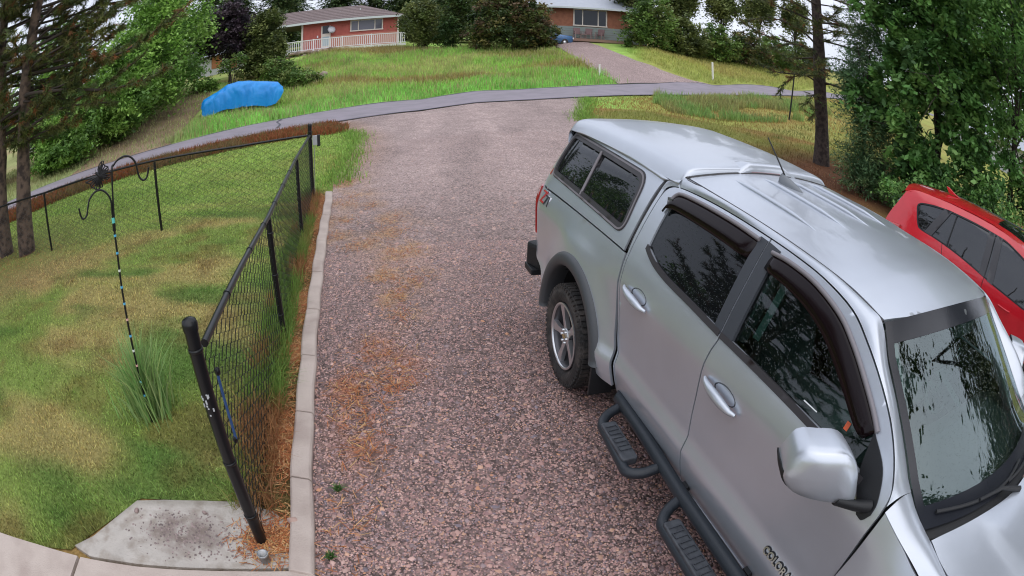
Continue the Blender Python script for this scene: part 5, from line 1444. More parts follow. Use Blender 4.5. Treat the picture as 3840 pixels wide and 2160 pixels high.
leafy_tree('maple_tree', (10.9, 10.9), 8.5, [(-1.0, .1, 2.0, 1.0, 1.0, 1.1), (-.9, -.4, 3.6, 1.2, 1.2, 1.2), (-.3, .2, 5.2, 1.6, 1.6, 1.3), (.6, -.9, 3.0, 1.2, 1.3, 1.3), (.5, -1.4, 1.5, 1.2, 1.2, 1.0), (.2, -.4, 6.8, 1.6, 1.6, 1.4), (-1.2, .5, 4.6, .9, 1.0, .8), (1.0, -1.2, 4.6, 1.0, 1.2, 1.0), (-.6, -.2, 1.0, 1.1, 1.2, .8), (-1.7, .9, 2.8, .9, .9, 1.2), (.1, .2, 3.8, 1.4, 1.4, 1.2), (-1.6, .9, 5.6, 1.0, 1.1, 1.0)],
           36000, .105, 'maple', 'big broad-leaved maple with pale leaf sprays behind the red car', 301, .16, clusters=120, spread=.13, shell=.5)
leafy_tree('willow_shrub', (9.1, 12.2), 4.2, [(-.2, 0, 1.4, .8, .8, 1.3), (-.4, .3, 2.8, .7, .8, 1.0), (.2, -.2, .7, .9, .9, .7), (.1, .5, 3.6, .8, .8, .8), (.3, -.5, 1.6, .7, .7, 1.0), (.6, .2, 2.4, .8, .9, 1.0), (-.1, -.3, .5, 1.0, 1.0, .5), (.3, .3, 4.4, .9, .9, .9)],
           30000, .065, 'blue', 'narrow-leaved greyish bushy tree between the pine and the maple', 311, .07, clusters=90, spread=.2, aspect=.22, shell=.6)
leafy_tree('ash_tree', (12.6, 8.6), 9.0, [(-.4, .2, 3.0, .9, 1.0, .8), (.1, -.6, 5.0, 1.3, 1.4, 1.1), (-.9, .3, 6.0, 1.3, 1.2, 1.2), (.2, -.5, 7.2, 1.6, 1.6, 1.2), (.5, -1.4, 2.6, 1.0, 1.1, .7), (.9, -1.0, 3.9, .9, 1.0, .7), (.6, -1.2, 1.5, 1.0, 1.2, .8), (-.2, -.6, 2.0, .9, 1.0, .8), (1.3, -2.2, 2.8, 1.0, 1.0, 1.0)],
           18000, .085, 'maple', 'thin-crowned dark tree with sky showing through at the right edge', 321, .13, clusters=60, spread=.22, limbs=14)
shrub('understory_shrub', (9.6, 10.2), [(-.1, .1, .6, .9, .8, .6), (.6, -.9, .7, .9, .9, .7), (1.3, -2.2, .8, .9, 1.1, .8), (.1, 1.2, .5, .8, .8, .5)], 8000, .06, 'maple', 'low leafy shrub at the fence behind the red car', seed=331, clusters=70)
leafy_tree('elm_tree', (16.8, 13.6), 10, [(0, 0, 4.6, 1.8, 1.8, 1.4), (.6, -1.2, 6.4, 1.9, 1.8, 1.5), (-.8, .8, 6.2, 1.7, 1.7, 1.4), (.2, 0, 8.4, 1.9, 1.9, 1.3), (.6, -1.5, 3.4, 1.2, 1.3, .8)], 11000, .12, 'maple', 'leafy elm farther back, right of the broad-leaved maple', 361, .16, group='elms beyond the red car', clusters=70, spread=.2)
leafy_tree('elm_tree', (18.6, 11.2), 10, [(0, 0, 5.2, 1.8, 1.8, 1.3), (.4, -1.0, 7.2, 1.9, 1.8, 1.5), (-.6, .8, 7.6, 1.7, 1.7, 1.4), (.4, -1.0, 4.0, 1.2, 1.3, .7)], 8000, .12, 'mid', 'leafy elm at the far right edge, partly hidden by the ash', 367, .16, group='elms beyond the red car', clusters=60, spread=.2)
# the same tree row goes on past the right edge of the picture
leafy_tree('maple_tree', (9.4, 1.0), 10.5, [(-.3, .2, 3.6, 1.3, 1.4, 1.2), (-.6, .3, 5.8, 1.5, 1.5, 1.4), (-1.3, .5, 7.8, 1.8, 1.7, 1.3), (-.6, -.2, 9.4, 1.5, 1.5, 1.0), (.6, .8, 2.4, 1.2, 1.2, 1.0), (-2.7, -1.5, 9.1, 1.7, 1.6, .9), (-1.9, -.2, 8.4, 1.2, 1.2, .8)], 20000, .11, 'dark', 'dark maple past the right edge, mirrored in the windshield', 341, .16, clusters=60, shell=.5)
leafy_tree('maple_tree', (10.8, -2.6), 7.0, [(-.3, .2, 3.2, 1.5, 1.4, 1.2), (.3, -.4, 5.0, 1.6, 1.6, 1.3), (.2, .6, 2.0, 1.1, 1.1, .9)], 6000, .11, 'dark', 'smaller maple behind the camera, mirrored in the windshield', 351, .14, clusters=50, shell=.5)
pine('pine_tree', [(-13.2, -1.0, -.1), (-13.1, -1.0, 4), (-13.1, -1.0, 7)], .2, [], 'pine on the left lawn outside the picture, mirrored in the door glass', 231, auto=(1.8, 13, 46), rust=.03, blen=(2, 4.2), ntuft=12, w=.022, L=.26)
pine('pine_tree', [(-12.6, 3.2, -.1), (-12.5, 3.2, 4), (-12.5, 3.2, 7)], .2, [], 'second pine on the left lawn outside the picture, mirrored in the door glass', 241, auto=(1.8, 13, 46), rust=.03, blen=(2, 4.2), ntuft=12, w=.022, L=.26)

# ---- hedge trees up the left slope
for i, (x, y, H, w_, nm, lab) in enumerate(((-20.6, 18.6, 3.5, 2.0, 24000, 'lowest bright green box elder, nearest the road on the left slope'), (-19.7, 22.3, 5.6, 2.4, 24000, 'second bright green box elder up the left slope'),
                                      (-20.4, 26.4, 9.0, 3.0, 25000, 'third bright green box elder up the left slope'), (-22.2, 31.0, 10.5, 3.3, 24000, 'topmost bright green box elder, below the purple tree'), (-25.0, 21.5, 8.0, 3.2, 15000, 'tall box elder behind the lowest one on the left slope'), (-27.5, 16.0, 8.5, 3.0, 12000, 'box elder farthest left, seen between the pine trunks'))):
    leafy_tree('box_elder', (x, y), H, [(0, 0, H * .52, w_, w_, H * .36), (w_ * .45, -w_ * .3, H * .32, w_ * .85, w_ * .8, H * .30), (-w_ * .5, w_ * .2, H * .38, w_ * .8, w_ * .8, H * .32), (.3, -.2, H * .80, w_ * .6, w_ * .6, H * .22), (w_ * .2, -w_ * .5, H * .16, w_ * .9, w_ * .7, H * .16)],
               nm, .105 + .01 * i, 'light', lab, 401 + i * 7, .12, group='box elders up the left slope', clusters=80, spread=.2, shell=.4)
leafy_tree('purple_plum', (-19.4, 35.6), 4.9, [(0, 0, 3.0, 1.9, 1.7, 1.5), (-1.4, .3, 3.6, 1.3, 1.3, 1.2), (1.2, -.3, 2.4, 1.1, 1.1, .9), (.4, .2, 4.3, 1.2, 1.2, .7), (-2.6, .2, 3.0, 1.4, 1.2, 1.4), (-2.2, 0, 4.6, 1.5, 1.2, 1.1), (1.6, 0, 3.6, 1.2, 1.1, 1.1), (.2, 0, 5.3, 1.5, 1.2, .8)], 19000, .12, 'purple', 'dark purple-leaved plum tree above the blue tarp', 451, .12, clusters=60, spread=.22)
shrub('lilac_bush', (-16.1, 35.0), [(0, 0, 1.6, 1.5, 1.3, 1.5), (-.3, .2, 3.2, 1.4, 1.3, 1.3), (.8, -.2, 2.2, .9, .9, 1.0), (-1.2, 0, 1.0, 1.1, 1.0, .9), (.3, 0, 4.2, 1.1, 1.1, .9)], 15000, .11, 'olive', 'tall olive green bush left of the red house', seed=461, group='bushes below the red house')
shrub('juniper_bush', (-12.9, 32.2), [(0, 0, .7, 1.3, 1.0, .7), (-1.3, .5, 1.1, 1.2, 1.0, 1.0), (.8, .6, .5, .9, .8, .5)], 6500, .09, 'mid', 'low dark bush above the right end of the blue tarp', seed=466, group='bushes below the red house')
shrub('sapling', (-16.6, 30.6), [(-.2, 0, 1.9, .7, .6, .5), (.5, .2, 2.3, .6, .6, .4)], 900, .09, 'mid', 'thin many-stemmed sapling just behind the blue tarp', seed=468, stems=9, stem_r=.03)
shrub('spirea_bush', (-19.6, 32.0), [(0, 0, .5, .9, .8, .5), (.6, .3, .4, .6, .6, .4)], 1800, .08, 'light', 'small rounded yellow-green bush left of the tarp', seed=469)

# ---- round the houses
shrub('round_bush', (-6.9, 43.4), [(0, 0, 2.6, 1.75, 1.6, 1.5), (0, 0, 3.4, 1.3, 1.3, .9), (.2, 0, 1.2, 1.2, 1.2, 1.0)], 8000, .11, 'olive', 'clipped round bush beside the right end of the red house', seed=471, stems=12)
shrub('cedar_bush', (-4.6, 43.2), [(0, 0, 1.2, 1.2, 1.1, 1.2), (.2, .2, 2.6, 1.0, 1.0, 1.3), (.9, .4, 4.3, 1.4, 1.2, 1.6)], 6500, .12, 'dark', 'dark green cedar bush between the round bush and the yew', seed=475)
shrub('yew_bush', (.1, 41.4), [(0, 0, 1.7, 2.6, 1.8, 1.6), (-1.9, .2, 1.3, 1.6, 1.4, 1.3), (2.0, 0, 1.4, 1.4, 1.3, 1.3), (-.9, .2, 3.2, 1.9, 1.6, 1.3), (1.2, .1, 3.0, 1.5, 1.4, 1.1), (-.4, .3, 4.4, 1.3, 1.3, .9), (1.5, -.3, .8, 1.7, 1.3, .8)], 22000, .12, 'yew', 'huge dark yew bush on the crest between the two houses', seed=481, clusters=130, spread=.16)
for i, (x, y, w_, H, pal, n, lab) in enumerate(((10.3, 42.2, 2.0, 4.6, 'mid', 12000, 'first dark hedge bush right of the far drive'), (13.2, 43.2, 1.9, 3.6, 'olive', 10000, 'second dark hedge bush from the far drive'), (16.2, 44.0, 2.0, 3.3, 'mid', 8000, 'lighter green bush in the middle of the far right hedge'),
                                            (19.4, 45.0, 2.1, 3.4, 'yew', 8000, 'reddish green bush toward the right of the far hedge'), (22.8, 46.4, 2.2, 3.2, 'mid', 7000, 'yellowish green bush behind the right pine'), (26.4, 47.6, 2.3, 3.2, 'dark', 6000, 'last dark bush of the far hedge, behind the right pine'))):
    shrub('hedge_bush', (x, y), [(0, 0, H * .42, w_, w_ * .8, H * .42), (-w_ * .5, .1, H * .3, w_ * .8, w_ * .7, H * .34), (w_ * .5, 0, H * .34, w_ * .8, w_ * .7, H * .36), (.1, 0, H * .75, w_ * .7, w_ * .6, H * .25)], n, .12, pal, lab, seed=491 + i * 3, group='hedge bushes above the far verge', clusters=80, spread=.17)
for i, (x, y, H) in enumerate(((9.6, 45.4, 7.5), (14.3, 48, 7.0), (19, 50, 7.5), (24, 52, 8), (29, 53, 8))):
    leafy_tree('bare_elm', (x, y), H, [(0, 0, H * .6, 1.5, 1.4, H * .25), (.8, 0, H * .75, 1.2, 1.1, H * .2), (-.8, .2, H * .7, 1.1, 1.1, H * .2)], 7000, .15, 'olive', ['sparse elm just right of the brown house', 'sparse elm behind the second hedge bush', 'sparse elm behind the middle of the far hedge', 'sparse elm behind the right part of the far hedge', 'sparse elm farthest right behind the far hedge'][i], 521 + i, .14, group='sparse elms behind the far hedge', limbs=16)
for i, (x, y, H, R) in enumerate(((-31.0, 51.5, 14, 2.6), (-28.2, 54, 15, 2.8), (-24.6, 56.4, 15, 2.6), (-30, 72, 13, 3.4), (-24, 76, 15, 3.4), (-15.2, 78, 16, 3.4), (-11, 76, 15, 3.4), (-7.8, 72, 15, 3.2), (-1, 68, 14, 3.2), (-33, 60, 12, 3.0), (-27, 66, 14, 3.2), (-21.5, 70, 13, 3.0), (-17.5, 72, 15, 3.2), (-13.0, 70, 13, 2.8), (-9.5, 66, 14, 3.0), (-6.0, 60, 12, 2.8), (-3.0, 58, 12.5, 2.6), (1.0, 62, 13, 3.0))):
    conifer('spruce_tree', x, y, H, R, ['dark spruce over the left edge of the plum tree', 'dark spruce rising straight behind the plum tree', 'dark spruce over the olive bush', 'tall back spruce left of the plum tree', 'tall back spruce right of the plum tree', 'back spruce between those over the red roof', 'back spruce over the right half of the red roof', 'back spruce above the deck end of the red house', 'back spruce behind the middle of the yew', 'far spruce left of the purple plum', 'far spruce behind the plum tree', 'spruce over the left end of the red house', 'tall spruce over the middle of the red roof', 'spruce over the right part of the red roof', 'spruce over the right end of the red house', 'spruce above the clipped round bush', 'spruce behind the dark cedar bush', 'spruce behind the yew bush'][i], 541 + i, group='spruces behind the red house')

# ---- grass clump at the foot of the garden hook and small weeds in the gravel
r_ = np.random.default_rng(77)
n = 800; a = r_.uniform(0, 2 * np.pi, n); rr = np.abs(r_.normal(0, .11, n)); x = -2.74 + np.cos(a) * rr * 1.1; y = 2.86 + np.sin(a) * rr * .9
h_ = r_.uniform(.15, .78, n) * (1 - rr * .7)
o = blades('grass_clump', x, y, h_, .012, jitter(mixc(np.array((.20, .38, .11)), np.array((.38, .48, .20)), r_.random(n)), 78, .3), .55, 79, sheaf=a + r_.normal(0, 1.0, n))
tag(o, 'tall uncut grass clump at the foot of the garden hook', 'grass clump', kind='thing')
for x0, y0, lab in ((-.976, 2.33, 'small green weed growing in the gravel, upper of two'), (-.90, 1.78, 'small yellow-green weed in the gravel beside the kerb end')):
    n = 60; a = r_.uniform(0, 2 * np.pi, n); x = x0 + np.cos(a) * .012; y = y0 + np.sin(a) * .012
    o = blades('weed', x, y, r_.uniform(.02, .05, n), .010, jitter(np.tile((.10, .20, .06), (n, 1)), 80, .3), 1.4, 81, sheaf=a, z=ground_z(x, y) + .015)
    tag(o, lab, 'weed', 'weeds in the gravel', 'thing')
n = 160; x = r_.normal(-6.05, .10, n); y = r_.normal(7.78, .08, n)
# ================================================================== kerb, slabs, fences, hook
M_CONC = mat('concrete', (.50, .425, .375), .9, noise=(3, (.36, .29, .255), .42, .72, 10), bump=(80, .3))
M_CONC2 = mat('slab_concrete', (.40, .365, .33), .9, attr='col', noise=(9, (.68, .64, .6), .46, .70, 10), bump=(60, .4))
M_IRON = mat('black_coating', (.006, .0065, .008), .30, 0, 0, .4)
M_WIRE = mat('coated_wire', (.012, .014, .014), .4)
M_GALV = mat('galvanised', (.42, .43, .44), .4, .7, noise=(30, (.2, .2, .2), .45, .7))
M_BLUE = mat('blue_cord', (.03, .08, .22), .6)

kerb = empty('kerb', (0, 0, 0)); tag(kerb, kind='structure')
KP = np.array([(x, y) for x, y in KERB_R[1:]]); KP = np.array(densify([tuple(p) for p in KP] + [tuple(p) for p in KP[::-1]], .2))[:int(np.sum(np.hypot(*np.diff(KP, axis=0).T)) / .2) + 8]
KL = [(-.945, 1.627)] + [(x, y) for x, y in crom(KERB_R[1:], 8)[1:]]
seg_at = [1.60, 2.35, 3.05, 3.85, 4.75, 5.75, 6.9, 8.2, 9.85]
kx = lambda y: float(np.interp(y, [p[1] for p in KERB_R], [p[0] for p in KERB_R]))
for i in range(len(seg_at) - 1):
    V = []; F = []; ys = np.linspace(seg_at[i] + .006, seg_at[i + 1] - .006, 8); j = random.uniform(-.003, .003)
    for y in ys:
        x = kx(y) + j + .006 * math.sin(y * 7); z = gz(x, y)
        for dx, dz in ((0, -.12), (.004, .045), (-.012, .062), (-.125, .066), (-.142, .050), (-.146, -.12)): V.append((x + dx, y, z + dz + random.uniform(-.002, .002)))
    for a in range(7):
        for k in range(5): F.append((a * 6 + k, a * 6 + k + 1, (a + 1) * 6 + k + 1, (a + 1) * 6 + k)[::-1])
    F += [tuple(range(6)), tuple(7 * 6 + k for k in range(5, -1, -1))]
    MB().add(V, F).build('kerb_segment', M_CONC, kerb, bevel=.006)

def slab(name, poly, z0, t, m_, parent=None, step=.12, wob=.006, colf=None):
    V, T, L = tri2d(poly, step); z = ground_z(V[:, 0], V[:, 1]) + z0 + wob * (fnoise(V[:, 0], V[:, 1], .4, 70) - .5)
    P = [tuple(p) for p in np.column_stack([V, z])]; F = [tuple(t_) for t_ in T]
    n0 = len(P); li = L[0]; P += [(P[i][0], P[i][1], P[i][2]) for i in li] + [(P[i][0], P[i][1], P[i][2] - t) for i in li]; n = len(li)
    F += [(n0 + i, n0 + n + i, n0 + n + (i + 1) % n, n0 + (i + 1) % n) for i in range(n)]
    o = MB().add(P, F).build(name, m_, parent)
    if colf:
        q = np.array(P); a = o.data.color_attributes.new('col', 'FLOAT_COLOR', 'POINT'); c = np.ones((len(q), 4), np.float32); c[:, :3] = colf(q[:, 0], q[:, 1]); a.data.foreach_set('color', c.ravel())
    return o
def slab_col(x, y):
    c = np.tile(np.array((.46, .425, .385)), (len(x), 1)) * (.86 + .28 * fnoise(x, y, .12, 81))[:, None]
    k = np.exp(-(((x + 1.85) / .30) ** 2 + ((y - 1.72) / .16) ** 2)) + .8 * np.exp(-(((x + 1.25) / .14) ** 2 + ((y - 1.80) / .12) ** 2))
    c = mixc(c, np.array((.24, .195, .17)), np.clip(k * 1.3, 0, 1) * smooth01(fnoise(x, y, .09, 82), .30, .62))
    return mixc(c, np.array((.26, .24, .20)), (1 - smooth01(dist_poly(x, y, [(-2.62, 1.24), (-2.31, 1.85), (-1.55, 2.08), (-1.2, 2.0)]), .0, .07)) * .7)
walk = empty('walkway'); tag(walk, kind='structure')
slab('walk_slab', [(-2.50, 1.165), (-2.36, .3), (-2.3, -1.6), (-.64, -1.6), (-.68, .5), (-.90, 1.60), (-1.02, 1.625), (-1.39, 1.515), (-2.03, 1.30)], .045, .12, M_CONC, walk)
slab('walk_slab', [(-2.53, 1.16), (-2.39, .3), (-2.33, -1.6), (-4.6, -1.6), (-4.3, .62), (-3.5, .90), (-2.97, 1.05)], .045, .12, M_CONC, walk)
o = slab('concrete_slab', [(-2.62, 1.24), (-2.50, 1.40), (-2.31, 1.85), (-2.1, 1.93), (-1.80, 2.02), (-1.55, 2.08), (-1.32, 2.05), (-1.20, 1.98), (-1.10, 1.80), (-1.03, 1.665), (-1.39, 1.548), (-2.03, 1.338), (-2.44, 1.222)], .030, .12, M_CONC2, step=.025, wob=.004, colf=slab_col)
tag(o, 'worn grey concrete slab at the foot of the fence post', 'concrete slab')
M_PEB = mat('pebble', (.30, .22, .20), .7, noise=(20, (.2, .16, .15), .4, .7))
def rock(name, x, y, z, s, label, m_, seed, parent=None):
    r = np.random.default_rng(seed); bm = bmesh.new(); bmesh.ops.create_icosphere(bm, subdivisions=2, radius=1)
    for v in bm.verts:
        k = 1 + .16 * math.sin(3 * v.co.x + seed) + .12 * math.cos(4 * v.co.y + 2 * seed) + r.normal(0, .03); v.co = Vector((v.co.x * s[0] * k, v.co.y * s[1] * k, v.co.z * s[2] * k))
    me = bpy.data.meshes.new(name); bm.to_mesh(me); bm.free(); me.polygons.foreach_set('use_smooth', [True] * len(me.polygons))
    o = link(name, me, m_, parent); o.location = (x, y, z); o.rotation_euler = (0, 0, seed)
    if label: tag(o, label, 'stone')
    return o
rock('stone', -1.165, 1.985, .02, (.040, .032, .028), 'pinkish stone lying between fence post and kerb', mat('pink_stone', (.45, .31, .26), .7, bump=(30, .3)), 3)
rock('stone', -2.257, 1.755, .015, (.022, .018, .014), 'single dark pebble on the upper left of the slab', M_PEB, 5)
rock('stone', -1.755, 1.91, .015, (.018, .013, .012), 'single reddish pebble near the back edge of the slab', M_PEB, 6)
# gravel strewn over the slab
n = 700; r_ = np.random.default_rng(90); x = np.concatenate([r_.normal(-1.86, .17, 500), r_.normal(-1.5, .25, 200)]); y = np.concatenate([r_.normal(1.70, .10, 500), r_.normal(1.72, .12, 200)])
ok = inpoly(x, y, [(-2.45, 1.45), (-2.25, 1.80), (-1.55, 2.02), (-1.2, 1.9), (-1.1, 1.70), (-2.0, 1.38)]); x, y = x[ok], y[ok]; n = len(x)
base = np.array([(1, 0, 0), (0, 1, 0), (-1, 0, 0), (0, -1, 0), (.1, .1, .9)]); F0 = np.array([(0, 1, 4), (1, 2, 4), (2, 3, 4), (3, 0, 4)])
s = r_.uniform(.003, .011, n); th = r_.uniform(0, 6.3, n); J = base[None] * r_.uniform(.7, 1.3, (n, 5, 3))
P = np.stack([(J[:, :, 0] * np.cos(th)[:, None] - J[:, :, 1] * np.sin(th)[:, None]) * s[:, None] + x[:, None], (J[:, :, 0] * np.sin(th)[:, None] + J[:, :, 1] * np.cos(th)[:, None]) * s[:, None] + y[:, None], J[:, :, 2] * s[:, None] + ground_z(x, y)[:, None] + .030], 2)
tag(link('grit', np_mesh('grit', P.reshape(-1, 3), (F0[None] + (np.arange(n) * 5)[:, None, None]).reshape(-1, 3), np.repeat(np.array((.22, .17, .16)) * r_.uniform(.6, 1.5, n)[:, None], 5, 0)), M_STONE), kind='stuff')
# galvanised stub
p = empty('pipe_stub', (-1.243, 1.655, -.03), 0, 'short galvanised pipe stub standing on the slab by the fence post', 'pipe')
MB().lathe([(.030, 0), (.030, .09), (.033, .09), (.033, .105), (.027, .105), (.025, .02), (0, .02)], 'Z', n=18).build('pipe', M_GALV, p)

def chain_mesh(A, B, zA, zB, parent, pitch=.09, r=.0032, vstep=.036, seed=1, mat_=None, bulge=0.0):
    """woven diamonds between two posts: one zigzag wire per pitch; zA, zB = (bottom, top) at either end"""
    A = np.array(A[:2], float); B = np.array(B[:2], float); L = np.linalg.norm(B - A); u = (B - A) / L; nn = np.array((-u[1], u[0]))
    n = int(L / pitch); rg = np.random.default_rng(seed); V = []; F = []
    for i in range(n):
        t = (i + .5) / n; zb = zA[0] + (zB[0] - zA[0]) * t; zt = zA[1] + (zB[1] - zA[1]) * t; m_ = max(2, int((zt - zb) / vstep))
        zs = np.linspace(zb, zt, m_ + 1); k = np.arange(m_ + 1)
        sx = (((k + i) % 2) * 2 - 1) * pitch * .5 + rg.normal(0, .0012, m_ + 1); off = (((k + i) % 2) * 2 - 1) * .003 + bulge * np.sin(np.pi * (zs - zb) / (zt - zb)) * math.sin(math.pi * t)
        c = np.column_stack([A[0] + u[0] * (t * L + sx) + nn[0] * off, A[1] + u[1] * (t * L + sx) + nn[1] * off, zs])
        n0 = len(V)
        for p in c:
            for a in (0, 2.094, 4.189):
                V.append((p[0] + u[0] * r * math.cos(a) + nn[0] * r * math.sin(a), p[1] + u[1] * r * math.cos(a) + nn[1] * r * math.sin(a), p[2]))
        for q in range(m_):
            for a in range(3): F.append((n0 + q * 3 + a, n0 + q * 3 + (a + 1) % 3, n0 + q * 3 + 3 + (a + 1) % 3, n0 + q * 3 + 3 + a))
    me = np_mesh('chain_link', np.array(V), np.array(F)); o = link('chain_link', me, mat_ or M_WIRE, parent); o['kind'] = 'stuff'
    return o
def fence_post(f, x, y, z0, z1, r=.028, cap=True, dx=0, dy=0):
    mb = MB(); mb.tube([(x - dx, y - dy, z0 - .1), (x, y, z1)], r, 12)
    for z in (z0 + .25, z0 + .62, z1 - .12): mb.lathe([(r + .001, z - .009), (r + .004, z - .009), (r + .004, z + .009), (r + .001, z + .009)], 'Z', (x, y, 0), 12)
    p = mb.build('post', M_IRON, f)
    if cap: MB().lathe([(r + .004, z1 - .03), (r + .006, z1), (r + .001, z1 + .018), (r * .5, z1 + .028), (0, z1 + .031)], 'Z', (x, y, 0), 12).build('post_cap', M_IRON, p)
    return p
# fence along the drive
f1 = empty('chain_link_fence', (-1.31, 1.80, 0), 0, 'black chain link fence running up along the gravel kerb', 'fence', 'black chain link fences round the lawn')
f1.location = (0, 0, 0)
PA = (-1.313, 1.800); PF1 = (-1.971, 4.179); PF2 = (-2.815, 7.05); PD = (-3.4385, 9.315)
fence_post(f1, *PA, -.03, 1.325, .034); fence_post(f1, *PF1, -.04, 1.07, .026, False); fence_post(f1, *PF2, -.10, 1.06, .026, False)
pd = fence_post(f1, *PD, -.13, 1.265, .034)
def rail(f, pts, r=.021):
    mb = MB(); mb.tube(pts, r, 10)
    for a, b in zip(pts[:-1], pts[1:]):
        n = max(1, int(math.dist(a, b) / .6))
        for k in range(n):
            q = Vector(a).lerp(Vector(b), (k + .6) / n); d = (Vector(b) - Vector(a)).normalized(); mb.tube([q - d * .010, q + d * .010], r * 1.22, 8)
    return mb.build('top_rail', M_IRON, f)
rail(f1, [(-1.352, 1.94, 1.158), (-1.62, 2.9, 1.13), (-1.971, 4.179, 1.09), (-2.40, 5.64, 1.085), (-2.815, 7.05, 1.085), (-3.41, 9.21, 1.09)])
chain_mesh(PA, PF1, (-.02, 1.14), (-.03, 1.07), f1, seed=1, bulge=.015); chain_mesh(PF1, PF2, (-.03, 1.07), (-.10, 1.065), f1, seed=2, bulge=.01); chain_mesh(PF2, PD, (-.10, 1.065), (-.12, 1.07), f1, seed=3)
mb = MB(); mb.bar((PA[0] + .005, PA[1] + .055, .0), (PA[0] - .012, PA[1] + .055, 1.12), .012, .004); mb.build('tension_bar', M_IRON, f1)
mb = MB(); mb.lathe([(.036, .92), (.0365, .92), (.0365, 1.0), (.036, 1.0)], 'Z', (*PA, 0), 12); 
V = []
for i in range(13): 
    a = r_.uniform(.2, 1.8) - .9; z = r_.uniform(.88, 1.0); V.append((PA[0] + .0345 * math.sin(a), PA[1] - .0345 * math.cos(a), z))
mb = MB()
for x, y, z in V: mb.box((x, y, z), (.008, .004, r_.uniform(.004, .022)), Matrix.Rotation(math.atan2(y - PA[1], x - PA[0]) + math.pi / 2, 3, 'Z'))
mb.build('chipped_paint', mat('bare_metal', (.55, .58, .6), .5, .3), f1)['kind'] = 'stuff'
# fence along the road side
f2 = empty('chain_link_fence', (0, 0, 0), 0, 'black chain link fence across the lawn, parallel to the road', 'fence', 'black chain link fences round the lawn')
PB = (-5.989, 7.852); PC = (-8.784, 7.034); PE = (-11.6, 6.15); PG = (-14.5, 5.2)
for q, z in ((PB, -.05), (PC, -.10), (PE, -.10), (PG, -.10)): fence_post(f2, *q, z, 1.13 if q == PB else 1.08, .026, False)
rail(f2, [(-3.47, 9.30, 1.085), (-4.569, 8.67, 1.09), (-5.989, 7.852, 1.155), (-7.216, 7.493, 1.135), (-8.784, 7.034, 1.075), (-10.304, 6.57, 1.09), (-11.6, 6.15, 1.09), (-14.5, 5.2, 1.09)], .020)
chain_mesh(PD, PB, (-.11, 1.07), (-.03, 1.13), f2, seed=4, pitch=.098, r=.0046, vstep=.048); chain_mesh(PB, PC, (-.03, 1.13), (-.08, 1.06), f2, seed=5, pitch=.098, r=.0046, vstep=.048); chain_mesh(PC, PE, (-.08, 1.06), (-.08, 1.07), f2, seed=6, pitch=.098, r=.0046, vstep=.048); chain_mesh(PE, PG, (-.08, 1.07), (-.08, 1.07), f2, seed=7, pitch=.098, r=.0046, vstep=.048)
# box on the corner post
bx = empty('gate_sensor', (-3.35, 9.345, .985), .35, 'small grey box with a black back fixed to the fence corner post', 'box')
MB().box((-.01, -.005, 0), (.085, .045, .17)).build('cover', mat('grey_cover', (.38, .40, .41), .5), bx, bevel=.006)
MB().box((.055, .006, -.01), (.06, .06, .20)).build('back_box', M_BLACKP, bx, bevel=.006)
MB().bar((-.09, -.015, .04), (-.02, -.01, .02), .02, .012).build('bracket', M_GALV, bx)
MB().tube([(-.01, .0, -.08), (-.03, -.01, -.25), (-.055, -.015, -.95)], .006, 6).build('conduit', M_GALV, bx)
# blue cord hanging on the mesh
cd = empty('bungee_cord', (-1.375, 2.01, .97), 0, 'blue cord hanging on the fence mesh beside the near post', 'cord')
MB().tube([(0.012, -.004, 0), (.012, -.006, -.15), (.014, -.008, -.28), (.02, -.02, -.39)], .008, 8).build('cord', M_BLUE, cd)
for z, y in ((0, 0), (-.39, -.018)): MB().lathe([(.004, -.022), (.014, -.016), (.016, .0), (.012, .018), (.004, .024)], 'Z', (.013, y, z), 10).build('hook', M_BLUE if 0 else M_IRON, cd)

# ---- garden hook with butterfly
hk = empty('garden_hook', (-2.671, 2.717, -.03), 0, 'black double shepherd hook with a butterfly and coloured tape bands', 'garden hook')
O_ = np.array((-2.671, 2.717, -.03)); loc = lambda L: [tuple(np.array(p) - O_) for p in L]
POLE = loc([(-2.671, 2.717, -.15), (-2.651, 2.736, .331), (-2.632, 2.754, .696), (-2.615, 2.771, 1.057), (-2.602, 2.784, 1.298), (-2.595, 2.79, 1.524)])
MB().tube(POLE, .0085, 8).build('pole', M_IRON, hk)
MB().tube(crom(loc([(-2.593, 2.791, 1.45), (-2.571, 2.812, 1.856), (-2.561, 2.821, 1.884), (-2.537, 2.843, 1.912), (-2.503, 2.872, 1.925), (-2.479, 2.893, 1.924), (-2.452, 2.916, 1.908), (-2.43, 2.935, 1.872), (-2.422, 2.941, 1.838), (-2.417, 2.945, 1.796), (-2.408, 2.953, 1.756), (-2.389, 2.968, 1.732), (-2.37, 2.983, 1.738), (-2.358, 2.993, 1.764), (-2.348, 3.0, 1.808)]), 4), .0075, 8).build('hook', M_IRON, hk)
MB().tube(crom(loc([(-2.602, 2.784, 1.45), (-2.594, 2.790, 1.623), (-2.596, 2.789, 1.665), (-2.607, 2.779, 1.701), (-2.628, 2.759, 1.734), (-2.65, 2.737, 1.752), (-2.678, 2.71, 1.753), (-2.704, 2.684, 1.734), (-2.723, 2.665, 1.705), (-2.736, 2.651, 1.656), (-2.747, 2.64, 1.615), (-2.766, 2.62, 1.60), (-2.78, 2.605, 1.62), (-2.787, 2.598, 1.679)]), 4), .0075, 8).build('hook', M_IRON, hk)
TEAL = mat('teal_tape', (.13, .58, .52), .5); TBLUE = mat('blue_tape', (.10, .45, .72), .5); TPINK = mat('pink_tape', (.72, .42, .38), .5); TWH = mat('white_tape', (.7, .75, .68), .5)
bz = [1.524, 1.419, 1.298, 1.175, 1.057, .938, .82, .696, .581, .463, .331, .214]
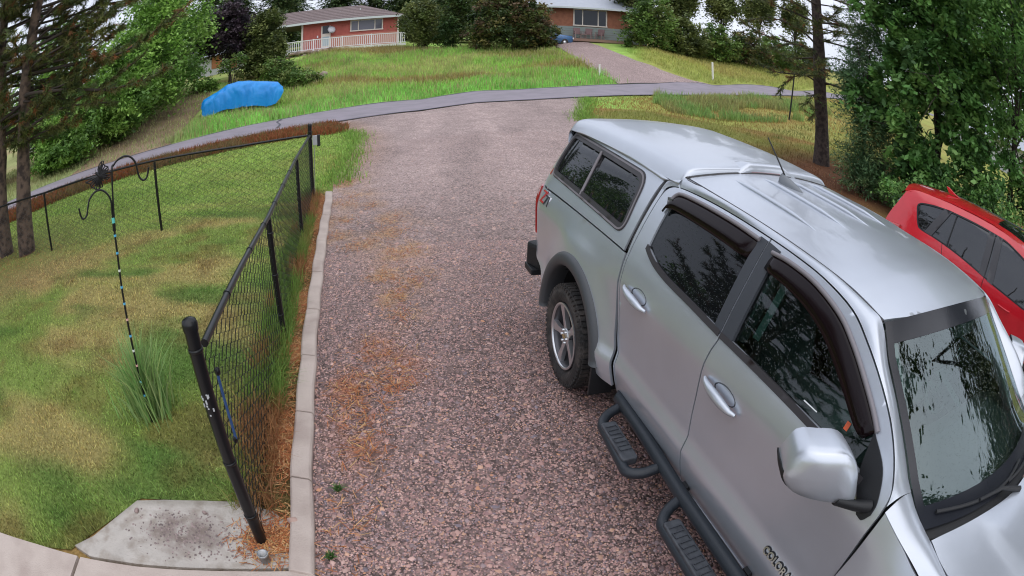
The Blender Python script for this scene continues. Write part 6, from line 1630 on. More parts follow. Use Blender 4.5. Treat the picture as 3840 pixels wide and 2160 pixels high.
for i, z in enumerate(bz):
    x = float(np.interp(z + .03, [p[2] for p in POLE], [p[0] for p in POLE])); y = float(np.interp(z + .03, [p[2] for p in POLE], [p[1] for p in POLE]))
    b = MB().tube([(x, y, z + .03 - (.018 if i == 0 else .008)), (x, y, z + .03 + (.018 if i == 0 else .008))], .0135 if i == 0 else .0105, 10).build('tape_band', [TEAL, TBLUE, TBLUE, TWH, TBLUE, TBLUE, TPINK, TBLUE, TWH, TPINK, TBLUE, TBLUE][i], hk)
bf = MB()
W1 = loc([(-2.645, 2.743, 1.858), (-2.654, 2.734, 1.895), (-2.644, 2.743, 1.923), (-2.627, 2.76, 1.939), (-2.615, 2.771, 1.937), (-2.62, 2.766, 1.919), (-2.61, 2.776, 1.901), (-2.592, 2.792, 1.889), (-2.592, 2.793, 1.872), (-2.6, 2.785, 1.862), (-2.634, 2.753, 1.847)])
W2 = loc([(-2.634, 2.753, 1.849), (-2.581, 2.803, 1.857), (-2.583, 2.801, 1.833), (-2.586, 2.798, 1.816), (-2.601, 2.784, 1.807), (-2.616, 2.77, 1.818), (-2.629, 2.758, 1.807), (-2.645, 2.742, 1.827)])
W3 = loc([(-2.645, 2.742, 1.827), (-2.638, 2.749, 1.799), (-2.634, 2.753, 1.77), (-2.648, 2.739, 1.769), (-2.657, 2.731, 1.761), (-2.673, 2.715, 1.763), (-2.684, 2.704, 1.776), (-2.702, 2.686, 1.792), (-2.704, 2.684, 1.815), (-2.732, 2.655, 1.833), (-2.729, 2.659, 1.852), (-2.713, 2.675, 1.853), (-2.689, 2.699, 1.848), (-2.665, 2.722, 1.85)])
ctr_ = Vector(loc([(-2.650, 2.737, 1.848)])[0])
for nm, W in (('wing', W1), ('wing', W2), ('wing', W3)):
    mb = MB(); mb.tube(W + [W[0]], .005, 5, False)
    for p in W[1:-1]:
        mb.tube([tuple(ctr_), tuple(ctr_.lerp(Vector(p), .55)), p], [.0095, .008, .004], 5, False)
    inner = [tuple(ctr_.lerp(Vector(p), .66)) for p in W]; nn = Vector((-.68, -.70, .2)) * .003
    mb.add(inner + [tuple(ctr_)], [tuple(range(len(inner) + 1))]); mb.build(nm, M_IRON, hk)
mb = MB(); mb.tube([tuple(ctr_ + Vector((-.018, -.016, .030))), tuple(ctr_), tuple(ctr_ + Vector((.022, .02, -.03)))], [.007, .014, .004], 8)
for L in (loc([(-2.662, 2.726, 1.868), (-2.671, 2.717, 1.884), (-2.668, 2.72, 1.898)]), loc([(-2.666, 2.722, 1.867), (-2.679, 2.709, 1.878), (-2.69, 2.698, 1.881)])): mb.tube(L, .002, 5)
mb.tube([tuple(ctr_ + Vector((.04, .036, .01))), loc([(-2.572, 2.811, 1.848)])[0]], .006, 6); mb.build('body', M_IRON, hk)

# ---- fence behind the red car
f3 = empty('chain_link_fence', (0, 0, 0), 0, 'green-grey chain link fence running behind the red car', 'fence')
Q = [(9.15, 8.2), (9.9, 6.3), (10.7, 4.3), (11.5, 2.3)]
M_WIREG = mat('green_wire', (.06, .085, .08), .45, .3)
for x, y in Q: MB().tube([(x, y, -.35), (x, y, 1.02)], .026, 8).build('post', M_WIREG, f3)
MB().tube([(x, y, 1.0) for x, y in Q], .018, 8).build('top_rail', M_WIREG, f3)
for i in range(3): chain_mesh(Q[i], Q[i + 1], (-.22, 1.0), (-.22, 1.0), f3, .09, .0036, seed=10 + i, mat_=M_WIREG, vstep=.045)

# ---- marker posts and the leaning pole by the road
M_STAKE = mat('white_stake', (.80, .78, .74), .7)
for x, y, zt, dx, lab in ((5.05, 33.28, 2.17, -.02, 'white marker post left of the far drive'), (13.5, 37.04, 3.15, -.09, 'white marker post right of the far drive')):
    st = empty('marker_post', (x, y, gz(x, y)), 0, lab, 'marker post', 'white marker posts by the far drive'); H = zt - gz(x, y)
    MB().bar((0, 0, -.2), (dx, 0, H), .19, .08).build('stake', M_STAKE, st); MB().bar((dx * .9, -.03, H * .80), (dx, -.03, H * .93), .10, .012).build('reflector', mat('reflector', (.5, .48, .44), .3), st)
st = empty('leaning_pole', (12.4, 23.19, .70), 0, 'thin dark pole leaning in the weeds beyond the grass', 'pole')
MB().tube([(0, 0, -.2), (.165, -.09, 2.33)], [.045, .035], 8).build('pole', M_BLACKP, st); MB().lathe([(.05, 2.30), (.05, 2.36), (0, 2.37)], 'Z', (.165, -.09, 0), 8).build('cap', M_GALV, st)

# ---- rubble walls on the slope
def rubble(name, pts, n, s, label, seed):
    t = empty(name, (pts[0][0], pts[0][1], gz(*pts[0])), 0, label, 'stone wall'); r = np.random.default_rng(seed); o0 = t.location.copy()
    m2 = [mat('rubble', c, .9, bump=(20, .4)) for c in ((.27, .20, .16), (.20, .15, .13), (.33, .27, .22))]
    for i in range(n):
        f = r.random(); k = min(int(f * (len(pts) - 1)), len(pts) - 2); u = f * (len(pts) - 1) - k; x = pts[k][0] * (1 - u) + pts[k + 1][0] * u + r.normal(0, .12); y = pts[k][1] * (1 - u) + pts[k + 1][1] * u + r.normal(0, .15)
        q = rock('stone', x - o0.x, y - o0.y, gz(x, y) - o0.z + r.uniform(.0, .32), (s * r.uniform(.7, 1.4), s * r.uniform(.7, 1.2), s * r.uniform(.5, .9)), None, m2[i % 3], seed + i, t)
    return t
rubble('rubble_wall', [(-13.3, 32.0), (-12.4, 33.0), (-11.4, 33.9)], 46, .20, 'dry stone rubble wall right of the blue tarp', 610)
rubble('rubble_wall', [(-19.0, 44.4), (-16.5, 45.3), (-14.5, 45.6)], 40, .20, 'rubble foundation under the left end of the white deck', 640)
# ================================================================== tarp-covered boat, houses, red car
# ---- blue tarp over a boat on a trailer
tb = empty('covered_boat', (-13.85, 26.6, gz(-13.85, 26.6)), 0, 'boat on a trailer wrapped in a bright blue tarp', 'boat trailer')
M_TARP = mat('blue_tarp', (.005, .235, .68), .34, spec=.5, noise=(1.5, (.007, .28, .75), .4, .7), bump=(6, .7))
ux = Vector((-11.75 + 15.7, 27.6 - 25.45, 0)); Lt = ux.length; ux.normalize(); uy = Vector((-ux.y, ux.x, 0)); B0 = Vector((-15.72, 25.5, 0))
g0 = tb.location
V = []; F = []; nu, nv = 130, 40
prof = [(0, .72), (.03, .92), (.2, 1.25), (.33, 1.55), (.45, 1.66), (.60, 1.63), (.78, 1.50), (.95, 1.38), (1, 1.1)]
low = [(0, -.05), (.12, .06), (.27, .26), (.5, .34), (.8, .20), (.9, .24), (.96, .5), (1, .8)]
rt = np.random.default_rng(5); FOLD = [(rt.uniform(.03, .98), rt.uniform(.012, .035), rt.uniform(.015, .05), rt.uniform(-.12, .12)) for _ in range(26)]
for i in range(nu + 1):
    t = i / nu; top = np.interp(t, *zip(*prof)); lo = np.interp(t, *zip(*low)); w_ = .95 * (1 - .30 * abs(2 * t - 1) ** 3)
    for j in range(nv + 1):
        a = math.pi * j / nv; c, s = math.cos(a), math.sin(a)
        y = -c; y = math.copysign(abs(y) ** .42, y) * w_; z = lo + (top - lo) * (.80 * s ** .38 + .20 * s)
        wr = (.09 * (float(vnoise(t * 26, a * 1.3, 1, 3)) - .5) + .05 * (float(vnoise(t * 9 + a, a * 4 - t * 7, 1, 5)) - .5)) * (.35 + .65 * (1 - s)) - .10 * (abs(float(vnoise(t * 11 + a * .8, a * 1.6 - t * 4, 1, 8)) - .5)) * s
        for ft, fw_, fa, fs in FOLD: wr -= fa * math.exp(-abs((t - ft + fs * s) / fw_)) * (1 - .75 * s)
        wr -= .07 * abs(math.sin(3.1 * t * 6.28 + 2 * a)) * s * (1 - s)
        p = B0 + ux * (t * Lt + .03 * math.sin(8 * a)) + uy * (y * (1 + wr)); base = gz(p.x, p.y)
        gl = gz(*(B0 + ux * t * Lt)[:2])
        V.append((p.x - g0.x, p.y - g0.y, gl + z + wr * .55 - g0.z))
for i in range(nu):
    for j in range(nv): F.append((i * (nv + 1) + j, (i + 1) * (nv + 1) + j, (i + 1) * (nv + 1) + j + 1, i * (nv + 1) + j + 1))
F.append(tuple(range(nv + 1))); F.append(tuple(nu * (nv + 1) + j for j in range(nv, -1, -1)))
me = MB().add(V, F, True).mesh('tarp'); bm = bmesh.new(); bm.from_mesh(me); bmesh.ops.recalc_face_normals(bm, faces=bm.faces); bm.to_mesh(me); bm.free()
link('tarp', me, M_TARP, tb)
def tl(t, y, z): 
    p = B0 + ux * (t * Lt) + uy * y; return (p.x - g0.x, p.y - g0.y, gz(*(B0 + ux * t * Lt)[:2]) + z - g0.z)
M_TRAIL = mat('trailer_white', (.45, .45, .43), .5)
mb = MB()
for y in (-.75, .75): mb.bar(tl(.17, y, .28), tl(.86, y, .30), .07, .10)
for t in (.2, .5, .8): mb.bar(tl(t, -.75, .28), tl(t, .75, .28), .06, .06)
mb.bar(tl(.55, -.75, .30), tl(.55, -.75, .12), .06, .06); mb.build('trailer_frame', M_TRAIL, tb)
for y in (-.5, .5):
    w = empty('wheel'); w.parent = tb; w.location = tl(.46, y, .27); w.rotation_euler = (0, 0, math.atan2(ux.y, ux.x))
    MB().lathe([(.15, -.08), (.27, -.08), (.29, -.04), (.29, .04), (.27, .08), (.15, .08), (.15, -.08)], 'Y', n=18).build('tyre', M_RUBBER, w)
    MB().lathe([(0, -.06), (.15, -.06), (.15, .06), (0, .06)], 'Y', n=14).build('rim', M_TRAIL, w)
MB().prism([(.06, .28), (.2, .05), (.8, .03), (.94, .3), (.94, .7), (.06, .7)], lambda u, v, d: tl(u, -.6 + d * 1.2, v), 1.0).build('hull', mat('hull_grey', (.3, .3, .3), .5), tb)

# ---- houses: local frame x along the front, y away from the viewer, z up
def house(name, cx, cy, rot, z0, label):
    h = empty(name, (cx, cy, z0), rot, label, 'house'); return h
def window(h, x0, x1, z0, z1, y, splits, mf, mg, fw=.09, name='window'):
    mb = MB(); d = .10
    mb.box(((x0 + x1) / 2, y - d / 2, z1 + fw / 2), (x1 - x0 + 2 * fw, d, fw)); mb.box(((x0 + x1) / 2, y - d / 2 - .015, z0 - fw / 2), (x1 - x0 + 2 * fw + .06, d + .03, fw))
    for x in (x0 - fw / 2, x1 + fw / 2): mb.box((x, y - d / 2, (z0 + z1) / 2), (fw, d, z1 - z0))
    for x in splits: mb.box((x, y - d / 2 - .004, (z0 + z1) / 2), (fw * .8, d, z1 - z0))
    w = mb.build(name, mf, h); ed = [x0] + list(splits) + [x1]
    for a, b in zip(ed[:-1], ed[1:]):
        MB().add([(a, y - .035, z0), (b, y - .035, z0), (b, y - .035, z1), (a, y - .035, z1)], [(0, 1, 2, 3)]).build('pane', mg, w)
    return w
M_RED = mat('red_siding', (.46, .12, .095), .8, noise=(2, (.39, .10, .08), .4, .7)); M_REDB2 = mat('red_brick', (.55, .25, .185), .85, noise=(14, (.45, .19, .14), .4, .65))
M_SHING = mat('brown_shingles', (.20, .155, .15), .9, noise=(6, (.14, .11, .11), .4, .7), bump=(30, .5)); M_WHITE = mat('white_paint', (.74, .74, .76), .6)
M_TRIMW = mat('cream_trim', (.68, .62, .55), .6); M_GLASSH = glass_mat('house_glass', (0, 0, 0), 1.6, dark=(.12, .12, .15)); M_GLASSD = glass_mat('dark_house_glass', (0, 0, 0), 1.5, dark=(.015, .02, .025))
M_GUTTER = mat('pale_gutter', (.55, .60, .60), .6)
az0 = math.radians(-16.1); D = 51.0
rh = house('red_house', D * math.sin(az0), D * math.cos(az0), -az0, 3.85, 'low red bungalow with a white deck railing on the hill')
xl, xr = -4.35, 4.30; H = 2.75; dep = 8.0
mb = MB(); mb.box(((xl + xr) / 2, dep / 2, H / 2 - .4), (xr - xl, dep, H + .8)); mb.build('wall', M_RED, rh)
# vertical siding boards and brick skirt
for i in range(30):
    x = xl + .15 + i * (xr - xl - .3) / 29
    if 0.05 < x < 2.9 or -2.65 < x < -1.8: continue
    MB().box((x, -.012, 1.85), (.04, .022, 1.75)).build('siding_batten', M_RED, rh)
MB().box(((-1.72 + xr) / 2, -.03, .65), (xr + 1.72, .06, 1.25)).build('brick_skirt', M_REDB2, rh)
# hip roof with eaves
ov = .75; zr = 2.75; rz = 4.45
V = [(xl - ov - 3, -ov, zr), (xr + ov - .1, -ov, zr), (xr + ov - .1, dep + ov, zr), (xl - ov - 3, dep + ov, zr), (xl - 3, dep / 2, rz), (xr - 3.2, dep / 2, rz)]
rf = MB().add(V, [(0, 1, 5, 4), (1, 2, 5), (2, 3, 4, 5), (3, 0, 4), (3, 2, 1, 0)]).build('roof', M_SHING, rh)
MB().box(((xl + xr) / 2 - 1.5, -ov - .02, zr - .06), (xr - xl + 2 * ov + 2.9, .10, .20)).build('gutter', M_GUTTER, rf)
MB().box((xr + ov - .12, dep / 2, zr - .06), (.10, dep + 2 * ov, .20)).build('gutter', M_GUTTER, rf)
for i in range(8): 
    k = (i + .5) / 8; z = zr + (rz - zr) * k
    MB().bar((xl - ov - 3 + (ov) * k, -ov + (dep / 2 + ov) * k - .02, z + .005), (xr + ov - .1 - (3.1 + ov) * k, -ov + (dep / 2 + ov) * k - .02, z + .005), .06, .02).build('shingle_course', M_SHING, rf)
for x, z in ((-1.0, 3.55), (.9, 3.7)): MB().tube([(x, 2.2, z - .4), (x, 2.2, z + .25)], .06, 8).build('vent_pipe', M_GUTTER, rf)
window(rh, .10, 2.82, 1.62, 2.52, 0, (.72, 2.2), M_TRIMW, M_GLASSH, .10)
dr = MB(); dr.box((-2.2, -.03, 1.25), (.86, .06, 2.1)); dr = dr.build('door', M_TRIMW, rh)
MB().box((-2.2, -.07, 1.95), (.62, .02, .75)).build('pane', M_GLASSD, dr); MB().box((-2.2, -.07, .85), (.60, .02, .85)).build('panel', mat('screen_blue', (.35, .45, .5), .5), dr); MB().box((-1.86, -.09, 1.2), (.04, .05, .12)).build('handle', M_CHROME, dr)
MB().box((-2.95, -.05, 1.35), (.12, .08, .2)).build('wall_lamp', M_WHITE, rh)
MB().box((xl - .02, -.04, 1.3), (.16, .12, 2.8)).build('corner_board', M_TRIMW, rh); MB().box((xr - .03, -.05, 1.3), (.14, .12, 2.8)).build('corner_board', M_TRIMW, rh)
ds = empty('satellite_dish'); ds.parent = rh; ds.location = (-1.63, -.55, 1.95)
MB().lathe([(0, .02), (.16, .04), (.29, .10), (.36, .17), (.37, .16), (.30, .08), (.16, .02), (0, 0)], 'Y', n=20).build('dish', mat('dish_grey', (.50, .50, .54), .5), ds); ds.children[0].rotation_euler = (math.radians(-25), 0, .3)
MB().tube([(0, .02, -.1), (.05, .3, -.35), (.05, .55, -.4)], .03, 6).build('mount', M_GUTTER, ds)
MB().tube([(0, .05, -.3), (.05, -.35, -.25)], .015, 5).build('feed_arm', M_GUTTER, ds)
# deck in front, with railing
dk0, dk1, dy = -5.75, 4.75, -2.4
MB().box(((dk0 + dk1) / 2, dy / 2 - .05, -.02), (dk1 - dk0, -dy + .1, .10)).build('deck', mat('deck_boards', (.40, .37, .36), .8), rh)
MB().box(((dk0 + dk1) / 2, dy - .12, -.06), (dk1 - dk0, .05, .22)).build('deck_fascia', M_WHITE, rh)
rl = empty('deck_railing'); rl.parent = rh
MB().box(((dk0 + dk1) / 2, dy, .98), (dk1 - dk0, .12, .07)).build('top_rail', M_WHITE, rl); MB().box(((dk0 + dk1) / 2, dy, .14), (dk1 - dk0, .07, .06)).build('bottom_rail', M_WHITE, rl)
bal = MB().box((0, 0, 0), (.055, .045, .80)).mesh('baluster')
nb = 62
for i in range(nb + 1):
    x = dk0 + .1 + (dk1 - dk0 - .2) * i / nb
    if i % 15 == 0:
        MB().box((x, dy, .52), (.11, .11, 1.06)).build('post', M_WHITE, rl); continue
    o = link('baluster', bal, M_WHITE, rl); o.location = (x, dy, .555)
for sx in (dk0,):
    for i in range(9): o = link('baluster', bal, M_WHITE, rl); o.location = (sx, dy + .25 + i * .24, .555)
    MB().box((sx, dy / 2, .98), (.10, -dy, .07)).build('top_rail', M_WHITE, rl)
for i in range(7): MB().box((dk0 + .3 + i * 1.65, dy + .05, -.55), (.14, .14, 1.0)).build('deck_post', M_TRIMW, rh)
for x in (-5.2, -4.75): MB().box((x, -1.6, .55), (.5, .4, .9)).build('stacked_wood', M_REDB2, rh) if 0 else None

az1 = math.radians(7.6); D = 46.0
bh = house('brown_house', D * math.sin(az1), D * math.cos(az1), -az1, 4.15, 'house with rust board siding and grey roof above the far drive')
M_CEDAR = mat('cedar_boards', (.36, .15, .085), .8, noise=(4, (.27, .11, .065), .4, .7)); M_LAP = mat('grey_green_lap', (.27, .32, .30), .75); M_ROOFG = mat('grey_metal_roof', (.40, .43, .48), .5, noise=(3, (.36, .39, .45), .4, .7))
hl, hr = -4.6, 4.6; H = 2.75
MB().box((0, 3.5, H / 2 - .4), (hr - hl, 7, H + .8)).build('wall', M_CEDAR, bh)
for i in range(40):
    x = hl + .1 + i * (hr - hl - .2) / 39
    if -1.45 < x < 1.35: continue
    MB().box((x, -.015, 1.95), (.05, .03, 1.55)).build('board_batten', M_CEDAR, bh)
for i in range(6): MB().box((0, -.03 - .006 * (i % 2), -.02 + i * .20), (hr - hl, .05, .188), Matrix.Rotation(.06, 3, 'X')).build('lap_board', M_LAP, bh)
window(bh, -1.24, 1.24, 1.22, 2.52, 0, (-.60, .63), M_TRIMW, M_GLASSD, .10)
V = [(hl - .7, -.75, 2.68), (hr + .7, -.75, 2.68), (hr + .7, 4, 5.1), (hl - .7, 4, 5.1), (hl - .7, 8, 2.68), (hr + .7, 8, 2.68)]
rf = MB().add(V, [(0, 1, 2, 3), (3, 2, 5, 4), (0, 3, 4), (1, 5, 2)]).build('roof', M_ROOFG, bh)
MB().box((0, -.78, 2.64), (hr - hl + 1.4, .07, .14)).build('gutter', M_GUTTER, rf)
MB().tube([(-1.9, 1.4, 3.6), (-1.9, 1.4, 4.2)], .06, 8).build('vent_pipe', M_GUTTER, rf)
MB().box((-3.9, 1.8, 3.7), (.7, .7, 2.6)).build('chimney', M_REDB2, bh)
# things inside the window and the deck in front
M_PALE = mat('pale_cloth', (.55, .53, .55), .8)
MB().box((-.1, .02, 1.34), (.9, .02, .22)).build('window_cushion', M_PALE, bh); MB().box((-.55, .0, 1.45), (.16, .02, .35)).build('window_lamp', M_PALE, bh)
M_DECKB = mat('brown_deck', (.27, .17, .13), .8)
dk = empty('low_deck', (0, 0, 0)); dk.parent = bh
for i in range(7): MB().box((.2, -.25 - i * .22, -.03), (6.2, .205, .05)).build('plank', M_DECKB, dk)
MB().box((.2, -1.72, -.14), (6.2, .05, .18)).build('fascia', M_DECKB, dk)
def world(h, p): return h.matrix_basis @ Vector(p)
bpy.context.view_layer.update()
M_CHAIR = mat('dark_chair', (.17, .10, .10), .6); M_CHF = mat('chair_frame', (.30, .21, .20), .6)
def chair(label, p, rz):
    w = rh_w = bh.matrix_world @ Vector(p); t = empty('patio_chair', w, bh.rotation_euler.z + rz, label, 'chair', 'patio chairs in front of the brown house')
    mb = MB(); mb.box((0, 0, .38), (.55, .5, .05)); mb.build('seat', M_CHAIR, t)
    MB().box((0, .26, .66), (.55, .05, .50), Matrix.Rotation(-.2, 3, 'X')).build('backrest', M_CHAIR, t)
    for sx in (-.27, .27):
        MB().box((sx, 0, .58), (.05, .52, .04)).build('armrest', M_CHF, t)
        for y in (-.23, .23): MB().box((sx, y, .19 if y > 0 else .29), (.05, .05, .38 if y > 0 else .58)).build('leg', M_CHF, t)
    return t
chair('leftmost dark patio chair under the big window', (-.95, -.9, 0), .35); chair('middle patio chair under the big window', (-.15, -.8, 0), -.2); chair('rightmost patio chair under the big window', (.75, -.8, 0), -.5)
p = bh.matrix_world @ Vector((-.5, -1.1, 0)); tb2 = empty('patio_table', p, bh.rotation_euler.z, 'small low table between the patio chairs', 'table')
MB().box((0, 0, .36), (.5, .4, .04)).build('top', M_CHF, tb2)
for sx in (-.2, .2):
    for sy in (-.15, .15): MB().box((sx, sy, .17), (.04, .04, .34)).build('leg', M_CHF, tb2)

# ---- blue car half hidden behind the yew
bc = empty('blue_car', (2.35, 43.9, gz(2.35, 43.9) + .02), math.radians(20), 'blue car parked beside the yew, mostly hidden by it', 'car')
def car_body(mb, L, Wd, hood, belt, roof, m_, parent, name='body'):
    sec = [(-L / 2, .35, .62 * Wd, belt * .85), (-L / 2 + .25, .25, .95 * Wd, belt), (-L * .1, .22, Wd, belt), (L * .22, .22, Wd, hood), (L / 2 - .2, .25, .92 * Wd, hood * .92), (L / 2, .35, .6 * Wd, hood * .75)]
    V = []; F = []
    for x, z0, w_, z1 in sec:
        w_ /= 2
        V += [(x, -w_ * .9, z0), (x, -w_, z0 + .2), (x, -w_, z1 - .12), (x, -w_ * .88, z1), (x, w_ * .88, z1), (x, w_, z1 - .12), (x, w_, z0 + .2), (x, w_ * .9, z0)]
    for i in range(len(sec) - 1):
        for k in range(8): F.append((i * 8 + k, i * 8 + (k + 1) % 8, (i + 1) * 8 + (k + 1) % 8, (i + 1) * 8 + k))
    F += [tuple(range(7, -1, -1)), tuple((len(sec) - 1) * 8 + k for k in range(8))]
    o = MB().add(V, F, True).build(name, m_, parent, bevel=.03)
    return o
M_CARB = mat('blue_paint', (.06, .15, .33), .3, .3, .6)
car_body(None, 4.4, 1.78, .95, 1.0, 1.45, M_CARB, bc)
V = [(-1.9, -.72, 1.0), (1.1, -.72, .98), (1.1, .72, .98), (-1.9, .72, 1.0), (-1.3, -.58, 1.45), (.2, -.58, 1.47), (.2, .58, 1.47), (-1.3, .58, 1.45)]
MB().add(V, [(0, 1, 5, 4), (1, 2, 6, 5), (2, 3, 7, 6), (3, 0, 4, 7)]).build('window', M_GLASSD, bc); MB().add([(-1.32, -.6, 1.46), (.22, -.6, 1.48), (.22, .6, 1.48), (-1.32, .6, 1.46), (-1.2, -.5, 1.50), (.1, -.5, 1.52), (.1, .5, 1.52), (-1.2, .5, 1.50)], [(0, 1, 5, 4), (1, 2, 6, 5), (2, 3, 7, 6), (3, 0, 4, 7), (4, 5, 6, 7)]).build('roof', M_CARB, bc)
for x in (-1.35, 1.35):
    for y in (-.80, .80):
        w = empty('wheel'); w.parent = bc; w.location = (x, y, .31)
        MB().lathe([(.18, -.1), (.29, -.1), (.31, -.06), (.31, .06), (.29, .1), (.18, .1)], 'Y', n=18).build('tyre', M_RUBBER, w); MB().lathe([(0, -.085), (.18, -.09), (.18, .09), (0, .085)], 'Y', n=14).build('rim', M_ALLOY, w)
for y in (-.6, .6): MB().box((2.12, y, .68), (.1, .3, .13)).build('headlight', M_WHITE, bc, bevel=.02)

# ---- house glimpsed behind the plum tree and grey buildings at the picture's edges
def far_house(name, az, D, w_, dep, z0, H, mw, mr, label, rot=0.0, rise=1.3):
    a = math.radians(az); h = house(name, D * math.sin(a), D * math.cos(a), -a + rot, z0, label)
    MB().box((0, dep / 2, H / 2 - .5), (w_, dep, H + 1)).build('wall', mw, h)
    MB().add([(-w_ / 2 - .4, -.5, H), (w_ / 2 + .4, -.5, H), (w_ / 2 + .4, dep / 2, H + rise), (-w_ / 2 - .4, dep / 2, H + rise), (-w_ / 2 - .4, dep + .5, H), (w_ / 2 + .4, dep + .5, H)], [(0, 1, 2, 3), (3, 2, 5, 4), (0, 3, 4), (1, 5, 2), (0, 4, 5, 1)]).build('roof', mr, h)
    return h
M_WALLP = mat('pale_wall', (.55, .57, .60), .7)
h3 = far_house('white_house', -29.6, 47, 4.2, 6, 2.75, 1.9, M_WALLP, M_ROOFG, 'pale house with an orange gable glimpsed behind the purple plum')
MB().box((-.35, -.03, 1.35), (.9, .05, 1.1)).build('orange_panel', mat('orange_panel', (.42, .17, .08), .8), h3); MB().box((1.2, -.03, 1.0), (.55, .05, .9)).build('orange_panel', mat('orange_panel2', (.40, .16, .08), .8), h3)
window(h3, -.2, .35, .35, .6, 0, (), M_WHITE, M_GLASSD, .06)
h4 = far_house('grey_house', -51.0, 46, 5, 6, .2, 2.3, mat('grey_wall', (.42, .42, .42), .8), M_SHING, 'grey house far behind the left pines')
window(h4, -.6, .4, 1.0, 1.9, 0, (), M_WHITE, M_GLASSD, .08); MB().box((1.4, -.04, .9), (.8, .06, 1.8)).build('door', mat('maroon_door', (.2, .05, .05), .6), h4)
h5 = far_house('grey_house', 52.5, 36, 9, 7, .9, 2.2, M_WALLP, M_ROOFG, 'pale grey house seen between the trees at the right edge', -.3, 1.6)
window(h5, -2, -.8, .9, 1.8, 0, (-1.4,), M_WHITE, M_GLASSD, .08); window(h5, 1, 2.2, .9, 1.8, 0, (1.6,), M_WHITE, M_GLASSD, .08)
MB().box((3.3, -.04, 1.0), (.9, .06, 2.0)).build('door', mat('brown_door', (.2, .1, .06), .6), h5)

# ---- the red car
M_REDP = mat('red_paint', (.62, .012, .024), .2, .0, .8, noise=(5, (.56, .011, .021), .4, .7))
M_TINTW = glass_mat('wet_car_glass', (0, 0, 0), 1.8, drops=.5, scale=160, dark=(.006, .007, .008))
rc = empty('red_car', label='red hatchback parked beyond the silver pickup', cat='car')
rc.matrix_world = Matrix(((.38622, .92235, .0098, 5.95), (-.92206, .38635, -.0234, 5.2467), (-.02537, 0, .99968, -.2167), (0, 0, 0, 1)))
_ct = [(.2, .82), (.3, .86), (.5, .90), (.8, .915), (.95, .905), (1.02, .885), (1.06, .86), (1.25, .775), (1.45, .675), (1.52, .630), (1.56, .590), (1.60, .53), (1.63, .46)]
def Yc(X, Z):
    y = float(np.interp(Z, [a for a, _ in _ct], [b for _, b in _ct]))
    if X < -.45: y -= .16 * (-.45 - X) ** 1.6
    if X > 1.6 and Z > 1.0: y -= .0
    return y
QW = path([(-.425, 1.27), (-.475, 1.39), (-.445, 1.44), (-.359, 1.468), (-.189, 1.497), (.055, 1.522)], [(.055, 1.522), (.53, 1.534), (.95, 1.533), (1.13, 1.527), (1.33, 1.492), (1.52, 1.45), (1.80, 1.36), (2.05, 1.24), (2.20, 1.15)], [(2.20, 1.15), (2.22, 1.02), (2.16, .95)], [(2.16, .95), (1.75, .948), (1.50, .960), (1.12, .988), (.86, 1.022), (.35, 1.088), (-.02, 1.123), (-.298, 1.142), (-.37, 1.18), (-.425, 1.27)])
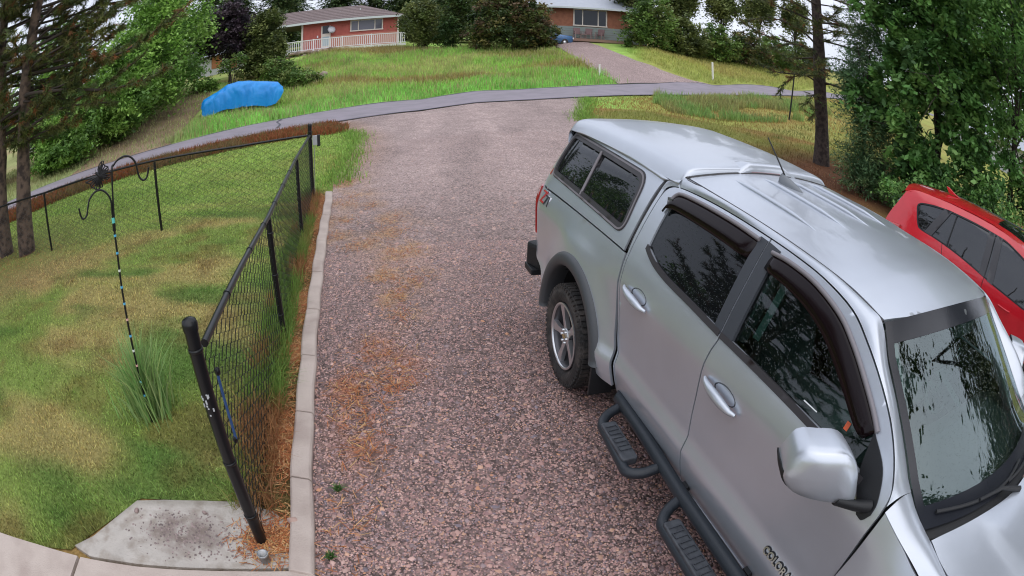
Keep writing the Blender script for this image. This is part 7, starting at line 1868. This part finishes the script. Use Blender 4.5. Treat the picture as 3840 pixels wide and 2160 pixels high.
for sg in (-1, 1):
    fy = lambda X, Z: Yc(X, Z)
    body = path([(-.74, 1.50), (-.60, 1.56), (-.30, 1.585), (.0, 1.598), (.5, 1.606), (.82, 1.606), (1.10, 1.594), (1.45, 1.555), (1.75, 1.475), (2.05, 1.33), (2.35, 1.15), (2.5, 1.06)], [(2.5, 1.06), (2.9, 1.02), (3.3, .93), (3.5, .78), (3.55, .55)], [(3.55, .55), (3.5, .35), (3.1, .33)],
                [(3.1, .33), (3.06, .52), (2.90, .68), (2.70, .72), (2.50, .68), (2.34, .52), (2.30, .30)], [(2.30, .30), (.42, .30)], [(.42, .30), (.37, .52), (.20, .68), (0, .72), (-.20, .68), (-.36, .52), (-.40, .33)], [(-.40, .33), (-.85, .40), (-.93, .6)], [(-.93, .6), (-.97, .85), (-.93, 1.05), (-.88, 1.2), (-.80, 1.36), (-.74, 1.50)])
    side_b = panel('body_side', body, lambda u, v: (u, sg * Yc(u, v), v), M_REDP, rc, step=.06, holes=[QW], uvflip=(sg > 0))
    panel('window_surround', inset(QW, -.002), lambda u, v: (u, sg * (Yc(u, v) - .002), v), M_BLACKP, rc, step=.08, holes=[inset(QW, .018)], skirt=.012, uvflip=(sg > 0))
    panel('pane', inset(QW, .004), lambda u, v: (u, sg * (Yc(u, v) - .014), v), M_TINTW, rc, step=.08, skirt=0, uvflip=(sg > 0))
    for A, B in (((.045, 1.515), (-.165, 1.135)), ((.85, 1.53), (.88, 1.022)), ((.99, 1.53), (1.04, .99))):
        w_ = .065 if A[0] < .5 else .055
        P = [(A[0] - w_, A[1]), (A[0] + w_, A[1] + .003), (B[0] + w_ * 1.0, B[1]), (B[0] - w_ * 1.0, B[1] + .01)]
        panel('pillar_cover', P, lambda u, v: (u, sg * (Yc(u, v) + .002), v), M_GREYP if 0 else mat('pillar_black', (.05, .05, .055), .4), rc, step=.08, skirt=.012, uvflip=(sg > 0))
    MB().bar((.205, sg * (Yc(.2, 1.5) - .006), 1.51), (.185, sg * (Yc(.19, 1.1) - .006), 1.105), .018, .012, (0, 1, 0)).build('window_divider', M_BLACKP, rc)
    for S in ([(.92, 1.50), (.925, 1.02), (.92, .80), (.90, .33)], [(.10, 1.13), (.18, .95), (.40, .70), (.45, .36)], [(2.25, 1.12), (2.20, .80), (2.16, .36)]):
        MB().tube([(x, sg * (Yc(x, z) + .0005), z) for x, z in crom(S, 4)], .004, 5).build('door_gap', M_DARK, rc)
    for x, z in ((.30, .86), (1.28, .83)): MB().tube([(x, sg * (Yc(x, z) + .01), z), (x + .06, sg * (Yc(x, z) + .035), z), (x + .17, sg * (Yc(x, z) + .035), z), (x + .22, sg * (Yc(x, z) + .01), z)], .012, 6).build('door_handle', M_REDP, rc)
    MB().tube([(x, sg * (Yc(x, .4) + .004), z) for x, z in ((.45, .36), (1.3, .35), (2.28, .36))], .05, 6, flat=.5).build('sill_cladding', M_BLACKP, rc)
    for cx_ in (0, 2.70): MB().tube([(cx_ + .375 * math.cos(a), sg * (.905), .345 + .375 * math.sin(a)) for a in np.linspace(-.1, math.pi + .1, 20)], .028, 6).build('arch_cladding', M_BLACKP, rc)
    MB().tube(crom([(-.82, sg * .70, 1.0), (-.86, sg * .78, 1.02), (-.80, sg * .86, 1.04), (-.62, sg * .89, 1.06)], 3), .045, 8, flat=.7).build('tail_light', M_TAIL, rc)
    m_ = MB(); m_.lathe([(.0, -.09), (.07, -.08), (.10, -.03), (.10, .03), (.08, .08), (0, .09)], 'Y', (2.02, sg * 1.02, 1.06), 14); m_.build('mirror', M_REDP, rc)
# roof, hatch, glass
def Zc(X, Y):
    e = float(np.interp(X, [-.80, -.60, -.30, 0, .5, .82, 1.1, 1.45, 1.62], [1.515, 1.552, 1.585, 1.598, 1.606, 1.606, 1.594, 1.555, 1.515]))
    return e + .055 * (1 - (Y / .56) ** 2)
def yr_(X): return Yc(X, float(np.interp(X, [-.74, -.6, -.3, 0, .5, .82, 1.1, 1.45, 1.62], [1.50, 1.56, 1.585, 1.598, 1.606, 1.606, 1.594, 1.555, 1.515]))) + .002
xs = list(np.linspace(-.78, 1.55, 26)); V = []; F = []
for X in xs:
    for k in range(15): y = yr_(X) * (k / 7 - 1); V.append((X - (.10 * (1 - (y / .56) ** 2) if X < -.6 else 0), y, Zc(X, y)))
for i in range(25):
    for k in range(14):
        F.append((i * 15 + k, (i + 1) * 15 + k, (i + 1) * 15 + k + 1, i * 15 + k + 1))
MB().add(V, F, True).build('roof', M_REDP, rc)
panel('sunroof', rounded([(.86, -.38), (1.42, -.36), (1.42, .36), (.86, .38)], .05), lambda u, v: (u, v, Zc(u, v) + .004), M_TINT, rc, step=.1, skirt=.006)
V = []; F = []
for j, (x, z, w_) in enumerate(((-.84, 1.545, .50), (-.90, 1.50, .50), (-.885, 1.485, .50))): V += [(x + .10 * abs(y) ** 2, y * w_ / .5, z - .05 * (y / .5) ** 2) for y in np.linspace(-.5, .5, 11)]
for j in range(2):
    for k in range(10): F.append((j * 11 + k, j * 11 + k + 1, (j + 1) * 11 + k + 1, (j + 1) * 11 + k))
MB().add(V, F, True).build('spoiler', M_REDP, rc)
V = []; F = []
rows = [(-.80, 1.49, .50), (-.88, 1.30, .58), (-.96, 1.10, .68), (-.98, 1.00, .76), (-.99, .85, .82), (-.95, .55, .84), (-.90, .35, .82)]
for x, z, w_ in rows: V += [(x + .18 * abs(y) ** 3, y * w_, z) for y in np.linspace(-1, 1, 13)]
for j in range(len(rows) - 1):
    for k in range(12): F.append((j * 13 + k, j * 13 + k + 1, (j + 1) * 13 + k + 1, (j + 1) * 13 + k))
MB().add(V[:39], [f for f in F if max(f) < 39], True).build('rear_window', M_TINT, rc)
MB().add(V, [f for f in F if min(f) >= 26], True).build('hatch', M_REDP, rc)
for sg in (-1, 1): MB().add([(-.76, sg * .52, 1.50), (-.60, sg * .60, 1.46), (-.70, sg * .67, 1.34), (-.86, sg * .61, 1.34)], [(0, 1, 2, 3)]).build('pillar_trim', M_GREYTRIM, rc)
fin = MB(); P = [(-.22, 1.655), (-.28, 1.735), (-.23, 1.735), (-.12, 1.69), (.02, 1.652)]
fin.prism(P, lambda u, v, d: (u, -.018 + d, v), .036); fin.build('antenna_fin', M_REDP, rc, bevel=.008)
V = []; F = []
for t in np.linspace(0, 1, 8):
    x = 1.52 + .95 * t; z = 1.53 - .47 * t + .05 * math.sin(math.pi * t); w_ = .55 + .20 * t; V += [(x + .10 * (1 - y * y), y * w_, z + .05 * (1 - y * y)) for y in np.linspace(-1, 1, 13)]
for i in range(7):
    for k in range(12): F.append((i * 13 + k, (i + 1) * 13 + k, (i + 1) * 13 + k + 1, i * 13 + k + 1))
MB().add(V, F, True).build('windshield', M_TINT, rc)
V = []; F = []
for t in np.linspace(0, 1, 8):
    x = 2.50 + .95 * t; z = 1.055 - .12 * t ** 2; w_ = .78 - .08 * t; V += [(x + .08 * (1 - y * y), y * w_, z + .04 * (1 - y * y)) for y in np.linspace(-1, 1, 13)]
for i in range(7):
    for k in range(12): F.append((i * 13 + k, (i + 1) * 13 + k, (i + 1) * 13 + k + 1, i * 13 + k + 1))
MB().add(V, F, True).build('hood', M_REDP, rc)
MB().box((3.5, 0, .62), (.12, 1.5, .5)).build('front_bumper', M_REDP, rc, bevel=.04); MB().box((1.3, 0, .33), (4.2, 1.5, .12)).build('underbody', M_DARK, rc)
for x in (0, 2.70):
    for sg in (-1, 1):
        w = empty('wheel'); w.parent = rc; w.location = (x, sg * .80, .345)
        MB().lathe([(.22, -.10), (.33, -.10), (.345, -.06), (.345, .06), (.33, .1), (.22, .1)], 'Y', n=24).build('tyre', M_RUBBER, w); MB().lathe([(0, -.08), (.2, -.09), (.22, -.1), (.22, .1), (0, .08)], 'Y', n=18).build('rim', M_ALLOY, w)
MB().box((.6, 0, .95), (2.6, 1.35, .06)).build('interior', M_DARK, rc)
